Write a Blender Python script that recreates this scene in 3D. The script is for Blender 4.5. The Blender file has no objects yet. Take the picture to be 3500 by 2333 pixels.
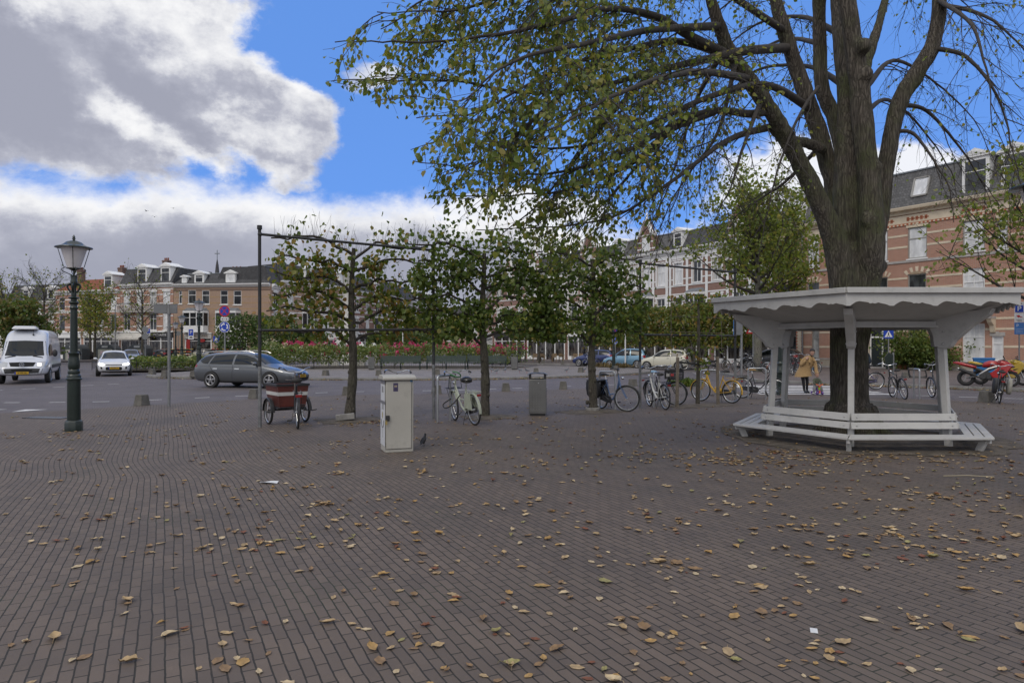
import bpy, bmesh, math, random
import numpy as np
from mathutils import Vector, Matrix, noise as mnoise
from mathutils.bvhtree import BVHTree
R = math.radians
rnd = random.Random(7)
SC = bpy.context.scene
COL = SC.collection
# ---------------------------------------------------------------- camera
FPX, U0, V0, EYE = 2333.33, 1750.0, 1187.0, 1.64
cam_d = bpy.data.cameras.new('camera'); cam = bpy.data.objects.new('camera', cam_d); COL.objects.link(cam)
cam.location = (0, 0, EYE); cam.rotation_euler = (R(90), 0, 0)
cam_d.sensor_width = 36; cam_d.lens = 24; cam_d.shift_y = 20.5/3500
cam_d.clip_start = 0.05; cam_d.clip_end = 2000
SC.camera = cam
SC.view_settings.view_transform = 'Standard'
SC.view_settings.look = 'None'; SC.view_settings.gamma = 1
SC.view_settings.exposure = 0.0
SC.cycles.max_bounces = 6; SC.cycles.transparent_max_bounces = 6
SC.cycles.use_denoising = True
def G(u, v, z=0.0):
 """ground point seen at a pixel of the photograph (used to measure the place)"""
 Y = (EYE-z)*FPX/(v-V0)
 return Vector(((u-U0)/FPX*Y, Y, z))
def P(u, v, Y):
 return Vector(((u-U0)/FPX*Y, Y, EYE+(V0-v)*Y/FPX))
def Q(u, v, Y):
 return P(u*1.488, v*1.488, Y)
# ---------------------------------------------------------------- node helper
class NT:
 def __init__(s, tree): s.t = tree; s.n = tree.nodes; s.l = tree.links
 def new(s, typ, **kw):
  n = s.n.new(typ)
  for k, v in kw.items(): setattr(n, k, v)
  return n
 def put(s, sock, v):
  if isinstance(v, bpy.types.NodeSocket): s.l.new(v, sock)
  elif v is not None:
   try: sock.default_value = v
   except Exception: sock.default_value = (*v, 1.0) if len(v) == 3 else v
 def m(s, op, a, b=None, c=None, clamp=False):
  n = s.new('ShaderNodeMath', operation=op); n.use_clamp = clamp
  s.put(n.inputs[0], a)
  if b is not None: s.put(n.inputs[1], b)
  if c is not None: s.put(n.inputs[2], c)
  return n.outputs[0]
 def vm(s, op, a, b=None):
  n = s.new('ShaderNodeVectorMath', operation=op); s.put(n.inputs[0], a)
  if b is not None: s.put(n.inputs[1], b)
  return n.outputs[0]
 def mix(s, f, a, b, mode='MIX'):
  n = s.new('ShaderNodeMix', data_type='RGBA', blend_type=mode)
  s.put(n.inputs[0], f); s.put(n.inputs[6], a); s.put(n.inputs[7], b)
  return n.outputs[2]
 def smooth(s, x, a, b, lo=0.0, hi=1.0):
  n = s.new('ShaderNodeMapRange', interpolation_type='SMOOTHSTEP')
  s.put(n.inputs[0], x); n.inputs[1].default_value = a; n.inputs[2].default_value = b
  n.inputs[3].default_value = lo; n.inputs[4].default_value = hi
  return n.outputs[0]
 def noise(s, vec, scale, detail=4, rough=0.55, dist=0.0):
  n = s.new('ShaderNodeTexNoise'); s.put(n.inputs['Vector'], vec)
  n.inputs['Scale'].default_value = scale; n.inputs['Detail'].default_value = detail
  n.inputs['Roughness'].default_value = rough; n.inputs['Distortion'].default_value = dist
  return n.outputs[0]
 def ramp(s, f, stops, interp='LINEAR'):
  n = s.new('ShaderNodeValToRGB'); cr = n.color_ramp; cr.interpolation = interp
  while len(cr.elements) < len(stops): cr.elements.new(0.5)
  for e, (p, c) in zip(cr.elements, stops): e.position = p; e.color = (*c, 1)
  s.put(n.inputs[0], f); return n.outputs[0]
 def xyz(s, x, y, z):
  n = s.new('ShaderNodeCombineXYZ')
  for i, v in enumerate((x, y, z)): s.put(n.inputs[i], v)
  return n.outputs[0]
 def sep(s, v):
  n = s.new('ShaderNodeSeparateXYZ'); s.put(n.inputs[0], v); return n.outputs
# ---------------------------------------------------------------- world: blue sky with autumn clouds
SUN_AZ, SUN_EL = R(-150), R(48)      # azimuth clockwise from +Y
world = bpy.data.worlds.new('World'); SC.world = world; world.use_nodes = True
def build_world():
 t = NT(world.node_tree); t.n.clear()
 out = t.new('ShaderNodeOutputWorld'); bg = t.new('ShaderNodeBackground')
 sky = t.new('ShaderNodeTexSky', sky_type='NISHITA'); sky.sun_disc = False
 sky.sun_elevation = SUN_EL; sky.sun_rotation = SUN_AZ
 sky.air_density = 1.0; sky.dust_density = 0.3; sky.ozone_density = 2.2
 tc = t.new('ShaderNodeTexCoord')
 x, y, z = t.sep(t.vm('NORMALIZE', tc.outputs['Generated']))
 az = t.m('ARCTAN2', x, y)
 el = t.m('ARCSINE', z)
 q = t.m('DIVIDE', z, t.m('MAXIMUM', t.m('COSINE', az), 0.25))          # gnomonic-like height
 a = az
 # warped coordinates for cloud edges
 v3 = t.xyz(a, t.m('MULTIPLY', el, 1.35), 0.0)
 n1 = t.noise(v3, 4.5, 9, 0.62, 0.3); n2 = t.noise(t.vm('ADD', v3, (7.3, 2.1, 1.0)), 13.0, 7, 0.65, 0.2)
 wn1 = t.m('MULTIPLY', t.m('SUBTRACT', t.noise(t.vm('ADD', v3, (2.2, 5.5, 3.0)), 7.0, 7, 0.62), 0.5), 0.16)
 wn2 = t.m('MULTIPLY', t.m('SUBTRACT', t.noise(t.vm('ADD', v3, (8.2, 1.5, 6.0)), 7.0, 7, 0.62), 0.5), 0.13)
 aw = t.m('ADD', a, wn1); elw = t.m('ADD', el, wn2)
 nn = t.m('ADD', t.m('MULTIPLY', t.m('SUBTRACT', n1, 0.5), 2.3), t.m('MULTIPLY', t.m('SUBTRACT', n2, 0.5), 1.1))
 def ae(u, v):
  dx, dz = (u-U0)/FPX, (V0-v)/FPX
  return math.atan2(dx, 1), math.atan2(dz, math.hypot(1, dx))
 def blob(u, v, ru, rv, rot=0.0):
  a0, e0 = ae(u, v)
  k = 1/(1+((u-U0)/FPX)**2)
  da = t.m('SUBTRACT', aw, a0); de = t.m('SUBTRACT', elw, e0)
  c, s_ = math.cos(rot), math.sin(rot)
  p1 = t.m('ADD', t.m('MULTIPLY', da, c), t.m('MULTIPLY', de, s_))
  p2 = t.m('SUBTRACT', t.m('MULTIPLY', de, c), t.m('MULTIPLY', da, s_))
  p1 = t.m('DIVIDE', p1, ru/FPX*k); p2 = t.m('DIVIDE', p2, rv/FPX*math.sqrt(k))
  d = t.m('SQRT', t.m('ADD', t.m('MULTIPLY', p1, p1), t.m('MULTIPLY', p2, p2)))
  return t.m('SUBTRACT', 1.0, d)
 def union(bl):
  r = bl[0]
  for b in bl[1:]: r = t.m('MAXIMUM', r, b)
  return r
 c1 = union([blob(120, 240, 800, 430), blob(560, 120, 380, 330), blob(700, 330, 400, 250, -0.25), blob(-700, 260, 900, 500), blob(960, 430, 230, 200, -0.5)])
 c2 = union([blob(1290, 262, 110, 60)])
 f1 = t.m('ADD', c1, t.m('MULTIPLY', nn, 0.5))
 # bank along the horizon; its top follows a slow wave
 right = t.smooth(a, -0.05, 0.18)
 top = t.m('SUBTRACT', 0.225, t.m('MULTIPLY', right, 0.05))
 f2 = t.m('MULTIPLY', t.m('SUBTRACT', top, el), 7.0)
 f2 = t.m('ADD', f2, t.m('MULTIPLY', nn, 0.4))
 extra = t.m('ADD', union([blob(2620, 640, 330, 200), blob(3020, 620, 260, 120), blob(1760, 720, 420, 80)]), t.m('MULTIPLY', nn, 0.8))
 extra2 = t.m('ADD', t.m('MULTIPLY', c2, 0.6), t.m('MULTIPLY', nn, 0.5))
 m1 = t.smooth(f1, -0.03, 0.27); m2 = t.smooth(f2, -0.04, 0.3)
 m3 = t.m('MULTIPLY', t.smooth(extra, 0.0, 0.45), 0.9); m4 = t.m('MULTIPLY', t.smooth(extra2, 0.0, 0.4), 0.8)
 # broken cloud out of view: behind the camera, and added overhead to neutralise skylight
 behind = t.m('MAXIMUM', t.smooth(t.m('ABSOLUTE', a), 0.95, 1.6), t.smooth(el, 0.52, 0.8))
 m5 = t.m('MULTIPLY', t.smooth(n1, 0.33, 0.5), behind)
 mask = t.m('MAXIMUM', t.m('MAXIMUM', m1, m2), t.m('MAXIMUM', t.m('MAXIMUM', m3, m4), m5))
 # brightness inside the clouds: sunlit edges and billows, grey bellies
 n3 = t.noise(t.vm('ADD', v3, (3.3, 9.1, 2.0)), 5.5, 8, 0.58)
 n4 = t.noise(t.vm('ADD', v3, (1.3, 4.1, 5.0)), 16.0, 7, 0.65)
 bright = union([blob(640, 130, 250, 170, -0.3), blob(470, 400, 330, 70, -0.55), blob(830, 430, 230, 60, -0.2), blob(100, 20, 260, 70), blob(640, 20, 300, 60), blob(980, 300, 110, 120)])
 grey = union([blob(60, 330, 380, 210), blob(620, 330, 280, 120, -0.5)])
 b1 = t.m('ADD', t.m('MULTIPLY', t.m('MAXIMUM', bright, -0.3), 0.55), t.m('MULTIPLY', t.m('SUBTRACT', n3, 0.5), 1.9))
 b1 = t.m('SUBTRACT', b1, t.m('MULTIPLY', t.m('MAXIMUM', grey, -0.4), 0.35))
 b1 = t.m('ADD', b1, t.m('MULTIPLY', t.smooth(f1, 0.55, 0.05), 0.35))
 b1 = t.m('ADD', b1, t.m('MULTIPLY', t.m('SUBTRACT', n4, 0.5), 1.1))
 k1 = t.smooth(b1, -0.35, 0.75)
 edge2 = t.smooth(f2, 0.75, 0.05)
 b2 = t.m('ADD', t.m('MULTIPLY', edge2, 1.0), t.m('MULTIPLY', t.m('SUBTRACT', n3, 0.5), 1.5))
 b2 = t.m('ADD', b2, t.m('MULTIPLY', t.m('SUBTRACT', n4, 0.5), 0.6))
 b2 = t.m('ADD', b2, t.m('MULTIPLY', right, 0.25))
 k2 = t.smooth(b2, -0.1, 1.0)
 k = t.mix(t.smooth(t.m('SUBTRACT', f1, f2), -0.15, 0.15), k2, k1)
 cloud = t.ramp(k, [(0.0, (3.6, 3.75, 4.6)), (0.3, (4.6, 4.75, 5.6)), (0.65, (7.2, 7.3, 7.8)), (1.0, (9.6, 9.6, 9.7))])
 low = t.smooth(el, 0.0, 0.09)
 cloud = t.mix(low, t.mix(0.5, cloud, (5.6, 6.0, 7.2, 1)), cloud)
 blue = t.mix(0.85, t.mix(1.0, sky.outputs[0], (0.9, 1.3, 2.2, 1), 'MULTIPLY'), (1.35, 3.2, 8.0, 1))
 col = t.mix(mask, blue, cloud)
 ground = t.smooth(z, -0.02, -0.001)
 col = t.mix(ground, (1.2, 1.1, 1.0, 1), col)
 t.put(bg.inputs[0], col); bg.inputs[1].default_value = 0.1
 t.l.new(bg.outputs[0], out.inputs[0])
build_world()
world.cycles.sampling_method = 'AUTOMATIC'
sun_d = bpy.data.lights.new('sun', 'SUN'); sun_d.energy = 1.1; sun_d.angle = R(28); sun_d.color = (1.0, 0.92, 0.80)
sun = bpy.data.objects.new('sun', sun_d); COL.objects.link(sun)
sd = Vector((math.sin(SUN_AZ)*math.cos(SUN_EL), math.cos(SUN_AZ)*math.cos(SUN_EL), math.sin(SUN_EL)))
sun.rotation_euler = sd.to_track_quat('Z', 'Y').to_euler(); sun.location = (0, 0, 60)
# ---------------------------------------------------------------- materials
def rgb(r, g, b):
 f = lambda c: ((c/255+0.055)/1.055)**2.4 if c > 10 else c/255/12.92
 return (f(r), f(g), f(b))
MATS = {}
def mat(name, col=(0.5, 0.5, 0.5), rough=0.6, metal=0.0, var=0.12, scale=3.0, bump=0.0, bscale=40.0, dirt=0.0, spec=0.5, coat=0.0, emit=None, stretch=None):
 if name in MATS: return MATS[name]
 m = bpy.data.materials.new(name); m.use_nodes = True; MATS[name] = m
 t = NT(m.node_tree); b = t.n['Principled BSDF']
 tc = t.new('ShaderNodeTexCoord'); vec = tc.outputs['Object']
 if stretch: vec = t.vm('MULTIPLY', vec, stretch)
 c = None
 if var:
  f = t.noise(vec, scale, 5, 0.6)
  c = t.mix(t.smooth(f, 0.25, 0.75), tuple(x*(1-var) for x in col)+(1,), tuple(min(1, x*(1+var)) for x in col)+(1,))
 else: c = (*col, 1)
 if dirt:
  f2 = t.noise(t.vm('ADD', vec, (5, 3, 8)), scale*2.3, 6, 0.65)
  c = t.mix(t.m('MULTIPLY', t.smooth(f2, 0.5, 0.72), dirt), c, (0.06, 0.055, 0.04, 1))
 t.put(b.inputs['Base Color'], c)
 if rough > 0.25 and var:
  f3 = t.noise(vec, scale*4, 3, 0.6)
  t.put(b.inputs['Roughness'], t.m('MULTIPLY_ADD', f3, 0.25, rough-0.12))
 else: b.inputs['Roughness'].default_value = rough
 b.inputs['Metallic'].default_value = metal
 b.inputs['Specular IOR Level'].default_value = spec
 b.inputs['Coat Weight'].default_value = coat
 if coat: b.inputs['Coat Roughness'].default_value = 0.08
 if bump:
  bn = t.new('ShaderNodeBump'); bn.inputs['Strength'].default_value = bump; bn.inputs['Distance'].default_value = 0.02
  t.put(bn.inputs['Height'], t.noise(vec, bscale, 5, 0.65)); t.l.new(bn.outputs[0], b.inputs['Normal'])
 if emit:
  b.inputs['Emission Color'].default_value = (*emit[0], 1); b.inputs['Emission Strength'].default_value = emit[1]
 return m
def leafmat(name, cols, trans=0.35):
 if name in MATS: return MATS[name]
 m = bpy.data.materials.new(name); m.use_nodes = True; MATS[name] = m
 t = NT(m.node_tree); t.n.clear()
 out = t.new('ShaderNodeOutputMaterial'); g = t.new('ShaderNodeNewGeometry')
 n = len(cols)
 c = t.ramp(g.outputs['Random Per Island'], [(i/n, cols[i]) for i in range(n)], 'CONSTANT')
 tc = t.new('ShaderNodeTexCoord')
 f = t.noise(tc.outputs['Object'], 0.9, 3)
 c = t.mix(t.smooth(f, 0.3, 0.7), t.mix(1.0, c, (0.8, 0.82, 0.8, 1), 'MULTIPLY'), t.mix(1.0, c, (1.2, 1.15, 1.1, 1), 'MULTIPLY'))
 p = t.new('ShaderNodeBsdfPrincipled'); t.put(p.inputs['Base Color'], c); p.inputs['Roughness'].default_value = 0.5
 tr = t.new('ShaderNodeBsdfTranslucent'); t.put(tr.inputs[0], t.mix(1.0, c, (1.3, 1.4, 0.7, 1), 'MULTIPLY'))
 mx = t.new('ShaderNodeMixShader'); mx.inputs[0].default_value = trans
 t.l.new(p.outputs[0], mx.inputs[1]); t.l.new(tr.outputs[0], mx.inputs[2]); t.l.new(mx.outputs[0], out.inputs[0])
 return m
def brickmat(name, c1, c2, mortar, bw=0.22, rh=0.07, ms=0.012, stain=0.25, bump=0.4):
 """wall brick laid in the facade's own x (along) and z (up)"""
 if name in MATS: return MATS[name]
 m = bpy.data.materials.new(name); m.use_nodes = True; MATS[name] = m
 t = NT(m.node_tree); b = t.n['Principled BSDF']
 tc = t.new('ShaderNodeTexCoord'); x, y, z = t.sep(tc.outputs['Object'])
 vec = t.xyz(t.m('ADD', x, y), z, 0.0)
 br = t.new('ShaderNodeTexBrick'); t.put(br.inputs['Vector'], vec)
 br.inputs['Color1'].default_value = (*c1, 1); br.inputs['Color2'].default_value = (*c2, 1); br.inputs['Mortar'].default_value = (*mortar, 1)
 br.inputs['Scale'].default_value = 1; br.inputs['Mortar Size'].default_value = ms; br.inputs['Mortar Smooth'].default_value = 0.3
 br.inputs['Brick Width'].default_value = bw; br.inputs['Row Height'].default_value = rh; br.inputs['Bias'].default_value = 0.1
 n = t.noise(tc.outputs['Object'], 0.5, 6, 0.65)
 c = t.mix(t.m('MULTIPLY', t.smooth(n, 0.35, 0.75), stain), br.outputs[0], tuple(0.55*x for x in c1)+(1,))
 n2 = t.noise(t.vm('MULTIPLY', tc.outputs['Object'], (6, 6, 0.6)), 0.7, 5, 0.6)
 c = t.mix(t.m('MULTIPLY', t.smooth(n2, 0.5, 0.8), stain*0.8), c, tuple(min(1, 1.4*x+0.03) for x in c1)+(1,))
 t.put(b.inputs['Base Color'], c); b.inputs['Roughness'].default_value = 0.85
 bn = t.new('ShaderNodeBump'); bn.inputs['Strength'].default_value = bump; bn.inputs['Distance'].default_value = 0.01; bn.invert = True
 t.l.new(br.outputs[1], bn.inputs['Height']); t.l.new(bn.outputs[0], b.inputs['Normal'])
 return m
# ---------------------------------------------------------------- mesh builder
ZU = Vector((0, 0, 1))
class MB:
 def __init__(s): s.v = []; s.f = []; s.m = []; s.cm = 0
 def add(s, vs, fs):
  n = len(s.v); s.v += [tuple(v) for v in vs]; s.f += [tuple(i+n for i in f) for f in fs]; s.m += [s.cm]*len(fs); return s
 def mi(s, i): s.cm = i; return s
 def box(s, c, d, rot=None, taper=1.0):
  hx, hy, hz = d[0]/2, d[1]/2, d[2]/2
  vs = [Vector((x*hx*(taper if z > 0 else 1), y*hy*(taper if z > 0 else 1), z*hz)) for z in (-1, 1) for y in (-1, 1) for x in (-1, 1)]
  if rot is not None: vs = [rot @ v for v in vs]
  c = Vector(c)
  return s.add([v+c for v in vs], [(0, 2, 3, 1), (4, 5, 7, 6), (0, 1, 5, 4), (2, 6, 7, 3), (0, 4, 6, 2), (1, 3, 7, 5)])
 def bb(s, x0, x1, y0, y1, z0, z1): return s.box(((x0+x1)/2, (y0+y1)/2, (z0+z1)/2), (x1-x0, y1-y0, z1-z0))
 def bar(s, p0, p1, w, h, up=ZU):
  p0, p1 = Vector(p0), Vector(p1); d = (p1-p0); L = d.length; d.normalize()
  sd_ = d.cross(up)
  if sd_.length < 1e-4: sd_ = Vector((1, 0, 0))
  sd_.normalize(); u = sd_.cross(d)
  vs = [p+sd_*(a*w/2)+u*(b*h/2) for p in (p0, p1) for a, b in ((-1, -1), (1, -1), (1, 1), (-1, 1))]
  return s.add(vs, [(3, 2, 1, 0), (4, 5, 6, 7), (0, 1, 5, 4), (1, 2, 6, 5), (2, 3, 7, 6), (3, 0, 4, 7)])
 def tube(s, pts, r, n=8, caps=True, closed=False):
  pts = [Vector(p) for p in pts]; k = len(pts)
  rs = r if isinstance(r, (list, tuple)) else [r]*k
  prev = None; vs = []
  for i, p in enumerate(pts):
   if closed: d = pts[(i+1) % k]-pts[i-1]
   else: d = pts[min(i+1, k-1)]-pts[max(i-1, 0)]
   if d.length < 1e-9: d = Vector((0, 0, 1))
   d.normalize()
   if prev is None:
    a = d.cross(Vector((0, 0, 1)) if abs(d.z) < 0.9 else Vector((1, 0, 0))); a.normalize()
   else:
    a = prev-d*prev.dot(d)
    if a.length < 1e-6: a = d.orthogonal()
    a.normalize()
   prev = a; b = d.cross(a)
   for j in range(n):
    t = 2*math.pi*j/n
    vs.append(p+(a*math.cos(t)+b*math.sin(t))*rs[i])
  fs = []
  for i in range(k if closed else k-1):
   for j in range(n):
    i2 = (i+1) % k
    fs.append((i*n+j, i*n+(j+1) % n, i2*n+(j+1) % n, i2*n+j))
  if caps and not closed:
   fs.append(tuple(range(n-1, -1, -1))); fs.append(tuple((k-1)*n+j for j in range(n)))
  return s.add(vs, fs)
 def lathe(s, prof, n=16, c=(0, 0, 0), squash=None):
  vs = []; fs = []
  for r, z in prof:
   for j in range(n):
    t = 2*math.pi*(j+0.5)/n
    vs.append((c[0]+r*math.cos(t), c[1]+r*math.sin(t), c[2]+z))
  for i in range(len(prof)-1):
   for j in range(n): fs.append((i*n+j, i*n+(j+1) % n, (i+1)*n+(j+1) % n, (i+1)*n+j))
  fs.append(tuple(range(n-1, -1, -1))); fs.append(tuple((len(prof)-1)*n+j for j in range(n)))
  return s.add(vs, fs)
 def ball(s, c, r, nu=12, nv=8, rot=None):
  if not hasattr(r, '__len__'): r = (r, r, r)
  vs = []; fs = []; c = Vector(c)
  for i in range(nv+1):
   ph = math.pi*i/nv
   for j in range(nu):
    t = 2*math.pi*j/nu
    p = Vector((r[0]*math.sin(ph)*math.cos(t), r[1]*math.sin(ph)*math.sin(t), -r[2]*math.cos(ph)))
    vs.append((rot @ p if rot is not None else p)+c)
  for i in range(nv):
   for j in range(nu): fs.append((i*nu+j, i*nu+(j+1) % nu, (i+1)*nu+(j+1) % nu, (i+1)*nu+j))
  return s.add(vs, fs)
 def prism(s, poly, a, b, ax='y'):
  """closed 2-D outline swept from a to b along an axis: 'y' takes (x,z), 'z' takes (x,y), 'x' takes (y,z)"""
  f = {'y': lambda p, t: (p[0], t, p[1]), 'z': lambda p, t: (p[0], p[1], t), 'x': lambda p, t: (t, p[0], p[1])}[ax]
  n = len(poly); vs = [f(p, a) for p in poly]+[f(p, b) for p in poly]
  fs = [tuple(range(n)), tuple(range(2*n-1, n-1, -1))]+[((i+1) % n, i, i+n, (i+1) % n+n) for i in range(n)]
  return s.add(vs, fs)
 def quad(s, *p): return s.add(p, [tuple(range(len(p)))])
 def loft(s, secs, closed=True, caps=True):
  n = len(secs[0]); vs = [p for sc in secs for p in sc]; fs = []
  for i in range(len(secs)-1):
   for j in range(n if closed else n-1): fs.append((i*n+j, i*n+(j+1) % n, (i+1)*n+(j+1) % n, (i+1)*n+j))
  if caps and closed: fs.append(tuple(range(n-1, -1, -1))); fs.append(tuple((len(secs)-1)*n+j for j in range(n)))
  return s.add(vs, fs)
 def disc(s, c, r, nrm='y', n=20, ry=None):
  ry = ry or r; c = Vector(c); vs = []
  for j in range(n):
   t = 2*math.pi*j/n; a, b = r*math.cos(t), ry*math.sin(t)
   vs.append(c+Vector({'y': (a, 0, b), 'x': (0, a, b), 'z': (a, b, 0)}[nrm]))
  return s.add(vs, [tuple(range(n))])
 def xf(s, M):
  s.v = [tuple(M @ Vector(v)) for v in s.v]; return s
def fixn(me):
 bm = bmesh.new(); bm.from_mesh(me); bmesh.ops.recalc_face_normals(bm, faces=bm.faces); bm.to_mesh(me); bm.free()
def tag(o, label=None, cat=None, group=None, kind=None):
 if label: o['label'] = label
 if cat: o['category'] = cat
 if group: o['group'] = group
 if kind: o['kind'] = kind
 return o
def obj(name, mb, ms, parent=None, smooth=40, bevel=0.0, loc=None, rz=0.0, recalc=True, label=None):
 me = bpy.data.meshes.new(name); me.from_pydata(mb.v, [], mb.f)
 for m in (ms if isinstance(ms, (list, tuple)) else [ms]): me.materials.append(m)
 if any(mb.m): me.polygons.foreach_set('material_index', mb.m)
 if recalc: fixn(me)
 if smooth:
  me.polygons.foreach_set('use_smooth', [True]*len(me.polygons)); me.set_sharp_from_angle(angle=R(smooth))
 o = bpy.data.objects.new(name, me); COL.objects.link(o)
 if parent is not None: o.parent = parent
 if loc is not None: o.location = loc
 o.rotation_euler.z = rz
 if bevel:
  bv = o.modifiers.new('edge', 'BEVEL'); bv.width = bevel; bv.segments = 2; bv.limit_method = 'ANGLE'; bv.angle_limit = R(40)
 if label: o['label'] = label
 return o
def thing(name, label, cat, loc=(0, 0, 0), rz=0.0, group=None):
 o = bpy.data.objects.new(name, None); COL.objects.link(o); o.location = loc; o.rotation_euler = (0, 0, rz)
 o.empty_display_size = 0.2
 return tag(o, label, cat, group)
def single(name, label, cat, mb, ms, group=None, **kw): return tag(obj(name, mb, ms, **kw), label, cat, group)
def struct(name, mb, ms, **kw): return tag(obj(name, mb, ms, **kw), kind='structure')
def kids(o): return [c for c in bpy.data.objects if c.parent == o]
def copy_tree(o, parent=None, allk=None):
 c = o.copy(); COL.objects.link(c)
 if parent is not None: c.parent = parent
 for ch in list(o.children): copy_tree(ch, c)
 return c
def dup(o, loc, rz=None, label=None, group=None):
 c = copy_tree(o); c.location = loc
 if rz is not None: c.rotation_euler.z = rz
 if label: c['label'] = label
 if group: c['group'] = group
 return c
def text(body, size, parent, loc, rot, m, name='lettering', align='CENTER', extr=0.002, sx=1.0):
 cu = bpy.data.curves.new(name, 'FONT'); cu.body = body; cu.size = size; cu.align_x = align; cu.align_y = 'CENTER'; cu.extrude = extr
 cu.materials.append(m)
 t_ = bpy.data.objects.new(name, cu); COL.objects.link(t_)
 me = bpy.data.meshes.new_from_object(t_.evaluated_get(bpy.context.evaluated_depsgraph_get())); bpy.data.objects.remove(t_)
 me.materials.clear(); me.materials.append(m)
 o = bpy.data.objects.new(name, me); COL.objects.link(o); o.parent = parent; o.location = loc; o.rotation_euler = rot; o.scale = (sx, 1, 1)
 return o
def npmesh(name, verts, faces_flat, nper, ms, parent=None, mi=None):
 """fast mesh from numpy arrays: every face has nper corners"""
 me = bpy.data.meshes.new(name); nv = len(verts); nf = len(faces_flat)//nper
 me.vertices.add(nv); me.vertices.foreach_set('co', np.asarray(verts, dtype=np.float32).ravel())
 me.loops.add(nf*nper); me.loops.foreach_set('vertex_index', np.asarray(faces_flat, dtype=np.int32))
 me.polygons.add(nf); me.polygons.foreach_set('loop_start', np.arange(0, nf*nper, nper, dtype=np.int32))
 for m in (ms if isinstance(ms, (list, tuple)) else [ms]): me.materials.append(m)
 if mi is not None: me.polygons.foreach_set('material_index', np.asarray(mi, dtype=np.int32))
 me.update(calc_edges=True); me.validate()
 o = bpy.data.objects.new(name, me); COL.objects.link(o)
 if parent is not None: o.parent = parent
 return o
def leaves(name, pos, size, ms, parent=None, droop=0.5, seed=1, wid=0.8, dirs=None, fold=0.25, flat=0.0):
 """leaf blades: two quads each, folded on the midrib; pos Nx3 (base), size N"""
 g = np.random.default_rng(seed); pos = np.asarray(pos, float); N = len(pos)
 size = np.broadcast_to(np.asarray(size, float), (N,))
 d = g.normal(size=(N, 3)) if dirs is None else np.asarray(dirs, float)+g.normal(size=(N, 3))*0.45
 d[:, 2] -= droop*1.5; d[:, 2] *= (1-flat)
 d /= np.linalg.norm(d, axis=1)[:, None]+1e-9
 n = g.normal(size=(N, 3)); n[:, 2] += 0.9+flat*6
 s = np.cross(d, n); s /= np.linalg.norm(s, axis=1)[:, None]+1e-9
 n = np.cross(s, d)
 L = size[:, None]; w = L*wid*0.5
 up = n*L*fold
 v = np.stack([pos, pos+d*L*0.3+s*w*0.85+up*0.6, pos+d*L*0.68+s*w*0.8+up*0.6, pos+d*L-n*L*0.1,
     pos+d*L*0.68-s*w*0.8+up*0.6, pos+d*L*0.3-s*w*0.85+up*0.6], axis=1).reshape(-1, 3)
 b = (np.arange(N)*6)[:, None]
 f = np.concatenate([b+np.array([0, 1, 2, 3]), b+np.array([0, 3, 4, 5])], axis=1).reshape(-1)
 return npmesh(name, v, f, 4, ms, parent)
def lerp(a, b, t): return a+(b-a)*t
def spline(pts, per=6):
 """Catmull-Rom through tuples of any length"""
 p = [np.array(q, float) for q in pts]; p = [2*p[0]-p[1]]+p+[2*p[-1]-p[-2]]; out = []
 for i in range(1, len(p)-2):
  for k in range(per):
   t = k/per
   out.append(0.5*((2*p[i])+(-p[i-1]+p[i+1])*t+(2*p[i-1]-5*p[i]+4*p[i+1]-p[i+2])*t*t+(-p[i-1]+3*p[i]-3*p[i+1]+p[i+2])*t**3))
 out.append(p[-2]); return out
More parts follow.
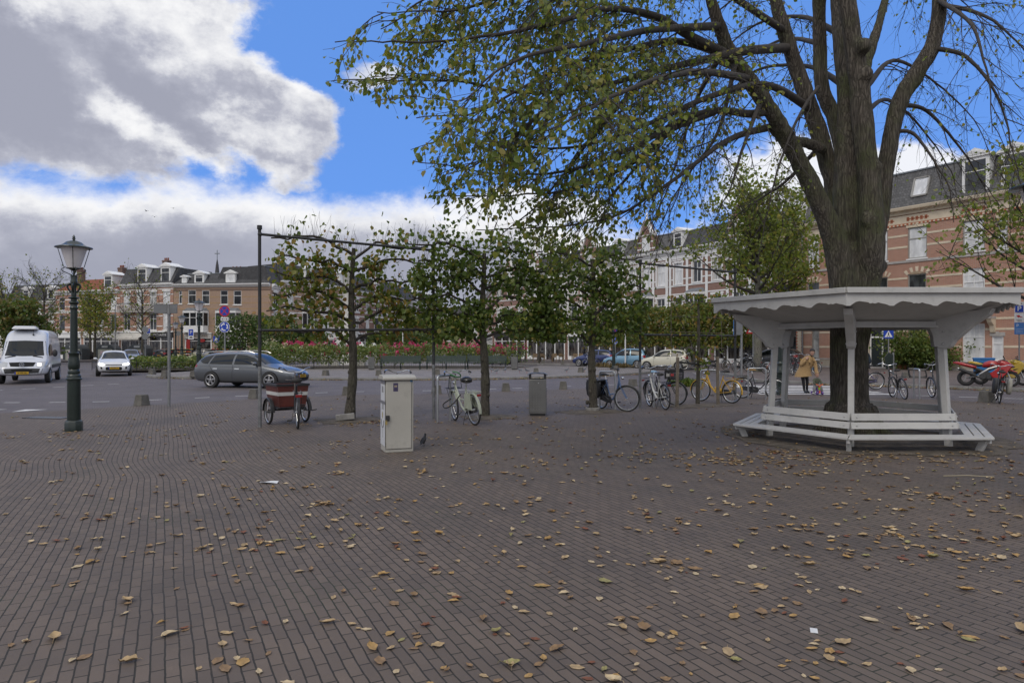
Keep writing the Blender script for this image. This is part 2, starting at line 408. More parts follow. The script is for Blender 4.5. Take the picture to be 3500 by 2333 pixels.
# ================================================================ ground, paving, kerbs, markings
def pavemat(name, ang, c1, c2, mortar, bw=0.2, rh=0.1, ms=0.006, stain=(0.05, 0.045, 0.042), wave=0.0, herring=False, bump=0.6, dust=0.3):
 m = bpy.data.materials.new(name); m.use_nodes = True; t = NT(m.node_tree); b = t.n['Principled BSDF']
 tc = t.new('ShaderNodeTexCoord'); ob = tc.outputs['Object']
 x, y, z = t.sep(ob)
 if wave:
  a1 = ang
  y0 = 9.2
  k = t.smooth(y, y0-0.9, y0+0.9)
  wob = t.m('MULTIPLY', t.m('SUBTRACT', t.noise(ob, 0.25, 2), 0.5), 0.12)
  xr = t.m('ADD', t.m('ADD', x, t.m('MULTIPLY', k, wave)), wob)
  yr = t.m('ADD', y, t.m('MULTIPLY', t.m('SUBTRACT', t.noise(t.vm('ADD', ob, (9, 4, 0)), 0.3, 2), 0.5), 0.12))
 else: xr, yr, a1 = x, y, ang
 c, s = math.cos(a1), math.sin(a1)
 al = t.m('ADD', t.m('MULTIPLY', xr, s), t.m('MULTIPLY', yr, c))      # along the courses
 ac = t.m('SUBTRACT', t.m('MULTIPLY', xr, c), t.m('MULTIPLY', yr, s))
 jit = t.m('MULTIPLY', t.m('SUBTRACT', t.noise(ob, 3.5, 3), 0.5), 0.018)
 jit2 = t.m('MULTIPLY', t.m('SUBTRACT', t.noise(t.vm('ADD', ob, (3, 3, 0)), 4.5, 3), 0.5), 0.018)
 vec = t.xyz(t.m('ADD', al, jit), t.m('ADD', ac, jit2), 0.0)
 br = t.new('ShaderNodeTexBrick'); t.put(br.inputs['Vector'], vec)
 br.inputs['Color1'].default_value = (*c1, 1); br.inputs['Color2'].default_value = (*c2, 1); br.inputs['Mortar'].default_value = (*mortar, 1)
 br.inputs['Scale'].default_value = 1; br.inputs['Mortar Size'].default_value = ms; br.inputs['Mortar Smooth'].default_value = 0.25
 br.inputs['Brick Width'].default_value = bw; br.inputs['Row Height'].default_value = rh
 n = t.noise(ob, 0.55, 7, 0.65); n2 = t.noise(t.vm('ADD', ob, (13, 5, 0)), 9.0, 5, 0.7); n3 = t.noise(ob, 90.0, 4, 0.7)
 col = t.mix(t.m('MULTIPLY', t.smooth(n, 0.42, 0.72), 0.5), br.outputs[0], (*stain, 1))
 col = t.mix(t.m('MULTIPLY', t.smooth(n2, 0.55, 0.8), dust), col, tuple(min(1, q*1.7) for q in c1)+(1,))
 col = t.mix(t.m('MULTIPLY', t.smooth(n3, 0.3, 0.7), 0.25), col, tuple(q*0.6 for q in c1)+(1,))
 moss = t.noise(t.vm('ADD', ob, (1, 15, 0)), 0.8, 4)
 col = t.mix(t.m('MULTIPLY', t.m('MULTIPLY', br.outputs[1], t.smooth(moss, 0.5, 0.7)), 0.5), col, (0.035, 0.045, 0.02, 1))
 t.put(b.inputs['Base Color'], col)
 t.put(b.inputs['Roughness'], t.m('MULTIPLY_ADD', n2, 0.3, 0.55))
 b.inputs['Specular IOR Level'].default_value = 0.35
 h = t.m('ADD', t.m('MULTIPLY', br.outputs[1], -1.0), t.m('MULTIPLY', n3, 0.25))
 br2 = t.new('ShaderNodeTexBrick'); t.put(br2.inputs['Vector'], vec)
 for k_ in ('Scale', 'Mortar Size', 'Brick Width', 'Row Height'): br2.inputs[k_].default_value = br.inputs[k_].default_value
 br2.inputs['Color1'].default_value = (0, 0, 0, 1); br2.inputs['Color2'].default_value = (1, 1, 1, 1); br2.inputs['Mortar'].default_value = (0, 0, 0, 1)
 h = t.m('ADD', h, t.m('MULTIPLY', br2.outputs[0], 0.35))
 h = t.m('ADD', h, t.m('MULTIPLY', n2, 0.35))
 bn = t.new('ShaderNodeBump'); bn.inputs['Strength'].default_value = bump; bn.inputs['Distance'].default_value = 0.006
 t.put(bn.inputs['Height'], h); t.l.new(bn.outputs[0], b.inputs['Normal'])
 return m
M_PLAZA = pavemat('plaza_brick', R(-27), (0.152, 0.118, 0.095), (0.113, 0.089, 0.074), (0.018, 0.017, 0.013), wave=0.22, bw=0.205, rh=0.068, ms=0.005)
M_ROAD = pavemat('road_brick', R(40), (0.152, 0.130, 0.132), (0.118, 0.102, 0.106), (0.045, 0.043, 0.042), ms=0.007, dust=0.2)
M_ISLE = pavemat('island_paver', R(8), (0.245, 0.215, 0.198), (0.20, 0.178, 0.165), (0.07, 0.065, 0.06), bw=0.3, rh=0.15, ms=0.008)
M_PAVE = pavemat('pavement_brick', R(60), (0.185, 0.150, 0.140), (0.150, 0.122, 0.118), (0.05, 0.045, 0.04), ms=0.007)
M_KERB = mat('kerb_stone', (0.21, 0.205, 0.195), 0.8, var=0.25, scale=2, dirt=0.4, bump=0.3)
M_WHITEPAINT = mat('road_paint', (0.62, 0.61, 0.6), 0.7, var=0.15, scale=6, dirt=0.35)
def sheet(name, poly, z, m): return struct(name, MB().add([(x, y, z) for x, y in poly], [tuple(range(len(poly)))]), m, smooth=0)
sheet('road', [(-400, -60), (400, -60), (400, 500), (-400, 500)], 0.0, M_ROAD)
PLAZA = [(-60, 14), (-14.3, 16.4), (-12, 17.4), (-10.8, 18.9), (-8.2, 21.6), (-5.9, 23.5), (-2.7, 24.3), (-.2, 25.6), (2, 26.8), (5, 28.2), (7.3, 28.7), (8.2, 26.8), (8.7, 24.2), (10.2, 23.3), (12.3, 22.3), (14.3, 20.2), (18, 17), (30, 12), (60, 5), (60, -20), (-60, -20)]
sheet('plaza', PLAZA, 0.004, M_PLAZA)
def raised(name, poly, h, m, kerbed=True, kw=0.16):
 n = len(poly); mb = MB(); mb.add([(x, y, h) for x, y in poly], [tuple(range(n))])
 struct(name, mb, m, smooth=0)
 if kerbed:
  k = MB()
  for i in range(n):
   a, b = Vector((*poly[i], 0)), Vector((*poly[(i+1) % n], 0))
   if max(abs(a.x), abs(b.x)) > 58 or max(a.y, b.y) > 118: continue
   d = (b-a); L = d.length; d.normalize(); st = max(1, int(L/1.0)); nrm = Vector((d.y, -d.x, 0))
   for j in range(st):
    p, q = a+d*(L*j/st+0.004), a+d*(L*(j+1)/st-0.004)
    k.bar(p+nrm*kw*0.5+ZU*(h/2+0.003), q+nrm*kw*0.5+ZU*(h/2+0.003), kw, h+0.006)
  struct('kerb_'+name, k, M_KERB, smooth=0, bevel=0.012)
isl = spline([(-17, 78), (-19.0, 58), (-20.3, 44), (-20.4, 39), (-18.6, 36.4), (-12, 34.6), (-5, 34.2), (0, 35.3), (4, 37.8), (7.6, 41.6), (9.4, 46.0), (8.2, 51), (3.5, 55), (-3, 60), (-6, 76)], 5)
raised('island', [tuple(p) for p in isl][::-1] if False else [tuple(p) for p in isl], 0.12, M_ISLE)
raised('pavement', [(60, 10), (30, 17.5), (19.5, 25.2), (15.5, 29), (13.2, 30.4), (11.8, 32.5), (12.2, 36), (13.6, 46), (13.4, 53), (9.8, 58.5), (5.5, 63), (-3, 70), (-4, 119), (60, 119)][::-1], 0.12, M_PAVE)
raised('pavement', [(-60, 70), (-36, 84), (-22, 88), (-16, 96), (-8, 150), (-60, 150)][::-1], 0.12, M_PAVE)
def marks():
 mk = MB(); zz = 0.008
 def dash(c, ang, L, W):
  d = Vector((math.cos(ang), math.sin(ang), 0)); n = Vector((-d.y, d.x, 0)); c = Vector((c[0], c[1], zz))
  mk.add([c-d*L/2-n*W/2, c+d*L/2-n*W/2, c+d*L/2+n*W/2, c-d*L/2+n*W/2], [(0, 1, 2, 3)])
 arc = spline([(-24, 20.0), (-16.5, 20.2), (-12.4, 20.6), (-9.6, 22.6), (-6.3, 25.0), (-2.6, 26.0), (0, 27.3), (2.5, 28.8), (5, 30.2), (7.6, 31.2)], 12)
 acc = 0; last = np.array(arc[0])
 for p in arc[1:]:
  L = np.linalg.norm(p-last); acc += L
  if acc > 1.15: dash(p, math.atan2(*(p-last)[::-1]), 0.45, 0.12); acc = 0
  last = p
 for k in range(7): dash((-20.5+k*0.45, 23.6+k*1.15), R(62), 0.5, 0.11)      # lane line left
 for k in range(4): dash((10.5+k*1.25, 23.0-k*0.75) if k > 1 else (9.0+k, 23.1), R(-28), 0.01, 0.01)
 for k in range(8): dash((12.9+k*1.05, 23.7-k*0.62), R(-31), 0.5, 0.12)
 for k in range(9): dash((9.8+k*0.25, 34+k*1.3), R(80), 0.5, 0.1)
 for k in range(6):                                                      # zebra crossing
  y = 24.0+k*1.0; dash((11.0+k*0.12, y), R(-4), 4.6, 0.5)
 for k in range(3):                                                      # give-way teeth
  c = Vector((-13.4-k*1.1+0.9, 17.6+0.05*k, 0.0125)); 
  mk.add([c+Vector((-0.3, 0.35, 0)), c+Vector((0.3, 0.35, 0)), c+Vector((-0.15, -0.35, 0))], [(0, 1, 2)])
 tag(obj('road_markings', mk, M_WHITEPAINT, smooth=0), kind='structure')
marks()
# ================================================================ barks and leaves
def barkmat(name, col, moss, mossamt, ridge=1.0, sc=1.0):
 if name in MATS: return MATS[name]
 m = bpy.data.materials.new(name); m.use_nodes = True; MATS[name] = m; t = NT(m.node_tree); b = t.n['Principled BSDF']
 tc = t.new('ShaderNodeTexCoord'); ob = tc.outputs['Object']
 w = t.vm('ADD', ob, t.vm('MULTIPLY', t.xyz(t.noise(ob, 2.5*sc, 3), t.noise(t.vm('ADD', ob, (4, 4, 4)), 2.5*sc, 3), 0.0), (0.12/sc, 0.12/sc, 0)))
 st = t.vm('MULTIPLY', w, (1, 1, 0.085))
 n1 = t.noise(st, 24*sc, 6, 0.65); n2 = t.noise(st, 60*sc, 4, 0.65); n3 = t.noise(ob, 1.3*sc, 5, 0.6)
 vo = t.new('ShaderNodeTexVoronoi', feature='DISTANCE_TO_EDGE'); t.put(vo.inputs['Vector'], st); vo.inputs['Scale'].default_value = 27*sc
 rd = t.smooth(vo.outputs['Distance'], 0.0, 0.28)
 h = t.m('ADD', t.m('MULTIPLY', rd, 0.4), t.m('ADD', t.m('MULTIPLY', n1, 1.3), t.m('MULTIPLY', n2, 0.6)))
 c = t.mix(t.smooth(h, 0.75, 1.65), tuple(q*0.42 for q in col)+(1,), tuple(q*1.35 for q in col)+(1,))
 mo = t.m('MULTIPLY', t.smooth(n3, 0.42, 0.66), mossamt)
 c = t.mix(t.m('MULTIPLY', mo, t.smooth(h, 0.6, 1.4)), c, (*moss, 1))
 t.put(b.inputs['Base Color'], c); b.inputs['Roughness'].default_value = 0.9; b.inputs['Specular IOR Level'].default_value = 0.2
 bn = t.new('ShaderNodeBump'); bn.inputs['Strength'].default_value = ridge; bn.inputs['Distance'].default_value = 0.03/sc
 t.put(bn.inputs['Height'], h); t.l.new(bn.outputs[0], b.inputs['Normal'])
 return m
M_BARK = barkmat('linden_bark', (0.115, 0.1, 0.083), (0.07, 0.085, 0.03), 0.75)
M_TWIG = mat('twig_bark', (0.045, 0.038, 0.032), 0.85, var=0.3, scale=8)
M_BARK2 = barkmat('young_bark', (0.10, 0.09, 0.075), (0.06, 0.065, 0.03), 0.4, 0.7, 2.2)
M_LEAF = leafmat('linden_leaf', [(1.9*c[0], 1.75*c[1], 1.7*c[2]) for c in [(0.078, 0.108, 0.02), (0.10, 0.13, 0.024), (0.062, 0.092, 0.022), (0.125, 0.145, 0.03), (0.085, 0.12, 0.028), (0.07, 0.10, 0.03), (0.14, 0.14, 0.03), (0.052, 0.078, 0.02), (0.11, 0.135, 0.03), (0.14, 0.13, 0.035)]], 0.45)
M_LEAFB = leafmat('pleached_leaf', [tuple(1.65*q for q in c) for c in [(0.055, 0.085, 0.018), (0.075, 0.105, 0.022), (0.045, 0.07, 0.018), (0.09, 0.11, 0.025), (0.06, 0.09, 0.022), (0.12, 0.115, 0.03), (0.05, 0.08, 0.018), (0.07, 0.10, 0.02), (0.05, 0.07, 0.016)]], 0.4)
M_LEAFC = leafmat('turning_leaf', [tuple(1.45*q for q in c) for c in [(.08, .115, .02), (.09, .12, .022), (0.085, 0.11, 0.022), (0.11, 0.125, 0.025), (0.065, 0.095, 0.02), (0.16, 0.13, 0.03), (0.095, 0.115, 0.025), (0.19, 0.105, 0.035), (0.13, 0.135, 0.03), (0.075, 0.10, 0.022), (0.21, 0.15, 0.04)]], 0.4)
M_LEAFD = leafmat('autumn_leaf', [(1.5*c[0], 1.75*c[1], 1.5*c[2]) for c in [(0.14, 0.13, 0.025), (0.10, 0.115, 0.02), (0.17, 0.14, 0.03), (0.08, 0.10, 0.02), (0.2, 0.13, 0.03), (0.12, 0.12, 0.025)]], 0.4)
M_HEDGE = leafmat('hedge_leaf', [tuple(1.5*q for q in c) for c in [(0.03, 0.055, 0.014), (0.045, 0.075, 0.018), (0.06, 0.09, 0.022), (0.04, 0.065, 0.016), (0.075, 0.095, 0.025)]], 0.3)
M_ROSELEAF = leafmat('rose_leaf', [tuple(1.6*q for q in c) for c in [(0.055, 0.085, 0.02), (0.08, 0.11, 0.028), (0.10, 0.125, 0.035), (0.065, 0.095, 0.025), (0.12, 0.12, 0.035)]], 0.3)
def wander(p0, d0, L, n, g, droop, wob):
 pts = [np.array(p0, float)]; d = np.array(d0, float); d /= np.linalg.norm(d)
 for i in range(n):
  d = d+g.normal(size=3)*wob; d[2] -= droop; d /= np.linalg.norm(d)
  pts.append(pts[-1]+d*L/n)
 return pts
class TubeSet:
 """many thin tapering branches in one mesh"""
 def __init__(s, n, pw=1.0): s.pw = pw; s.n = n; s.v = []; s.f = []; s.c = 0; s.t = np.arange(n)*2*math.pi/n
 def add(s, pts, r0, r1):
  p = np.asarray(pts, float); k = len(p); n = s.n
  d = np.gradient(p, axis=0); d /= np.linalg.norm(d, axis=1)[:, None]+1e-9
  ref = np.array([0.31, 0.52, 0.8]); a = np.cross(d, ref); a /= np.linalg.norm(a, axis=1)[:, None]+1e-9; b = np.cross(d, a)
  r = (r1+(r0-r1)*(1-np.linspace(0, 1, k))**s.pw)[:, None, None]
  v = p[:, None, :]+(a[:, None, :]*np.cos(s.t)[None, :, None]+b[:, None, :]*np.sin(s.t)[None, :, None])*r
  s.v.append(v.reshape(-1, 3))
  i = np.arange(k-1)[:, None]*n; j = np.arange(n)[None, :]; j2 = (j+1) % n
  s.f.append((np.stack([i+j, i+j2, i+n+j2, i+n+j], -1).reshape(-1)+s.c)); s.c += k*n
 def build(s, name, m, parent):
  o = npmesh(name, np.concatenate(s.v), np.concatenate(s.f), 4, m, parent)
  o.data.polygons.foreach_set('use_smooth', [True]*len(o.data.polygons)); return o
# ================================================================ the great linden over the bench
def inpoly(x, y, poly):
 c = False; j = len(poly)-1
 for i in range(len(poly)):
  xi, yi = poly[i]; xj, yj = poly[j]
  if (yi > y) != (yj > y) and x < (xj-xi)*(y-yi)/(yj-yi)+xi: c = not c
  j = i
 return c
def big_tree():
 g = np.random.default_rng(11)
 root = thing('linden_tree', 'huge multi-stemmed linden growing through the roof of the white round bench', 'tree', (6.2, 12.5, 0))
 off = np.array([6.2, 12.5, 0])
 def L(*p): return [(Q(u, v, y)-Vector(off), r) for u, v, y, r in p]
 limbs = [
  [((0, 0, -0.3), .66), ((0, 0, 0), .60), ((-.01, 0, .25), .50), ((-.02, 0, .8), .43), ((-.03, 0, 1.6), .42), ((-.02, 0, 2.3), .45), ((0.03, 0, 3.0), .50), ((0.04, 0, 3.5), .46)],
  L((1935, 640, 12.3, .32), (1918, 555, 12.2, .27), (1885, 470, 12.1, .225), (1835, 370, 12.0, .205), (1775, 262, 11.8, .185), (1718, 180, 11.6, .175), (1675, 120, 11.5, .16), (1645, 40, 11.4, .14), (1615, -60, 11.3, .12), (1570, -220, 11, .1)),
  L((1945, 600, 12.9, .3), (1925, 470, 13.0, .25), (1895, 350, 13.0, .215), (1862, 250, 13.0, .20), (1830, 160, 13.0, .185), (1800, 70, 12.9, .175), (1775, -30, 12.8, .16), (1740, -200, 12.6, .14)),
  L((1950, 520, 13.4, .28), (1940, 380, 13.6, .22), (1920, 280, 13.8, .2), (1890, 210, 13.8, .185), (1885, 130, 13.8, .18), (1882, 40, 13.7, .17), (1880, -80, 13.5, .16), (1870, -250, 13.3, .14)),
  L((1955, 620, 12.6, .36), (1945, 480, 12.5, .33), (1948, 330, 12.6, .28), (1945, 200, 12.8, .24), (1932, 80, 13.0, .22), (1925, -30, 13.2, .2), (1910, -250, 13.4, .16)),
  L((1990, 640, 12.3, .33), (2000, 560, 12.1, .30), (1998, 440, 12.1, .255), (1988, 320, 12.1, .235), (1975, 210, 12.2, .22), (1962, 110, 12.2, .20), (1945, 0, 12.2, .19), (1925, -200, 12.2, .16)),
  L((1975, 230, 12.3, .16), (1995, 130, 12.6, .12), (2015, 70, 12.8, .11), (2035, -10, 13.0, .1), (2070, -150, 13.2, .08)),
  L((1985, 620, 12.7, .3), (2018, 500, 12.8, .235), (2030, 400, 12.8, .215), (2048, 310, 12.8, .2), (2064, 240, 12.8, .205), (2098, 180, 12.8, .2), (2135, 120, 12.8, .19), (2152, 60, 12.8, .18), (2158, -20, 12.8, .17), (2150, -200, 12.8, .14)),
  L((1895, 345, 12.8, .13), (1850, 328, 12.6, .125), (1800, 322, 12.3, .11), (1768, 290, 12.1, .10)),
  L((1735, 215, 11.7, .12), (1690, 160, 12.3, .10), (1650, 135, 12.8, .09)),
 ]
 # bulges where old branches were cut
 knots = [(Q(2010, 385, 12.0)-Vector(off), .13), (Q(1999, 505, 11.95)-Vector(off), .15), (Q(1985, 105, 12.0)-Vector(off), .14), (Q(1990, 170, 12.05)-Vector(off), .12), (Q(2024, 610, 12.2)-Vector(off), .12)]
 mb = MB()
 for lb in limbs:
  if lb is not limbs[0] and lb[0][1] >= .27: p0, r0 = lb[0]; lb = [((p0[0]*.25, p0[1]*.3, 1.3), .2), ((p0[0]*.6, p0[1]*.6, 2.0), .27)]+lb
  sp = spline([(*p, r) for p, r in lb], 4); mb.tube([q[:3] for q in sp], [float(q[3])*.76 for q in sp], 14)
 for p, r in knots: mb.ball(p, (r, r*0.8, r*1.1))
 for k in range(7):                                                     # root flare
  a = k*0.9+0.3; mb.tube([(math.cos(a)*0.25, math.sin(a)*.25, .55), (math.cos(a)*.45, math.sin(a)*.45, .12), (math.cos(a)*.85, math.sin(a)*.85, -.12)], [.2, .17, .06], 8)
 me = bpy.data.meshes.new('tmp'); me.from_pydata(mb.v, [], mb.f); fixn(me)
 o = bpy.data.objects.new('trunk', me); COL.objects.link(o); o.parent = root
 md = o.modifiers.new('r', 'REMESH'); md.mode = 'VOXEL'; md.voxel_size = 0.035
 sm = o.modifiers.new('s', 'SMOOTH'); sm.iterations = 5; sm.factor = 0.5
 dg = bpy.context.evaluated_depsgraph_get(); me2 = bpy.data.meshes.new_from_object(o.evaluated_get(dg))
 o.modifiers.clear(); o.data = me2; me2.materials.clear(); me2.materials.append(M_BARK)
 co = np.empty(len(me2.vertices)*3, np.float32); me2.vertices.foreach_get('co', co); co = co.reshape(-1, 3)
 no = np.empty(len(me2.vertices)*3, np.float32); me2.vertices.foreach_get('normal', no); no = no.reshape(-1, 3)
 dis = np.array([mnoise.fractal((c[0]*5, c[1]*5, c[2]*1.1), 1.0, 2.0, 4)*0.022+mnoise.noise((c[0]*14, c[1]*14, c[2]*1.6))*0.013 for c in co])
 me2.vertices.foreach_set('co', (co+no*dis[:, None]).astype(np.float32).ravel())
 me2.polygons.foreach_set('use_smooth', [True]*len(me2.polygons)); me2.update()
 # secondary branches: (points u,v,Y in the 2352-wide view), start radius, leafiness, big-leaf
 S = [
  ([(1668, 125, 11.5), (1580, 80, 10.8), (1510, 35, 10), (1400, 20, 9), (1250, 60, 8), (1080, 95, 7.6), (900, 112, 7.5), (760, 120, 7.6)], .085, 1.0),
  ([(1808, 110, 12.9), (1700, 118, 11.5), (1600, 140, 10.8), (1500, 165, 10.2), (1380, 200, 9.5), (1230, 215, 9), (1050, 190, 8.6), (880, 185, 8.4), (770, 192, 8.4)], .09, 1.0),
  ([(1690, 135, 11.5), (1560, 95, 11), (1450, 110, 9.6), (1300, 150, 8.4), (1100, 245, 7.8), (960, 265, 7.8)], .075, 1.05),
  ([(1760, 255, 11.8), (1720, 262, 11.6), (1650, 255, 11.3), (1570, 275, 10.6), (1480, 330, 10), (1350, 380, 9.4), (1200, 400, 9), (1050, 380, 8.6), (940, 355, 8.5)], .085, 0.95),
  ([(1640, 257, 11.2), (1540, 300, 10.5), (1450, 380, 10), (1330, 440, 9.5), (1180, 465, 9), (985, 465, 8.8)], .065, 0.85),
  ([(1770, 292, 12.1), (1700, 310, 11.4), (1640, 340, 10.6), (1540, 420, 9.8), (1430, 490, 9.4), (1280, 530, 9), (1100, 535, 9)], .07, 0.62),
  ([(1615, -60, 11.3), (1450, -80, 10), (1250, -40, 8.5), (1050, 20, 8), (860, 20, 8)], .08, 1.1),
  ([(1718, 180, 11.6), (1600, 165, 9.6), (1450, 200, 7.6), (1320, 270, 6.6), (1230, 330, 6.3)], .07, 1.15),
  ([(1650, 60, 11.4), (1500, 70, 9.6), (1300, 110, 7.6), (1150, 160, 6.7), (1040, 230, 6.5)], .07, 1.2),
  ([(1862, 250, 13), (1760, 195, 11.8), (1620, 225, 10.6), (1470, 290, 10), (1320, 335, 9.5), (1140, 330, 9.1), (1000, 300, 8.8)], .08, 1.0),
  ([(1650, 135, 12.8), (1600, 230, 13.8), (1560, 360, 14), (1520, 470, 14), (1470, 560, 14)], .06, 0.38),
  ([(1800, 70, 12.9), (1620, -40, 10.5), (1430, -60, 8.6), (1280, 0, 7.6), (1180, 90, 7.2)], .07, 1.2),
  ([(1740, -200, 12.6), (1500, -190, 10), (1280, -120, 8.6), (1080, -60, 8), (930, -20, 8.2)], .08, 1.1),
  ([(1570, -220, 11), (1350, -190, 9.2), (1150, -110, 8), (1000, 0, 7.6), (880, 90, 7.7)], .07, 1.1),
  ([(1570, 275, 10.6), (1500, 340, 10.8), (1400, 450, 11.2), (1280, 580, 11.6)], .05, 0.7),
  ([(1890, 330, 13), (1800, 420, 14), (1720, 470, 14.8), (1640, 540, 15.2)], .05, 0.32),
  ([(1750, 225, 11.7), (1710, 330, 11.0), (1680, 430, 10.8), (1640, 520, 10.6)], .045, 0.22),
  ([(1690, 140, 11.5), (1650, 300, 10.8), (1560, 430, 10.4), (1500, 560, 10.3)], .045, 0.35),
  ([(1500, 165, 10.2), (1380, 290, 9.8), (1250, 450, 9.6), (1120, 560, 9.6)], .05, 0.8),
  ([(1400, 110, 9.3), (1250, 250, 8.6), (1120, 360, 8.3), (1000, 410, 8.4)], .05, 1.0),
  # to the right and behind: thin, sparse, hanging
  ([(2140, 110, 12.8), (2220, 130, 12.3), (2290, 210, 11.8), (2330, 330, 11.5), (2350, 430, 11.5)], .05, 0.2),
  ([(2066, 240, 12.8), (2130, 255, 13), (2200, 330, 13), (2250, 400, 13), (2300, 470, 13)], .05, 0.25),
  ([(2050, 300, 12.8), (2100, 310, 12.6), (2150, 380, 12.2), (2180, 450, 12), (2190, 520, 12)], .045, 0.2),
  ([(2152, 10, 12.8), (2250, 30, 12), (2330, 90, 11.5), (2400, 190, 11.3)], .05, 0.3),
  ([(2158, -20, 12.8), (2260, -90, 12), (2380, -60, 11), (2480, 60, 10.5)], .06, 0.5),
  ([(1990, 200, 12.6), (2050, 140, 14), (2130, 180, 15), (2230, 280, 15.5), (2280, 400, 15.5)], .06, 0.3),
  ([(1985, 260, 12.6), (2040, 230, 14), (2110, 290, 15), (2180, 400, 15.5), (2200, 480, 15.5)], .055, 0.25),
  ([(1945, 200, 13.2), (1850, 150, 15.2), (1720, 170, 17), (1620, 290, 17.4), (1560, 420, 17.5)], .07, 0.6),
  ([(1932, 80, 13.2), (1840, 40, 15.5), (1740, 60, 17), (1640, 150, 17.6), (1500, 330, 17.8)], .07, 0.6),
  ([(1885, 100, 13.8), (1800, 90, 15.5), (1700, 140, 16.6), (1600, 200, 17)], .06, 0.6),
  ([(2035, -10, 13), (2100, -50, 14.5), (2200, 0, 15.5), (2300, 130, 16)], .05, 0.4),
  ([(1925, -30, 13.3), (2020, -80, 15), (2120, -40, 16.5), (2200, 80, 17)], .06, 0.4),
  ([(1880, -80, 13.5), (1780, -60, 15.5), (1680, 0, 17), (1560, 100, 17.8), (1450, 250, 18)], .06, 0.65),
  ([(1880, 200, 13), (1840, 260, 12), (1790, 380, 11.4), (1760, 490, 11.2), (1740, 570, 11.1)], .04, 0.3),
  ([(2155, 0, 12.8), (2230, 60, 11), (2260, 180, 10.4), (2270, 300, 10.2)], .045, 0.3),
 ]
 outline = [(860, -400), (830, -50), (845, 20), (800, 60), (715, 105), (730, 140), (780, 165), (740, 190), (765, 220), (880, 252), (920, 272), (985, 300), (925, 350), (945, 385), (985, 405), (958, 462), (1000, 492), (1060, 525), (1120, 600), (1350, 640), (1500, 640), (1620, 600), (1700, 630), (1850, 590), (2050, 470), (2200, 530), (2800, 620), (2900, -400)]
 def ok(p):
  Y = p[1]+off[1]
  if Y < 2: return False
  u = (U0+FPX*(p[0]+off[0])/Y)/1.488; v = (V0-FPX*(p[2]-EYE)/Y)/1.488
  return inpoly(u, v, outline)
 br = TubeSet(7, 1.6); tw = TubeSet(3); lp = []; ld = []; ls = []
 def leafy(pts, dens):
  pts = np.asarray(pts)
  seg = np.linalg.norm(np.diff(pts, axis=0), axis=1); L_ = seg.sum(); n = g.poisson(L_*10.5*dens)
  for t in g.random(n)**0.7:
   i = min(int(t*(len(pts)-1)), len(pts)-2); p = lerp(pts[i], pts[i+1], t*(len(pts)-1)-i)+g.normal(size=3)*0.03
   u_ = (U0+FPX*(p[0]+off[0])/max(1, p[1]+off[1]))/1.488
   if g.random() < np.clip((u_-1330)/420, 0, .72) or not ok(p): continue
   lp.append(p); ld.append((pts[i+1]-pts[i])/seg[i]); ls.append(0.042+0.045*g.random())
 for pts, r0, dens in S:
  sp = np.array(spline([np.array(Q(*q))-off for q in pts], 6))
  sp += np.cumsum(g.normal(size=sp.shape)*0.012, axis=0)*np.linspace(0, 1, len(sp))[:, None]
  while len(sp) > 6 and not ok(sp[-1]): sp = sp[:-1]
  br.add(sp, r0, 0.006)
  seg = np.linalg.norm(np.diff(sp, axis=0), axis=1); tot = seg.sum(); cum = np.concatenate([[0], np.cumsum(seg)])
  s = tot*0.18
  while s < tot:
   i = min(np.searchsorted(cum, s)-1, len(sp)-2); p = sp[i]+(sp[i+1]-sp[i])*((s-cum[i])/seg[i]); fr = s/tot
   d = (sp[i+1]-sp[i])/seg[i]
   sd_ = np.cross(d, [0, 0, 1]); sd_ /= np.linalg.norm(sd_)+1e-6
   dd = d*0.75+sd_*g.normal()*0.7+np.array([0, 0, g.normal()*0.35-0.28])
   Lc = (0.7+1.3*g.random())*(1.15-0.45*fr)
   ch = wander(p, dd, Lc, 7, g, 0.05, 0.12)
   br_r = 0.007+0.008*(1-fr)
   n_ok = sum(ok(q) for q in ch)
   if n_ok < 7 or not ok(ch[-1]): s += 0.25; continue
   br.add(ch, br_r, 0.003); ch = np.array(ch)
   for k in range(int(Lc/0.105)):
    t = 0.12+0.88*g.random(); j = min(int(t*7), 6); q = lerp(ch[j], ch[j+1], t*7-j)
    e = (ch[j+1]-ch[j]); e /= np.linalg.norm(e)
    tt = wander(q, e*0.8+g.normal(size=3)*0.55+np.array([0, 0, -0.15]), 0.25+0.4*g.random(), 4, g, 0.06, 0.16)
    if not ok(tt[-1]): continue
    tw.add(tt, 0.0042, 0.0016); leafy(tt, dens)
   leafy(ch[4:], dens*0.8)
   s += (0.20+0.12*g.random())/(0.55+0.45*min(dens, 1))
 # thin epicormic twigs with a few leaves on the lower limbs
 br.build('branch', M_TWIG, root); tw.build('twigs', M_TWIG, root)['kind'] = 'stuff'
 o = leaves('crown', lp, ls, M_LEAF, root, droop=0.45, seed=3, wid=0.82, dirs=ld)
 # ivy-like shoots on the stem
 print('big tree leaves', len(lp))
 return root
BIGTREE = big_tree()
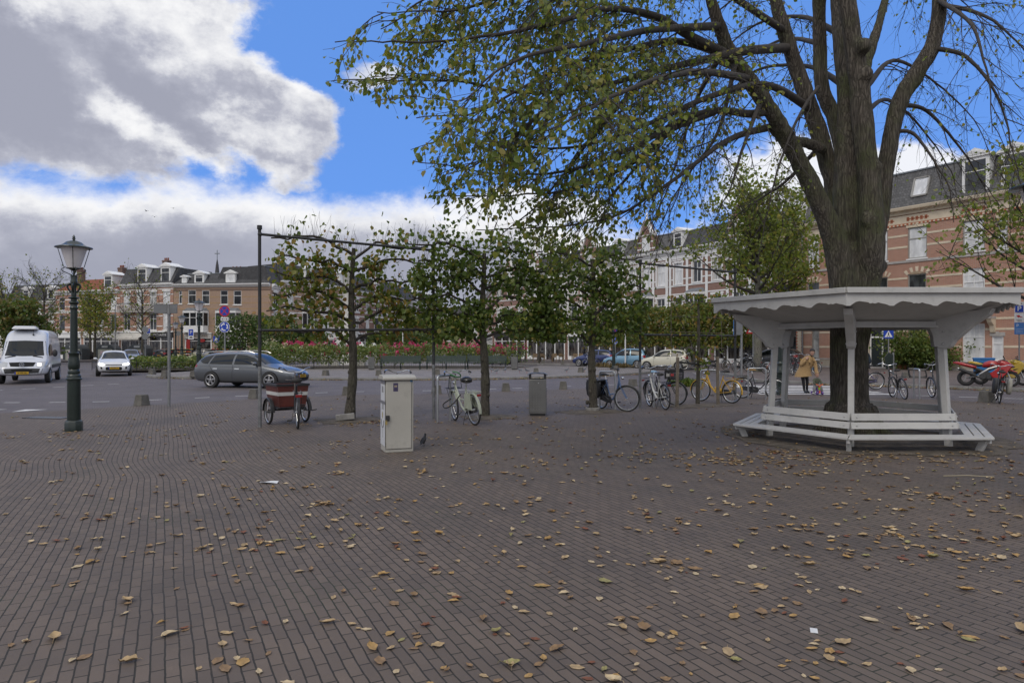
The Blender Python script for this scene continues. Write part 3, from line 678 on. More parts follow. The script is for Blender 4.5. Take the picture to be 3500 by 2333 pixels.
# ================================================================ white hexagonal bench with a roof round the linden
M_WHITE = mat('white_wood', (0.47, 0.465, 0.45), 0.6, var=0.07, scale=2.5, dirt=0.16, bump=0.12, bscale=60, stretch=(1, 1, 1))
M_ROOFTOP = mat('shelter_roof', (0.42, 0.42, 0.41), 0.8, var=0.2, scale=2, dirt=0.5)
M_BOLT = mat('bolt', (0.5, 0.5, 0.5), 0.35, 0.8, var=0)
M_SOIL = mat('soil', (0.095, 0.078, 0.06), 0.95, var=0.5, scale=5, bump=1.0, bscale=30)
def shelter():
 C = Vector((6.31, 12.5, 0)); ph0 = -0.52
 root = thing('bench_shelter', 'white hexagonal bench with scalloped roof built round the linden trunk', 'bench', C)
 def c(k, r, z): a = ph0+k*math.pi/3; return Vector((r*math.sin(a), -r*math.cos(a), z))
 RO, RI = 2.27, 1.74
 zs = 0.25; RS, RB, RP = 2.27, 1.72, 1.60
 for k in range(6):
  n = ((c(k, 1, 0)+c(k+1, 1, 0)).normalized())
  # seat: three planks per side
  se = MB()
  for r0, r1 in ((RS-0.13, RS), (RS-0.285, RS-0.15), (RS-0.44, RS-0.305)):
   f = [c(k, r1, zs-0.04), c(k+1, r1, zs-0.04), c(k+1, r0, zs-0.04), c(k, r0, zs-0.04)]
   sh = [f[0].lerp(f[1], .004), f[1].lerp(f[0], .004), f[2].lerp(f[3], .004), f[3].lerp(f[2], .004)]
   se.add(sh+[q+Vector((0, 0, .04)) for q in sh], [(3, 2, 1, 0), (4, 5, 6, 7), (0, 1, 5, 4), (1, 2, 6, 5), (2, 3, 7, 6), (3, 0, 4, 7)])
  obj('seat', se, M_WHITE, root, bevel=0.006)
  for z0, z1, ro in ((0.33, 0.435, 0.035), (0.46, 0.575, 0.0)):
   bk = MB(); a0, a1 = c(k, RB+ro, 0), c(k+1, RB+ro, 0); t = 0.028
   p, q = a0.lerp(a1, .012), a1.lerp(a0, .012)
   vs = [p+ZU*z0+n*.012, q+ZU*z0+n*.012, q+ZU*z0-n*(t-.012), p+ZU*z0-n*(t-.012)]
   vs2 = [v+ZU*(z1-z0)-n*.02 for v in vs]
   bk.add(vs+vs2, [(3, 2, 1, 0), (4, 5, 6, 7), (0, 1, 5, 4), (1, 2, 6, 5), (2, 3, 7, 6), (3, 0, 4, 7)])
   b = obj('backrest_plank', bk, M_WHITE, root, bevel=0.005)
   for e in (0.05, 0.95): obj('bolt', MB().ball(p.lerp(q, e)+ZU*((z0+z1)/2)+n*.006, 0.014, 8, 5), M_BOLT, b)
  # post, slanting inwards to the top, with its head board
  po = MB(); po.bar(c(k, RP+0.0, -0.02), c(k, RP-0.12, 1.98), 0.095, 0.095, up=c(k, 1, 0)); obj('post', po, M_WHITE, root, bevel=0.006)
  # leg splayed under the seat with bearer
  lg = MB(); lg.bar(c(k, RS-0.14, zs-0.045), c(k, RS-0.24, -0.03), 0.07, 0.10, up=c(k, 1, 0)); lg.bar(c(k, RS-.05, zs-.072), c(k, RP-.06, zs-.072), .05, .055)
  obj('leg', lg, M_WHITE, root, bevel=0.004)
  # bracket: board shaped like a fin, running out to the roof edge
  br = MB(); prof = [(RP-0.20, 1.66), (RP-0.02, 1.62), (RP+0.05, 1.66), (RP+0.10, 1.74), (RP+0.38, 1.99), (RP+0.62, 2.15), (RP+0.66, 2.24), (RP-0.5, 2.16), (RP-0.5, 2.10), (RP-.28, 1.98), (RP-.22, 1.84)]
  a = ph0+k*math.pi/3; t = 0.065; tn = Vector((math.cos(a), math.sin(a), 0)); rd = Vector((math.sin(a), -math.cos(a), 0))
  vs = [rd*r+ZU*z+tn*s_*t for s_ in (-1, 1) for r, z in prof]; m_ = len(prof)
  br.add(vs, [tuple(range(m_)), tuple(range(2*m_-1, m_-1, -1))]+[((i+1) % m_, i, i+m_, (i+1) % m_+m_) for i in range(m_)])
  bb = obj('bracket', br, M_WHITE, root, smooth=0, bevel=0.006)
  for r, z in ((RP-.06, 1.70), (RP-.05, 1.9)):
   for s_ in (-1, 1): obj('bolt', MB().ball(rd*r+ZU*z+tn*s_*(t+.003), 0.018, 8, 5), M_BOLT, bb)
  # inner ring beam
  rb = MB(); rb.bar(c(k, RP-0.16, 2.02), c(k+1, RP-0.16, 2.02), 0.05, 0.09); rb.bar(c(k, RP-.11, 1.985), c(k+1, RP-.11, 1.985), .03, .03); obj('ring_beam', rb, M_WHITE, root)
  # fascia with cut scallops
  ro = 2.62; fa = MB(); p, q = c(k, ro, 0), c(k+1, ro, 0); Lf = (q-p).length; e = (q-p)/Lf
  low = []
  nsc = 4
  for j in range(nsc):
   x0 = Lf*j/nsc; w = Lf/nsc
   for x, z in ((0, 2.265), (.09, 2.265), (.14, 2.29), (.22, 2.322), (.3, 2.335), (.5, 2.318), (.545, 2.298), (.6, 2.308), (.66, 2.298), (.74, 2.315), (.82, 2.298), (.88, 2.292), (.94, 2.28), (.999, 2.265)): low.append((x0+w*x, z))
  low.append((Lf, 2.265)); n2 = len(low)
  ff = [p+e*x+ZU*z for x, z in low]; tt = [p+e*x+ZU*2.45 for x, z in low]
  bi = [v-n*.03 for v in ff]; ti = [v-n*.03 for v in tt]
  vs = ff+tt+bi+ti; fs = []
  for i in range(n2-1):
   fs += [(i, i+1, n2+i+1, n2+i), (2*n2+i+1, 2*n2+i, 3*n2+i, 3*n2+i+1), (i+1, i, 2*n2+i, 2*n2+i+1), (n2+i, n2+i+1, 3*n2+i+1, 3*n2+i)]
  fs += [(0, n2, 3*n2, 2*n2), (n2-1, 3*n2-1, 4*n2-1, 2*n2-1)]
  fa.add(vs, fs); obj('fascia', fa, M_WHITE, root, smooth=0)
  cp = MB(); cp.bar(c(k, ro+.012, 2.497), c(k+1, ro+.012, 2.497), 0.07, 0.085); obj('roof_edge', cp, M_WHITE, root, bevel=0.006)
 # ceiling boards and roof skin (ring with a hole for the stems)
 rf = MB(); rin = 0.95
 vo = [c(k, 2.595, 2.46) for k in range(6)]; vi = [c(k, rin, 2.50) for k in range(6)]; vo2 = [c(k, 2.575, 2.538) for k in range(6)]; vi2 = [c(k, rin, 2.62) for k in range(6)]
 rf.add(vo2+vi2, [(k, (k+1) % 6, 6+(k+1) % 6, 6+k) for k in range(6)])
 obj('roof', rf, M_ROOFTOP, root, smooth=0)
 ce = MB(); v0 = [c(k, 2.58, 2.37) for k in range(6)]; v1 = [c(k, RP-.2, 2.08) for k in range(6)]; v2 = [c(k, rin, 2.08) for k in range(6)]; v3 = [c(k, rin, 2.615) for k in range(6)]
 for A, B in ((v0, v1), (v1, v2), (v2, v3)): ce.add(A+B, [(k, 6+k, 6+(k+1) % 6, (k+1) % 6) for k in range(6)])
 obj('ceiling', ce, M_WHITE, root, smooth=0)
 # bare soil under the bench
 so = MB(); n = 40; rr = random.Random(2); ring = []
 for j in range(n):
  a = 2*math.pi*j/n; r = 2.15+0.3*rr.random()
  ring.append((C.x+r*math.cos(a)*1.05, C.y+r*math.sin(a), 0.012))
 ring2 = [(C.x+(x-C.x)*.5, C.y+(y-C.y)*.5, .05) for x, y, z in ring]
 so.add(ring+ring2+[(C.x, C.y, .06)], [(j, (j+1) % n, n+(j+1) % n, n+j) for j in range(n)]+[(n+j, n+(j+1) % n, 2*n) for j in range(n)])
 tag(obj('soil', so, M_SOIL), kind='stuff')
shelter()
# ================================================================ row of pleached limes on a pipe frame
M_PIPE = mat('pipe_black', (0.035, 0.036, 0.038), 0.55, 0.3, var=0.3, scale=6, dirt=0.2)
M_PIPEG = mat('pipe_grey', (0.20, 0.205, 0.21), 0.5, 0.5, var=0.3, scale=7, dirt=0.5)
M_CONC = mat('concrete', (0.27, 0.26, 0.245), 0.85, var=0.2, scale=4, dirt=0.4, bump=0.4)
ROWD = Vector((11.7, 6.0, 0)).normalized(); ROWN = Vector((-ROWD.y, ROWD.x, 0))
def frame(pA, hA, pB, hB, mids, label, extra=None):
 pA, pB = Vector(pA), Vector(pB)
 root = thing('trellis_frame', label, 'trellis', pA, group='pipe frames of the pleached limes')
 for p, h in ((pA, hA), (pB, hB)):
  po = MB(); q = p-pA; lean = Vector((rnd.uniform(-.02, .02), 0, 0)); rr_ = 0.036
  po.cm = 1; po.tube([q+Vector((0, 0, -.02)), q+lean*.4+ZU*1.25], rr_, 10); po.cm = 0
  po.tube([q+lean*.4+ZU*1.25, q+lean+ZU*h], rr_*.92, 10); po.tube([q+lean+ZU*(h-.06), q+lean+ZU*(h+.02)], rr_*1.4, 10)
  o_ = obj('post', po, [M_PIPE, M_PIPEG], root)
 for z0, z1 in mids:
  b = MB(); b.tube([Vector((0, 0, z0)), (pB-pA)+ZU*z1], 0.028, 8); obj('rail', b, M_PIPE, root)
  for cp_ in (Vector((0, 0, z0)), (pB-pA)+ZU*z1): obj('clamp', MB().ball(cp_, .05, 8, 6), M_PIPE, root)
 return root
PA, PB, PC, PD = Vector((-5.17, 14.0, 0)), Vector((-1.79, 15.65, 0)), Vector((3.44, 18.35, 0)), Vector((6.58, 20.1, 0))
frame(PA, 4.12, PB, 3.98, [(3.96, 3.86), (1.99, 2.05)], 'black pipe frame holding the brown-tinged pleached lime beside the cargo trike')
frame(PC, 3.98, PD, 3.95, [(3.90, 3.85), (1.98, 1.98)], 'black pipe frame round the young staked lime, mostly bare')
def espalier(base, half, ztop, nleaf, lm, label, seed, dens_top=0.5, lean=0.0, collar=None, zlow=2.08):
 g = np.random.default_rng(seed); root = thing('pleached_lime', label, 'tree', base, group='pleached limes in the row')
 B = np.array([0.0, 0, 0]); D = np.array(ROWD); N = np.array(ROWN)
 tr = MB(); pts = []
 for i in range(15):
  z = ztop*0.97*i/14; pts.append((lean*z+0.03*math.sin(z*2.1+seed), 0.02*math.sin(z*3+seed), z-.03))
 rad = [0.118*(1-.62*i/14)*(1+0.10*math.sin(i*2.7+seed))+(0.03 if i == 0 else 0) for i in range(15)]
 sp = spline([(*p, r) for p, r in zip(pts, rad)], 3); tr.tube([q[:3] for q in sp], [float(q[3]) for q in sp], 12)
 for k in range(9):
  z = 0.2+k*.17; i = int(z/ztop*14); tr.ball(Vector(pts[i])+Vector((g.normal()*.07, -.08+g.random()*.05, 0)), (.045, .045, .06), 8, 6)
 o = obj('trunk', tr, M_BARK2, root, smooth=80)
 arms = TubeSet(6); tw = TubeSet(3); lp = []; ld = []; ls = []
 tiers = np.linspace(zlow, ztop, 6)
 for ti, zt in enumerate(tiers):
  for sgn in (-1, 1):
   c0 = np.array([lean*zt, 0, zt-0.28-.1*g.random()]); n = 11; pl = []
   Lh = half[0 if sgn < 0 else 1]*(0.92+.16*g.random())
   for i in range(n):
    f = i/(n-1)
    rise = 0.30*min(1, f*3.2)+0.05*math.sin(f*9+ti*2+sgn)+g.normal()*.022
    pl.append(c0+D*sgn*Lh*f+N*g.normal()*.025+np.array([0, 0, rise]))
   arms.add(pl, 0.036, 0.016); pl = np.array(pl)
   top = ti == 5
   for k in range(int(Lh*(26 if not top else 30))):
    t = g.random(); j = min(int(t*(n-1)), n-2); q = lerp(pl[j], pl[j+1], t*(n-1)-j)
    up = g.random() < (0.95 if top else 0.28)
    if up: tt = wander(q, np.array([g.normal()*.25, g.normal()*.2, 1.0]), 0.16+.5*g.random()*(1.0 if top else 0.5), 4, g, -0.02, .1)
    else: tt = wander(q, D*g.normal()*.6+N*g.normal()*.9+np.array([0, 0, g.normal()*.4]), 0.12+.22*g.random(), 4, g, .10, .16)
    tw.add(tt, .004, .0018)
   m = int(nleaf/12*(dens_top if top else 1))
   # leaves hang in clumps along the arms
   cl = g.random(max(3, int(Lh*5)))
   for k in range(m):
    t = float(np.clip(cl[g.integers(len(cl))]+g.normal()*.06, 0, 1)); j = min(int(t*(n-1)), n-2); q = lerp(pl[j], pl[j+1], t*(n-1)-j)
    q = q+np.array([0, 0, 0]); lp.append(q+D*g.normal()*.09+N*g.normal()*.17+np.array([0, 0, g.normal()*.17-.03+(abs(g.normal())*.16 if top else 0)]))
    ls.append(.075+.06*g.random())
 kz = [i for i, q in enumerate(lp) if q[2] > 1.76+.1*g.random()]; lp = [lp[i] for i in kz]; ls = [ls[i] for i in kz]
 arms.build('arm', M_TWIG, root); tw.build('twigs', M_TWIG, root)['kind'] = 'stuff'
 leaves('crown', lp, ls, lm, root, droop=0.75, seed=seed, wid=0.95, fold=.18)
 if collar == 'pot':
  mb = MB(); mb.lathe([(.17, -.01), (.185, .11), (.15, .115), (.15, .02)], 20); obj('collar', mb, M_CONC, root)
 return root
espalier((-3.62, 15.35, 0), (1.75, 1.85), 4.02, 2700, M_LEAFC, 'pleached lime with browning sparse leaves, inside the pipe frame next to the cargo trike', 5, 0.35, 0.012)
espalier((-.65, 16.05, 0), (1.75, 1.75), 4.0, 4300, M_LEAFB, 'dense dark green pleached lime beside the pale green bicycle', 6, 0.8, -0.008)
espalier((2.05, 17.4, 0), (1.7, 1.65), 4.0, 3700, M_LEAFB, 'green pleached lime with concrete collar, next to the blue bicycle', 8, 0.8, 0.004, 'pot')
def young():
 g = np.random.default_rng(4); b = Vector((5.22, 19.2, 0)); root = thing('young_lime', 'thin young lime tied between two wooden stakes with a bamboo lattice', 'tree', b)
 tr = MB(); tr.tube([(0, 0, -.02), (.02, 0, 1.2), (0.03, 0, 2.2), (0.02, 0, 3.05)], [.062, .05, .042, .02], 10); obj('trunk', tr, M_BARK2, root, smooth=80)
 mm = mat('bamboo', (.10, .085, .06), .7); D = ROWD
 for z in (1.62, 2.05, 2.48, 2.9):
  q = MB(); q.tube([D*-1.0+ZU*(z+.02), D*.98+ZU*z], .011, 6); obj('cane', q, mm, root)
 for x in (-.95, .9):
  q = MB(); q.tube([D*x+ZU*1.55, D*x+ZU*3.05], .010, 6); obj('cane', q, mm, root)
 for sgn in (-1, 1):
  q = MB(); q.tube([Vector((.02, 0, 1.35)), D*sgn*.45+ZU*2.1, D*sgn*.98+ZU*3.0], [.014, .012, .008], 6); obj('limb', q, M_BARK2, root)
 lp = []
 for z, n in ((3.0, 110), (2.5, 50), (2.05, 20), (1.55, 40)):
  for _ in range(n): lp.append(np.array(D)*g.uniform(-1.05, 1.05)+np.array([0, g.normal()*.08, z+g.normal()*.09]))
 for _ in range(40): lp.append(np.array([.18+g.normal()*.1, -.1+g.normal()*.08, 1.22+g.normal()*.14]))
 leaves('crown', lp, .11, M_LEAFC, root, droop=.8, seed=3, wid=.9)
 ms = mat('stake_wood', (.16, .135, .105), .85, var=.3, scale=9, bump=.4)
 for k, x in enumerate((-.78, .72)):
  s = MB(); p = b+D*x+Vector((0, -.12, 0)); s.tube([(0, 0, -.02), (0.02*(-1)**k, 0, 1.38)], [.05, .045], 9)
  single('tree_stake', ('wooden stake of the young lime, standing by the crate bicycle', 'wooden stake of the young lime, standing by the yellow bicycle')[k], 'stake', s, ms, 'stakes of the young lime', loc=p)
 st = MB(); st.bar(D*-.78+Vector((0, -.12, 1.25)), Vector((0, -.06, 1.16)), .006, .055); st.bar(Vector((0, -.06, 1.16)), D*.72+Vector((0, -.12, 1.27)), .006, .055)
 obj('tie', st, mat('rubber_black', (.02, .02, .02), .7, var=.1), root)
young()
# planting pits
def pit(c, w, d, ang, seed):
 so = MB(); rr = random.Random(seed); n = 24; ring = []
 for j in range(n):
  a = 2*math.pi*j/n; r = 1/max(abs(math.cos(a)), abs(math.sin(a)))*(.88+.16*rr.random())
  x, y = r*math.cos(a)*w/2, r*math.sin(a)*d/2
  ring.append((c[0]+x*math.cos(ang)-y*math.sin(ang), c[1]+x*math.sin(ang)+y*math.cos(ang), .010))
 so.add(ring+[(c[0], c[1], .06)], [(j, (j+1) % n, n) for j in range(n)])
 tag(obj('soil', so, M_SOIL), kind='stuff')
pit((-3.62, 15.35), 1.5, 1.3, .47, 1); pit((-.55, 16.05), 1.3, 1.1, .47, 2); pit((2.05, 17.4), 1.8, 1.1, .47, 3); pit((5.22, 19.15), 2.2, 1.0, .47, 4)
lk = MB(); lk.bar((-.24, -.34, .10), (.14, -.22, .13), .10, .13); single('kerb_block', 'loose concrete kerb block tilted against the lime nearest the cargo trike', 'kerb block', lk, M_CONC, loc=(-3.62, 15.3, 0), bevel=.01)
# ================================================================ bicycles
M_TYRE = mat('tyre', (.022, .022, .023), .8, var=.2, scale=20)
M_RIM = mat('rim_steel', (.55, .56, .57), .3, .9, var=.08)
M_CHROME = mat('chrome', (.62, .63, .64), .22, 1.0, var=.05)
M_BLACKP = mat('black_paint', (.02, .02, .022), .4, var=.15)
M_RUBBER = mat('black_rubber', (.028, .027, .027), .7, var=.2)
M_REDL = mat('red_reflector', (.22, .012, .012), .25, var=0)
M_STEEL = mat('brushed_steel', (.42, .43, .44), .35, .85, var=.12, scale=12)
M_TREAD = mat('tyre_grey', (.10, .10, .10), .8, var=.2)
def ring(mb, c, rad, r, ax=1, n=28, m=6, M=None):
 pts = []
 for i in range(n):
  t = 2*math.pi*i/n; p = Vector((rad*math.cos(t), 0, rad*math.sin(t)))
  pts.append((M @ p if M else p)+Vector(c))
 return mb.tube(pts, r, m, closed=True)
def wheel(parent, c, rad=.34, steer=None, tw=.019, white=False, spokes=True):
 M = steer.to_3x3() if steer else None; c = Vector(c); X = lambda p: (M @ Vector(p) if M else Vector(p))+c
 w = MB(); ring(w, c, rad-tw, tw, M=M, m=7); o = obj('wheel', w, M_TYRE, parent)
 r = MB(); ring(r, c, rad-.047, .012, M=M, m=6); obj('rim', r, M_RIM, o)
 if spokes:
  s = MB()
  for k in range(18):
   t = 2*math.pi*k/18; a = t+(.35 if k % 2 else -.35); y = .025*(1 if k % 4 < 2 else -1)
   s.tube([X((.028*math.cos(a), y, .028*math.sin(a))), X(((rad-.052)*math.cos(t), 0, (rad-.052)*math.sin(t)))], .0017, 3)
  obj('spokes', s, M_CHROME, o)['kind'] = 'stuff'
 h = MB(); h.tube([X((0, -.05, 0)), X((0, .05, 0))], .022, 8); obj('hub', h, M_RIM, o)
 return o
def arc(c, rad, a0, a1, n=10, M=None):
 c = Vector(c); f = lambda p: (M @ p if M else p)+c
 return [f(Vector((rad*math.cos(R(a0+(a1-a0)*i/n)), 0, rad*math.sin(R(a0+(a1-a0)*i/n))))) for i in range(n+1)]
def bicycle(label, rear, front, col, style='omafiets', lean=0.0, steer=0.0, group='bicycles parked on the square', saddle=None, guard=None, bar='sweep', rack=True, front_rack=None, extra=None, z0=0.0, cat='bicycle', rimw=None, stand=True, base=1.08):
 """rear and front are the two tyre contact points; x of the bike runs rear -> front"""
 rear, front = Vector(rear), Vector(front); d = front-rear; d.z = 0; d.normalize()
 root = bpy.data.objects.new('bicycle', None); COL.objects.link(root); root.empty_display_size = .3
 tag(root, label, cat, group); root.location = (rear.x, rear.y, z0)
 root.rotation_euler = (Matrix.Rotation(math.atan2(d.y, d.x), 4, 'Z') @ Matrix.Rotation(lean, 4, 'X')).to_euler()
 fm = mat('bike_paint_%d_%d_%d' % tuple(int(q*255) for q in col), col, .35, var=.12, scale=8, dirt=.15)
 gm = fm if guard == 'frame' else M_BLACKP
 rw = .335; A = Vector((0, 0, rw)); BB = Vector((.46, 0, .28)); ST = Vector((.30, 0, .80)); H1 = Vector((.86, 0, .92)); H0 = Vector((.90, 0, .70)); FA = Vector((base, 0, rw))
 f = MB()
 if style == 'omafiets':
  f.tube([BB, lerp(BB, H0, .35)+Vector((0, 0, -.07)), H0], .019, 8); f.tube([ST*.45+BB*.55, lerp(BB, H0, .5)+Vector((0, 0, .03)), H0+Vector((-.01, 0, .13))], .016, 8)
 elif style == 'step':
  f.tube([BB, BB+Vector((.10, 0, .02)), lerp(BB, H0, .6)+Vector((.02, 0, -.05)), H0+Vector((-.02, 0, .10))], .028, 8)
  f.tube([lerp(BB, ST, .25), lerp(BB, H0, .30)+Vector((0, 0, .03))], .018, 8)
 else:
  f.tube([BB, H0], .017, 8); f.tube([lerp(BB, ST, .92), H1+Vector((.005, 0, -.05))], .016, 8)
 f.tube([BB, ST], .016, 8)
 for y in (-.045, .045):
  f.tube([A+Vector((0, y*1.3, 0)), BB+Vector((-.03, y*.5, 0))], .010, 6); f.tube([A+Vector((0, y*1.3, 0)), lerp(BB, ST, .82)+Vector((0, y*.3, 0))], .009, 6)
 f.tube([H0+Vector((.008, 0, -.04)), H1+Vector((-.006, 0, .02))], .021, 8)
 obj('frame', f, fm, root)
 S = Matrix.Translation(H0) @ Matrix.Rotation(steer, 4, Vector((-.18, 0, 1)).normalized()) @ Matrix.Translation(-H0)
 S3 = S.to_3x3()
 fk = MB()
 for y in (-.05, .05): fk.tube([S @ (H0+Vector((.01, y, -.03))), S @ (lerp(H0, FA, .6)+Vector((-.01, y, 0))), S @ (FA+Vector((0, y, 0)))], .011, 6)
 fk.tube([S @ (H0+Vector((.01, -.055, -.03))), S @ (H0+Vector((.01, .055, -.03)))], .014, 6); obj('fork', fk, fm, root)
 wheel(root, A, rw); wheel(root, S @ FA, rw, S)
 gd = MB(); gd.cm = 0
 def mud(c, a0, a1, M=None, wd=.028):
  pts = arc((0, 0, 0), rw+.018, a0, a1, 12); secs = []
  for p in pts:
   nrm = p.normalized(); q = [p+Vector((0, y, 0))+nrm*dz for y, dz in ((-wd, -.014), (-wd*.6, 0), (wd*.6, 0), (wd, -.014))]
   q += [v-nrm*.004 for v in q[::-1]]
   secs.append([((M @ v) if M else v)+Vector(c) for v in q])
  return MB().loft(secs)
 obj('mudguard', mud(A, 5, 190 if guard else 170), gm, root); obj('mudguard', mud(S @ FA, -5, 150, S3), gm, root)
 hb = MB(); gp = MB(); ht = S @ Vector((.83, 0, 1.07))
 st = [S @ H1, ht]
 hb.tube(st, .012, 8)
 for y in (-1, 1):
  if bar == 'sweep': pl = [Vector((.83, 0, 1.07)), Vector((.87, y*.10, 1.09)), Vector((.86, y*.20, 1.13)), Vector((.76, y*.27, 1.12)), Vector((.62, y*.29, 1.09))]
  else: pl = [Vector((.83, 0, 1.07)), Vector((.84, y*.15, 1.09)), Vector((.80, y*.27, 1.10)), Vector((.74, y*.31, 1.09))]
  pl = [S @ q for q in pl]; sp = [Vector(q) for q in spline(pl, 4)]
  hb.tube(sp, .0115, 7); g_ = MB(); g_.tube([lerp(pl[-2], pl[-1], .35), pl[-1]+(pl[-1]-pl[-2])*.1], .017, 8); obj('grip', g_, M_RUBBER, root)
  lv = MB(); lv.tube([lerp(pl[-2], pl[-1], .1), lerp(pl[-2], pl[-1], .5)+Vector((.03, 0, -.04)), pl[-1]+Vector((.03, 0, -.05))], .005, 5); obj('brake_lever', lv, M_BLACKP, root)
 obj('handlebar', hb, M_CHROME if bar == 'sweep' else M_BLACKP, root)
 sp_ = MB(); sp_.tube([ST+Vector((0, 0, -.02)), ST+Vector((-.02, 0, .10))], .012, 7); obj('seat_post', sp_, M_CHROME, root)
 sd_ = MB(); c = ST+Vector((-.03, 0, .13)); secs = []
 for x, w, h in ((-.15, .02, .03), (-.13, .085, .05), (-.05, .10, .045), (.05, .055, .03), (.13, .03, .022), (.155, .012, .014)):
  secs.append([c+Vector((x, w*math.cos(t), -.01+h*math.sin(t)*(1 if math.sin(t) > 0 else .6))) for t in [2*math.pi*k/10 for k in range(10)]])
 sd_.loft(secs); obj('saddle', sd_, saddle or M_RUBBER, root, smooth=70)
 cr = MB(); ring(cr, BB+Vector((0, -.04, 0)), .085, .006, n=18, m=4)
 for s_ in (-1, 1):
  e = BB+Vector((.14*s_, .075*s_, -.08*s_)); cr.tube([BB+Vector((0, .055*s_, 0)), e], .008, 5)
  pd = MB(); pd.box(e+Vector((0, .05*s_, 0)), (.085, .09, .025)); obj('pedal', pd, M_RUBBER, root)
 obj('crank', cr, M_CHROME, root)
 if style != 'sport':
  cc = MB(); pl = [(-.10, .30), (-.06, .385), (.10, .40), (.52, .375), (.57, .28), (.52, .19), (.35, .20), (-.05, .285)]
  cc.prism(pl, -.062, -.04, 'y'); obj('chain_case', cc, M_BLACKP if guard != 'frame' else M_BLACKP, root, bevel=.006)
 if rack:
  rk = MB()
  for y in (-.07, 0, .07): rk.tube([Vector((-.30, y, .725)), Vector((.16, y, .735))], .006, 5)
  rk.tube([Vector((-.30, -.07, .725)), Vector((-.31, 0, .725)), Vector((-.30, .07, .725))], .006, 5)
  for y in (-.07, .07): rk.tube([Vector((-.15, y, .725)), A+Vector((-.01, y*.8, .02))], .005, 5); rk.tube([Vector((-.05, y, .73)), A+Vector((0, y*.8, .02))], .005, 5)
  obj('rack', rk, fm if guard == 'frame' else M_BLACKP, root)
 rl = MB(); rl.box((-.325, 0, .66), (.025, .09, .045)); obj('rear_lamp', rl, M_REDL, root, bevel=.006)
 hl = MB(); hl.ball(S @ Vector((.97, 0, .86)), (.05, .038, .038), 10, 7); obj('headlamp', hl, M_CHROME, root)
 if stand:
  ks = MB(); ks.tube([Vector((.33, .04, .26)), Vector((.22, .17, .02))], .009, 6); obj('kickstand', ks, M_BLACKP, root)
 if front_rack:
  fr = MB(); S_ = lambda x, y, z: S @ Vector((x, y, z))
  for y in (-.15, -.075, 0, .075, .15): fr.tube([S_(.90, y, .74), S_(1.24, y, .735)], .007, 5)
  for x in (.92, 1.08, 1.24): fr.tube([S_(x, -.15, .735), S_(x, .15, .735)], .007, 5)
  fr.tube([S_(.92, -.15, .735), S_(.89, -.13, .98), S_(.89, .13, .98), S_(.92, .15, .735)], .007, 5)
  for y in (-.06, .06): fr.tube([S_(1.2, y*2, .735), S_(base, y, rw)], .006, 5)
  obj('front_rack', fr, M_BLACKP, root)
  if front_rack == 'crate':
   cb = MB(); z0_, z1_ = .75, .97; x0, x1, w = .86, 1.20, .23
   T = S @ Matrix.Translation((.0, 0, 0))
   def pan(a, b, c_, d_):                                          # slatted crate side
    for k in range(5):
     f0, f1 = k/5+.02, (k+.68)/5+.02
     q = [a.lerp(d_, f0), b.lerp(c_, f0), b.lerp(c_, f1), a.lerp(d_, f1)]; n = (q[1]-q[0]).cross(q[3]-q[0]).normalized()*.006
     cb.add([v-n for v in q]+[v+n for v in q], [(3, 2, 1, 0), (4, 5, 6, 7), (0, 1, 5, 4), (1, 2, 6, 5), (2, 3, 7, 6), (3, 0, 4, 7)])
   V = lambda x, y, z: T @ Vector((x, y, z))
   for (xa, ya), (xb, yb) in (((x0, -w), (x1, -w)), ((x1, -w), (x1, w)), ((x1, w), (x0, w)), ((x0, w), (x0, -w))):
    pan(V(xa, ya, z0_), V(xb, yb, z0_), V(xb*1.0, yb*1.05, z1_), V(xa, ya*1.05, z1_))
    cb.bar(V(xa, ya*1.05, z1_+.01), V(xb, yb*1.05, z1_+.01), .025, .035); cb.bar(V(xa, ya, z0_), V(xa, ya*1.05, z1_), .03, .03)
   cb.add([V(x0, -w, z0_), V(x1, -w, z0_), V(x1, w, z0_), V(x0, w, z0_)], [(0, 1, 2, 3)])
   co = obj('crate', cb, M_RUBBER, root, smooth=0)
   lb = MB(); lb.box((0, 0, 0), (.09, .004, .07)); q = obj('crate_label', lb, mat('red_print', (.4, .05, .05), .5, var=0), co); q.matrix_local = S @ Matrix.Translation((1.06, w+.022, .87)) if False else S @ Matrix.Translation((1.08, -w-.02, .87))
   lb = MB(); lb.box((0, 0, 0), (.09, .004, .08)); q = obj('crate_label', lb, mat('pale_print', (.45, .43, .4), .5, var=0), co); q.matrix_local = S @ Matrix.Translation((.95, -w-.02, .86))
 return root
def bag(root, y, col, x=(-.30, .12), z=(.36, .74), label=None, th=.11):
 m = mat('pannier_%d' % int(col[0]*999), col, .6, var=.2, scale=9, bump=.4, bscale=12); b = MB(); secs = []
 for k, (zz, s) in enumerate(((z[0], .75), (z[0]+.05, 1), ((z[0]+z[1])/2, 1.08), (z[1]-.05, 1), (z[1], .8))):
  xm = (x[0]+x[1])/2; hw = (x[1]-x[0])/2*s
  secs.append([Vector((xm+hw*math.copysign(abs(math.cos(t))**.5, math.cos(t)), y+math.copysign(th/2*s*abs(math.sin(t))**.6, math.sin(t)), zz+.012*math.sin(5*t+k))) for t in [2*math.pi*j/16 for j in range(16)]])
 b.loft(secs); return obj('pannier', b, m, root, smooth=70, label=label)
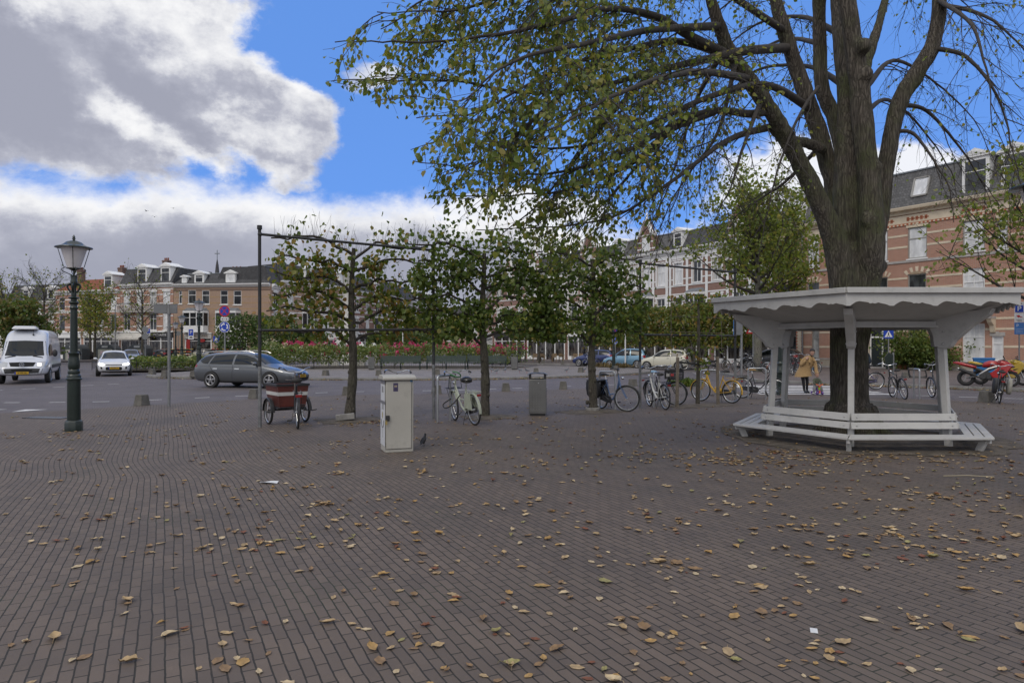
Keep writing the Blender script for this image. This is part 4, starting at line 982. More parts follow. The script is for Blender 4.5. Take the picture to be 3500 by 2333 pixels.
def hoop(c, ang, label, h=.86, w=.46):
 b = MB(); d = Vector((math.cos(ang), math.sin(ang), 0)); r = .07; pts = [Vector((0, 0, -.03))-d*w/2, ZU*(h-r)-d*w/2]
 for k in range(1, 6): a = math.pi/2*k/6; pts.append(-d*(w/2-r)+ZU*(h-r)+(-d*math.cos(a)+ZU*math.sin(a))*r)
 for k in range(0, 7): a = math.pi/2*(1-k/6); pts.append(d*(w/2-r)+ZU*(h-r)+(d*math.cos(a)+ZU*math.sin(a))*r)
 pts.append(Vector((0, 0, -.03))+d*w/2); b.tube(pts, .026, 10)
 return single('bike_hoop', label, 'bike rack', b, M_STEEL, 'steel hoops for locking bicycles', loc=c)
def near_bikes():
 b = bicycle('pale green bicycle with black front rack and green lock beside the dark lime', (-.78, 14.35, 0), (-1.36, 15.45, 0), (.36, .39, .31), 'omafiets', R(-5), R(-8), guard='frame', front_rack=True)
 ch = MB(); pts = [Vector((.72, .02, 1.0)), Vector((.80, .12, 1.06)), Vector((.93, .07, 1.03)), Vector((.92, -.07, .98)), Vector((.80, -.11, 1.0)), Vector((.76, -.05, 1.08)), Vector((.86, .05, 1.12))]
 ch.tube([Vector(q) for q in spline(pts, 4)], .014, 6); obj('chain_lock', ch, mat('green_sleeve', (.03, .16, .05), .7), b)
 ch = MB(); ch.tube([Vector(q) for q in spline([(.62, .0, .62), (.66, .2, .42), (.78, .32, .35), (.93, .3, .42), (.95, .1, .52)], 4)], .014, 6); obj('cable_lock', ch, M_RUBBER, b)
 sc = MB(); sc.ball((.27, 0, .955), (.17, .12, .07), 12, 8); obj('saddle_cover', sc, mat('black_plastic_bag', (.016, .016, .018), .25, var=.2), b)
 ct = MB(); ct.prism([(-.08, .34), (.30, .36), (.24, .66), (-.02, .70)], -.085, -.07, 'y'); ct.prism([(-.08, .34), (.30, .36), (.24, .66), (-.02, .70)], .07, .085, 'y'); obj('coat_guard', ct, mat('bike_paint_91_99_79', (.36, .39, .31)), b)
 hoop((-1.50, 15.05, 0), R(62), 'steel hoop that the pale green bicycle is locked to', 1.02, .5)
 # bicycle behind the utility box
 bicycle('bicycle behind the utility box, only its upswept handlebar showing above', (-2.48, 14.55, 0), (-2.67, 15.63, 0), (.03, .03, .032), 'omafiets', R(2), R(4), front_rack=True)
 b = bicycle('blue step-through bicycle with black rear bags beside the collared lime', (2.40, 18.3, 0), (2.90, 17.35, 0), (.085, .14, .27), 'step', R(5), R(38), bar='flat')
 for y in (-.13, .13): bag(b, y, (.022, .022, .024), (-.42, .16), (.33, .76))
 tp = MB(); tp.box((-.12, 0, .765), (.52, .34, .03)); obj('pannier', tp, M_RUBBER, b, bevel=.01)
 hoop((2.52, 18.05, 0), R(-40), 'steel hoop behind the blue step-through bicycle', 1.0, .48)
 blue = mat('blue_saddle', (.22, .36, .45), .5)
 bicycle('black bicycle with a big black crate on its front rack and a pale blue saddle', (4.12, 20.2, 0), (4.62, 19.2, 0), (.022, .022, .024), 'omafiets', R(4), R(28), saddle=blue, front_rack='crate')
 b = bicycle('white step-through bicycle parked against the crate bicycle', (4.04, 17.95, 0), (3.82, 19.05, 0), (.52, .52, .50), 'step', R(-4), R(-6), bar='sweep')
 hoop((4.0, 18.9, 0), R(60), 'steel hoop between the white and the crate bicycle', .95, .48)
 b = bicycle('yellow step-through bicycle locked to a steel hoop', (6.45, 20.05, 0), (5.72, 20.95, 0), (.58, .34, .03), 'step', R(3), R(6), guard='frame', bar='flat')
 ca = MB(); ca.box((.46, 0, .37), (.24, .05, .10)); obj('frame_box', ca, MATS['bike_paint_147_86_7'], b, bevel=.02)
 hoop((6.02, 20.75, 0), R(-32), 'steel hoop holding the yellow bicycle', .95, .55)
 orange = mat('tan_cover', (.42, .24, .07), .6)
 b = bicycle('black bicycle with tan saddle cover at the hoop beside the frame post', (7.45, 22.1, 0), (8.15, 21.45, 0), (.03, .03, .032), 'omafiets', R(-6), R(22), saddle=orange)
 hoop((7.75, 21.6, 0), R(-15), 'steel hoop nearest the round bench', .98, .52)
 b = bicycle('black bicycle seen from behind on its kickstand, right of the linden trunk', (12.38, 21.5, 0), (12.55, 22.58, 0), (.025, .025, .027), 'sport', R(-10), R(-42))
 hoop((12.98, 21.9, 0), R(80), 'steel hoop beside the black bicycle on its kickstand', .95, .45)
 hoop((13.68, 21.6, 0), R(75), 'steel hoop hidden half by the right bench posts', 1.0, .5)
 bicycle('dark bicycle half hidden behind the right bench posts', (13.5, 21.3, 0), (13.75, 22.3, 0), (.05, .05, .055), 'omafiets', R(-4), R(5))
 b = bicycle('black bicycle hung with grey and black saddlebags in front of the red motorcycle', (14.2, 19.9, 0), (14.75, 20.85, 0), (.024, .024, .026), 'omafiets', R(6), R(8))
 bag(b, .17, (.022, .022, .023), (-.40, .12), (.30, .74)); bag(b, -.17, (.28, .27, .23), (-.40, .12), (.32, .76))
near_bikes()
def far_bikes():
 spec = [('dark bicycle leaning outside the shoe shop, left of its pair', G(2365, 1269), 172, (.04, .05, .06)), ('grey bicycle outside the shoe shop, right of its pair', G(2455, 1270), 10, (.12, .12, .125)),
   ('bicycle beside the warning sign pole', G(2540, 1277), 20, (.025, .025, .03)), ('bicycle with orange frame near the green ornamental post', G(2645, 1283), 14, (.45, .10, .03)),
   ('bicycle behind the trunk of the street tree, right of the warning sign', G(2592, 1277), 168, (.05, .05, .055)),
   ('pale blue bicycle behind the woman in the camel coat', G(2762, 1285), 118, (.16, .30, .50))]
 for lab, p, ang, col in spec:
  d = Vector((math.cos(R(ang)), math.sin(R(ang)), 0)); bicycle(lab, p-d*.54, p+d*.54, col, 'omafiets', R(5), R(5), 'bicycles by the housefronts', z0=.12)
 labs = ['leftmost', 'second', 'third', 'fourth', 'rightmost']
 for k in range(5):
  p = G(2688+k*13, 1291-k*3); a = R(75+k*7); d = Vector((math.cos(a), math.sin(a), 0))
  bicycle('bicycle in the tight cluster behind the woman, %s of five' % labs[k], p-d*.54, p+d*.54, [(.03, .03, .03), (.3, .3, .31), (.05, .05, .06), (.1, .03, .03), (.2, .2, .2)][k], 'omafiets', R(rnd.uniform(-8, 8)), R(rnd.uniform(-20, 20)), 'bicycles by the housefronts', z0=.12)
 isle = [('bicycle leaning near the café tables, left one', G(1846, 1231), 62), ('bicycle leaning near the café tables, right one', G(1862, 1231), 25), ('bicycle beside the slim tree left of the far bin', G(1783, 1228), 10)]
 for lab, p, ang in isle:
  d = Vector((math.cos(R(ang)), math.sin(R(ang)), 0)); bicycle(lab, p-d*.54, p+d*.54, (.03, .03, .035), 'omafiets', R(4), R(10), 'bicycles by the housefronts', z0=.12)
far_bikes()
def cargo_trike():
 root = thing('cargo_trike', 'cargo trike with dark red wooden box and white stripe', 'cargo bike', (-4.32, 13.75, 0), math.atan2(1.3, -.52))
 red = mat('trike_red', (.10, .022, .016), .45, var=.25, scale=5, dirt=.2); ply = mat('trike_ply', (.22, .10, .07), .6, var=.2, stretch=(1, 8, 8)); wh = mat('trike_stripe', (.55, .55, .53), .5, var=.08)
 x0, x1, w0, w1, z0, z1 = .86, 1.62, .275, .335, .38, .84
 def board(a, b, c, d, m, name, t=.018):
  q = [Vector(v) for v in (a, b, c, d)]; n = (q[1]-q[0]).cross(q[3]-q[0]).normalized()*t
  mb = MB().add(q+[v-n for v in q], [(3, 2, 1, 0), (4, 5, 6, 7), (0, 1, 5, 4), (1, 2, 6, 5), (2, 3, 7, 6), (3, 0, 4, 7)]); return obj(name, mb, m, root, bevel=.004)
 P8 = lambda x, s, z: ((x + (z-z0)*(.10 if x == x1 else -.06)), s*(w0+(w1-w0)*(z-z0)/(z1-z0)), z)
 for nm, A, B in (('rear_panel', (x0, 1), (x0, -1)), ('side_panel', (x0, -1), (x1, -1)), ('front_panel', (x1, -1), (x1, 1)), ('side_panel', (x1, 1), (x0, 1))):
  o = board(P8(A[0], A[1], z0), P8(B[0], B[1], z0), P8(B[0], B[1], z1), P8(A[0], A[1], z1), red, nm)
  za, zb = z0+.24, z0+.315
  s = MB(); q = [Vector(P8(A[0], A[1]*1.006, za)), Vector(P8(B[0], B[1]*1.006, za)), Vector(P8(B[0], B[1]*1.006, zb)), Vector(P8(A[0], A[1]*1.006, zb))]; n = (q[1]-q[0]).cross(q[3]-q[0]).normalized()*.003
  s.add([v+n for v in q]+[v-n*.5 for v in q], [(3, 2, 1, 0), (4, 5, 6, 7), (0, 1, 5, 4), (1, 2, 6, 5), (2, 3, 7, 6), (3, 0, 4, 7)]); obj('stripe', s, wh, o, smooth=0)
  t_ = MB(); t_.bar(P8(A[0], A[1]*1.01, z1+.005), P8(B[0], B[1]*1.01, z1+.005), .035, .045); obj('rim_strip', t_, M_BLACKP, o)
 fl = MB(); fl.bb(x0-.02, x1+.05, -w0, w0, z0-.03, z0-.004); obj('floor_panel', fl, M_BLACKP, root)
 ax = MB(); ax.tube([(1.22, -.42, .30), (1.22, .42, .30)], .02, 8); ax.tube([(.40, 0, .30), (.75, 0, .34), (1.3, 0, .34)], .03, 8)
 for y in (-.22, .22): ax.tube([(.95, y, .38), (1.22, y, .30), (1.6, y, .38)], .016, 6)
 obj('axle', ax, M_BLACKP, root)
 for y in (-.40, .40):
  wheel(root, (1.22, y, .27), .27, None, .026)
  g = MB(); pts = arc((1.22, y, .27), .305, 0, 180, 12); g.loft([[p+Vector((0, yy, 0))+(p-Vector((1.22, y, .27))).normalized()*dz for yy, dz in ((-.045, -.02), (-.03, 0), (.03, 0), (.045, -.02), (.03, -.006), (-.03, -.006))] for p in pts]); obj('mudguard', g, M_BLACKP, root)
  bp = MB(); bp.tube([(1.1, y*.8, .30), (.93, y*1.1, .28), (.93, y*1.36, .29)], .013, 6); obj('bumper', bp, M_BLACKP, root)
 wheel(root, (0, 0, .335), .335, None, .022)
 f = MB(); f.tube([(.40, 0, .30), (.30, 0, .86)], .02, 8); f.tube([(.30, 0, .55), (.86, 0, .36)], .022, 8)
 for y in (-.05, .05): f.tube([(0, y, .335), (.40, y*.6, .30)], .011, 6); f.tube([(0, y, .335), (.31, y*.5, .72)], .010, 6)
 obj('frame', f, M_BLACKP, root)
 g = MB(); pts = arc((0, 0, .335), .36, 10, 185, 12); g.loft([[p+Vector((0, yy, 0))+(p-Vector((0, 0, .335))).normalized()*dz for yy, dz in ((-.03, -.014), (-.02, 0), (.02, 0), (.03, -.014), (.02, -.005), (-.02, -.005))] for p in pts]); obj('mudguard', g, M_BLACKP, root)
 rk = MB()
 for y in (-.07, .07): rk.tube([(-.28, y, .74), (.24, y, .76)], .008, 5); rk.tube([(-.12, y, .74), (0, y, .34)], .006, 5)
 rk.tube([(-.28, -.07, .74), (-.28, .07, .74)], .008, 5); obj('rack', rk, M_BLACKP, root)
 rl = MB(); rl.box((-.30, 0, .68), (.03, .12, .055)); obj('rear_lamp', rl, M_REDL, root, bevel=.006)
 sd_ = MB(); secs = []
 for x, w, h in ((-.16, .02, .03), (-.13, .10, .06), (-.05, .115, .055), (.06, .06, .035), (.16, .025, .02)): secs.append([Vector((.27+x, w*math.cos(t), .97+h*math.sin(t))) for t in [2*math.pi*k/10 for k in range(10)]])
 sd_.loft(secs); obj('saddle', sd_, M_RUBBER, root, smooth=70)
 hb = MB(); hb.tube([(.74, 0, .70), (.66, 0, 1.12)], .014, 8)
 for s_ in (-1, 1):
  pl = [(.66, 0, 1.12), (.70, s_*.12, 1.13), (.66, s_*.24, 1.20), (.52, s_*.31, 1.22), (.42, s_*.33, 1.21)]
  hb.tube([Vector(q) for q in spline(pl, 4)], .0125, 7); gr = MB(); gr.tube([(.52, s_*.31, 1.22), (.40, s_*.333, 1.21)], .018, 8); obj('grip', gr, M_RUBBER, root)
 obj('handlebar', hb, M_CHROME, root)
 cr = MB(); ring(cr, (.40, -.05, .29), .09, .008, n=18, m=4)
 for s_ in (-1, 1): cr.tube([(.40, .06*s_, .29), (.40+.03*s_, .08*s_, .29-.16*s_)], .009, 5); pd = MB(); pd.box((.40+.03*s_, .13*s_, .29-.16*s_), (.09, .09, .025)); obj('pedal', pd, M_RUBBER, root)
 obj('crank', cr, M_CHROME, root)
 T = Matrix.Translation((.75, 0, 0)) @ Matrix.Rotation(R(15), 4, 'Z') @ Matrix.Translation((-.75, 0, 0))     # the box axle is steered to one side
 for ch in list(root.children):
  if sum(c[0] for c in ch.bound_box)/8 > .8 and ch.name.split('.')[0] not in ('handlebar', 'grip'): ch.matrix_local = T
cargo_trike()
# ================================================================ utility box, bins, lamps, signs, bollards
def utility_box():
 c = Vector((-1.835, 10.89, 0)); root = thing('utility_box', 'cream metal utility box with padlocked door and stickers', 'utility box', c, R(20))
 m = mat('cream_metal', (.40, .385, .345), .5, var=.06, scale=2, dirt=.18); w, d, h = .445, .43, 1.13
 b = MB(); b.bb(-w/2, w/2, -d/2, d/2, 0, h); obj('body', b, m, root, bevel=.012)
 b = MB(); sec = []
 b.prism([(-d/2-.045, h), (d/2+.045, h+.0), (d/2+.045, h+.04), (d/2-.06, h+.075), (-d/2+.06, h+.075), (-d/2-.045, h+.04)], -w/2-.035, w/2+.035, 'x'); obj('lid', b, m, root, bevel=.01)
 b = MB(); b.bb(-w/2+.012, w/2-.035, -d/2-.014, -d/2-.001, .06, h-.02); dr = obj('door', b, m, root, bevel=.006)
 fr = MB(); x0, x1, z0, z1, y = -w/2+.006, w/2-.029, .054, h-.014, -d/2-.004
 for a in ((x0, x1, z0-.004, z0), (x0, x1, z1, z1+.004), (x0-.004, x0, z0, z1), (x1, x1+.004, z0, z1)): fr.bb(a[0], a[1], y, y+.003, a[2], a[3])
 obj('door_gap', fr, mat('gap_dark', (.04, .04, .038), .8, var=0), dr)
 lk = MB(); lk.bb(-w/2-.002, -w/2+.062, -d/2-.05, -d/2-.014, .50, .585); obj('lock_box', lk, mat('lock_black', (.03, .03, .03), .5), dr, bevel=.006)
 pk = MB(); pk.box((-w/2+.008, -d/2-.05, .47), (.03, .016, .05)); ring(pk, (-w/2+.008, -d/2-.05, .50), .012, .004, n=12, m=5); obj('padlock', pk, mat('brass', (.5, .38, .15), .4, .8), dr)
 st = MB(); st.bb(-.10, -.025, -d/2-.0165, -d/2-.0135, .955, 1.085); obj('sticker', st, mat('sticker_violet', (.05, .04, .10), .5, var=.4, scale=30), dr)
 st = MB(); st.bb(-.085, -.04, -d/2-.0180, -d/2-.0168, 1.02, 1.05); obj('sticker', st, mat('sticker_tan', (.30, .24, .18), .5), dr)
 st = MB(); st.bb(.165, .205, -d/2-.0165, -d/2-.0135, 1.10, 1.15); obj('sticker', st, mat('sticker_blue', (.02, .10, .22), .5, var=.5, scale=60), dr)
 # left side: poster, grey tape bands and the drawn lines
 px = -w/2-.003; paper = mat('poster_paper', (.55, .56, .58), .6, var=.06); tape = mat('grey_tape', (.18, .18, .20), .4)
 q = MB(); q.bb(px-.002, px, -d/2+.03, d/2-.03, .80, 1.06); obj('poster', q, paper, root); q = MB(); q.bb(px-.003, px-.0015, -.08, .08, .93, 1.03); obj('poster_print', q, mat('print_grey', (.25, .25, .25), .6, var=.5, scale=40), root)
 q = MB(); q.bb(px-.003, px, -d/2, d/2, 1.07, 1.12); obj('tape', q, tape, root); q = MB(); q.bb(px-.003, px, -d/2, d/2, .755, .80); obj('tape', q, tape, root)
 q = MB(); q.bb(px-.002, px, -d/2+.01, d/2-.01, .10, .75); obj('poster', q, paper, root)
 ln = mat('marker_black', (.03, .03, .03), .7, var=0)
 dm = MB()
 for yy in (.045, -.02, -.085): dm.bb(px-.004, px-.002, yy-.008, yy+.008, .66, .75)
 dm.tube([Vector((px-.003, y_, z_)) for y_, z_ in spline([(.11, .50), (.09, .43), (.03, .385), (-.05, .385), (-.11, .44), (-.125, .50)], 5)], .006, 4); dm.bb(px-.004, px-.002, -.025, -.015, .22, .385)
 obj('drawing', dm, ln, root, smooth=0)
 st = MB(); st.disc((px-.004, 0, .575), .035, 'x', 16, .055); obj('sticker', st, mat('sticker_olive', (.28, .22, .03), .5), root, recalc=False)
utility_box()
M_GALV = mat('bin_grey', (.155, .155, .152), .45, .35, var=.1, scale=3, dirt=.15)
def bin_(name_label, c, rz, h=1.02, w=.42, loc_z=0.0, group='square grey steel litter bins', first=[None]):
 if first[0] is None:
  root = thing('litter_bin', name_label, 'bin', c, rz, group)
  b = MB(); b.bb(-w/2, w/2, -w/2, w/2, .05, .86*h); obj('body', b, M_GALV, root, bevel=.012)
  b = MB(); b.bb(-w/2+.03, w/2-.03, -w/2+.03, w/2-.03, 0, .05); obj('plinth', b, M_BLACKP, root)
  b = MB(); b.bb(-w/2+.01, w/2-.01, -w/2-.012, -w/2-.001, .09, .85*h); d_ = obj('door', b, M_GALV, root, bevel=.006)
  nb = MB()
  for i in range(6):
   for j in range(9): nb.ball((-.16+i*.064, -w/2-.013, .16+j*.062), .011, 6, 4)
  obj('studs', nb, M_GALV, d_)['kind'] = 'stuff'
  nb = MB()
  for i in range(6):
   for j in range(9): nb.ball((w/2+.001, -.16+i*.064, .16+j*.062), .011, 6, 4)
  obj('studs', nb, M_GALV, root)['kind'] = 'stuff'
  k = MB(); k.tube([(.02, -w/2-.02, .79), (.02, -w/2-.004, .79)], .014, 8); obj('keyhole', k, M_STEEL, d_)
  for x in (-1, 1):
   p = MB(); p.bb(x*(w/2-.03)-.028, x*(w/2-.03)+.028, -w/2+.02, w/2-.02, .86*h, .975*h); obj('hood_post', p, M_BLACKP, root)
  hd = MB(); hd.prism([(-w/2-.03, .955*h), (-w/2+.05, .985*h), (0, .995*h), (w/2-.05, .985*h), (w/2+.03, .955*h), (w/2+.03, .965*h), (w/2-.05, 1.0*h), (0, 1.012*h), (-w/2+.05, 1.0*h), (-w/2-.03, .965*h)], -w/2-.02, w/2+.02, 'y'); obj('hood', hd, M_BLACKP, root)
  i_ = MB(); i_.bb(-w/2+.06, w/2-.06, -w/2+.04, w/2-.04, .86*h, .866*h); obj('opening', i_, mat('bin_dark', (.01, .01, .01), .9, var=0), root)
  first[0] = root; return root
 return dup(first[0], c, rz, name_label)
bin_('grey steel bin with black hood on the near brick paving', (.62, 16.55, 0), R(-2))
bin_('grey steel bin beside the left end of the three park benches', (-9.6, 46.6, .12), R(12))
bin_('grey steel bin beside the right end of the three park benches', (.18, 46.8, .12), R(-6))
bin_('small far grey steel bin left of the café tables', (3.0, 75.0, .12), R(5))
# ------------------------------------------------------------ lantern posts
M_LGREEN = mat('lamp_green', (.006, .015, .011), .38, var=.2, scale=6, coat=.3, dirt=.1)
M_LGLASS = mat('opal_glass', (.62, .60, .62), .35, var=.05)
def lamp_post(label, loc, rz=0, h=3.72):
 root = thing('street_lamp', label, 'street lamp', loc, rz, 'green cast iron lantern posts')
 k = h/3.72
 base = [(.158, 0), (.158, .17), (.148, .19), (.144, .20), (.128, .215), (.12, .22)]
 b = MB(); b.lathe(base, 8); obj('base', b, M_LGREEN, root, smooth=25)
 sh = [(.118, .22), (.115, 1.0), (.138, 1.005), (.142, 1.03), (.125, 1.05), (.124, 1.08), (.118, 1.10), (.10, 1.12), (.108, 1.15), (.10, 1.19), (.09, 1.21), (.10, 1.24), (.104, 1.30), (.094, 1.40), (.085, 1.45), (.09, 1.50), (.10, 1.52), (.10, 1.535), (.078, 1.55)]
 b = MB(); b.lathe(sh, 16); obj('pedestal', b, M_LGREEN, root, smooth=35)
 p = [(.068, 1.54), (.060, 2.38), (.07, 2.39), (.074, 2.42), (.062, 2.44), (.06, 2.48), (.08, 2.50), (.088, 2.52), (.075, 2.54), (.055, 2.56), (.052, 2.60)]
 b = MB(); b.lathe(p, 12); obj('pole', b, M_LGREEN, root, smooth=35)
 cp = [(.05, 2.58), (.09, 2.60), (.105, 2.612), (.09, 2.625), (.045, 2.64), (.05, 2.72), (.04, 2.78), (.06, 2.88), (.065, 2.94), (.055, 2.96), (.062, 3.04), (.05, 3.055), (.02, 3.06)]
 b = MB(); b.lathe(cp, 10)
 for i in range(4):
  a = i*math.pi/2; c_, s_ = math.cos(a), math.sin(a)
  b.tube([Vector((q[0]*c_, q[0]*s_, q[1])) for q in spline([(.05, 2.72), (.10, 2.80), (.105, 2.86), (.075, 2.89), (.07, 2.85)], 4)], .018, 6)
 obj('capital', b, M_LGREEN, root, smooth=35)
 for i in range(4):
  a = i*math.pi/2+.4; c_, s_ = math.cos(a), math.sin(a)
  b = MB(); b.tube([Vector((q[0]*c_, q[0]*s_, q[1])) for q in spline([(.03, 3.06), (.11, 3.09), (.19, 3.13), (.195, 3.175), (.14, 3.20), (.10, 3.18)], 4)], .0085, 6); obj('scroll', b, M_LGREEN, root)
 b = MB(); b.tube([(0, 0, 3.05), (0, 0, 3.18)], .016, 8); b.lathe([(.03, 3.14), (.075, 3.165), (.118, 3.185), (.118, 3.195)], 12); obj('lantern_base', b, M_LGREEN, root)
 b = MB(); b.lathe([(.112, 3.197), (.232, 3.60), (.225, 3.602)], 24); obj('glass', b, M_LGLASS, root, smooth=60)
 for i in range(4):
  a = i*math.pi/2+.15; c_, s_ = math.cos(a), math.sin(a)
  b = MB(); b.tube([Vector((.115*c_, .115*s_, 3.20)), Vector((.17*c_, .17*s_, 3.215)), Vector((.275*c_, .275*s_, 3.61))], .007, 5); obj('lantern_rib', b, M_LGREEN, root)
 ht = [(.315, 3.585), (.328, 3.59), (.32, 3.605), (.22, 3.635), (.175, 3.665), (.13, 3.705), (.06, 3.73), (.02, 3.74), (.02, 3.755), (.035, 3.765), (.02, 3.785), (.028, 3.80), (.004, 3.85)]
 b = MB(); b.lathe(ht, 28); obj('hat', b, M_LGREEN, root, smooth=40)
 if h != 3.72: root.scale = (k, k, k)
 return root
LP = lamp_post('large near lantern post standing by the left road edge', (-8.60, 13.4, 0), R(20))
def lamp_copy(label, loc, k=1.0, rz=0):
 c = dup(LP, loc, rz, label); c.scale = (k, k, k); return c
lamp_copy('lantern post at the right edge of the picture, mostly cut off', (5.53, 7.1, 0), .92)
L1 = lamp_copy('lantern post on the island corner nearest the street name sign', (-17.7, 38.6, .12), 1.12, .3)
lamp_copy('second lantern post back in the island row', (-26.6, 55.0, .0), 1.13)
lamp_copy('third lantern post back in the island row', (-34.0, 69.0, .0), 1.12)
lamp_copy('fourth and smallest lantern post in the island row', (-41.2, 82.0, .12), 1.1)
lamp_copy('lantern post behind the right lime, by the blue cars', (7.3, 49.0, .12), 1.0)
def orn_post():
 root = thing('ornamental_post', 'green cast iron post with knob finial seen under the bench roof', 'post', (9.28, 23.6, 0))
 b = MB(); b.lathe([(.17, 0), (.17, .12), (.135, .14), (.135, .72), (.16, .74), (.165, .78), (.14, .8), (.13, .9), (.10, .95), (.105, 1.05), (.13, 1.08), (.095, 1.12), (.08, 1.16)], 14); obj('base', b, M_LGREEN, root, smooth=35)
 b = MB(); b.lathe([(.078, 1.15), (.068, 2.25), (.09, 2.28), (.09, 2.31), (.05, 2.33)], 12); obj('pole', b, M_LGREEN, root, smooth=35)
 b = MB(); b.lathe([(.045, 2.32), (.075, 2.38), (.05, 2.43), (.03, 2.46), (.045, 2.49), (.02, 2.52), (.005, 2.57)], 12); obj('finial', b, M_LGREEN, root, smooth=35)
orn_post()
# ------------------------------------------------------------ stone blocks (bollards)
M_BLOCK = mat('block_stone', (.125, .118, .105), .9, var=.3, scale=5, dirt=.4, bump=.6)
def block(u, v, label, s=1.0, z=0.0, Y=None):
 p = G(u, v, z) if Y is None else Vector(((u-U0)/FPX*Y, Y, z))
 b = MB(); b.box((0, 0, .15), (.32, .32, .32), taper=.74)
 o = single('stone_block', label, 'bollard', b, M_BLOCK, 'low stone blocks along the kerbs', loc=p, rz=rnd.uniform(-.5, .5), bevel=.02); o.scale = (s, s, s)
for a in [(485, 1385, 'low stone block left of the street name sign pole'), (871, 1361, 'low stone block just left of the near frame post'), (1186, 1350, 'low stone block behind the browning lime trunk'), (1492, 1345, 'low stone block behind the second frame post'),
   (1729, 1336, 'low stone block between the dark lime and the near bin'), (1925, 1329, 'low stone block right of the near bin, before the collared lime'), (2163, 1319, 'low stone block between the blue bicycle and the frame post'), (2328, 1317, 'low stone block behind the crate bicycle in grass'), (3372, 1374, 'low stone block right of the bag-laden bicycle', 1.1)]: block(*a)
for a in [(520, 1279, 'low stone block on the island left edge, nearest'), (508, 1254, 'low stone block on the island left edge, middle'), (500, 1240, 'low stone block on the island left edge, farthest'), (564, 1286, 'low stone block on the island front, left of the lantern'), (660, 1287, 'low stone block beside the island lantern foot'), (1113, 1283, 'low stone block on the island behind the grey estate car'), (1294, 1283, 'low stone block on the island above the utility box'), (1495, 1280, 'low stone block on the island behind the pipe post'),
   (1663, 1281, 'low stone block on the island left of the pigeons'), (1832, 1275, 'low stone block on the island behind the near bin'), (1985, 1272, 'low stone block on the island among pigeons, right'), (2106, 1266, 'low stone block on the island near the white pole'), (1793, 1238, 'far low stone block left of the café'), (1857, 1241, 'far low stone block before the leaning bicycles'), (1924, 1244, 'far low stone block before the café tables')]: block(*a, z=.12)
block(3093, 1291, 'low stone block by the curved slatted bench', .9, .12); block(2550, 1300, 'low stone block near the zebra crossing', .8, .12)
# ------------------------------------------------------------ signs
M_POLE = mat('pole_galvanised', (.235, .24, .245), .5, .5, var=.12, scale=6, dirt=.25)
M_SBLUE = mat('sign_blue', (.008, .045, .36), .35, var=.04); M_SRED = mat('sign_red', (.42, .012, .016), .35, var=.04); M_SWHITE = mat('sign_white', (.66, .66, .66), .4, var=.04); M_SBLACK = mat('sign_black', (.015, .015, .015), .5, var=0); M_SBACK = mat('sign_back', (.20, .205, .21), .5, .4, var=.12)
def sign_root(name, label, loc, rz, h, r=.03, group=None):
 root = thing(name, label, 'sign', loc, rz, group); b = MB(); b.tube([(0, .03, -.02), (0, .03, h)], r, 10); obj('pole', b, M_POLE, root); return root
def disc_sign(root, z, r, kind, y=-.012):
 b = MB(); b.tube([(0, y+.012, z), (0, y, z)], r, 28); bd = obj('plate', b, M_SWHITE if kind == 'round' else M_SRED if kind in ('nostop', 'noentry') else M_SBACK, root)
 if kind == 'back': return
 if kind == 'noentry':
  q = MB(); q.bb(-r*.72, r*.72, y-.004, y-.001, z-r*.17, z+r*.17); obj('bar', q, M_SWHITE, bd); return
 q = MB(); q.disc((0, y-.003, z), r*(.80 if kind == 'nostop' else .93), 'y', 28); obj('field', q, M_SBLUE, bd, recalc=False, smooth=0)
 if kind == 'nostop':
  for a in (45, -45):
   q = MB(); c, s = math.cos(R(a)), math.sin(R(a)); L_, w = r*.80, r*.075
   yy = y-.005-(a > 0)*.001
   q.add([(c*x-s*t, yy, z+s*x+c*t) for x, t in ((-L_, -w), (L_, -w), (L_, w), (-L_, w))], [(0, 1, 2, 3)]); obj('stroke', q, M_SRED, bd, recalc=False, smooth=0)
 else:
  for k in range(3):
   q = MB(); a0 = 90+120*k+12; pts = []; ri, ro = r*.48, r*.70
   for j in range(9): a = R(a0+70*j/8); pts.append((ro*math.cos(a), ro*math.sin(a)))
   for j in range(9): a = R(a0+70*(1-j/8)); pts.append((ri*math.cos(a), ri*math.sin(a)))
   q.add([(x, y-.005, z+t) for x, t in pts], [(j, j+1, 16-j, 17-j) for j in range(8)])
   ah = [R(a0-22), R(a0+4)]; q.add([(r*.59*math.cos(ah[0]), y-.005, z+r*.59*math.sin(ah[0])), (r*.86*math.cos(ah[1]), y-.005, z+r*.86*math.sin(ah[1])), (r*.30*math.cos(ah[1]), y-.005, z+r*.30*math.sin(ah[1]))], [(0, 1, 2)])
   obj('arrow', q, M_SWHITE, bd, recalc=False, smooth=0)
def panel(root, x0, x1, z0, z1, m, y=-.012, name='plate', bord=None):
 b = MB(); b.bb(x0, x1, y, y+.012, z0, z1); return obj(name, b, m, root, bevel=.004)
def traffic_pair(label, loc, rz, h=3.95):
 s = sign_root('traffic_sign', label, loc, rz, h, .04); disc_sign(s, h-.32, .31, 'nostop'); p = panel(s, -.22, .22, h-.86, h-.66, M_SWHITE)
 q = MB(); q.bb(-.11, .11, -.018, -.015, h-.772, h-.748)
 for sg in (-1, 1): q.add([(sg*.19, -.017, h-.76), (sg*.11, -.017, h-.71), (sg*.11, -.017, h-.81)], [(0, 1, 2)])
 obj('arrow', q, M_SBLACK, p, smooth=0, recalc=False); disc_sign(s, h-1.20, .31, 'round')
traffic_pair('no-stopping disc above a blue roundabout disc, over the grey estate car', (-16.0, 38.0, .12), R(-6), 3.86)
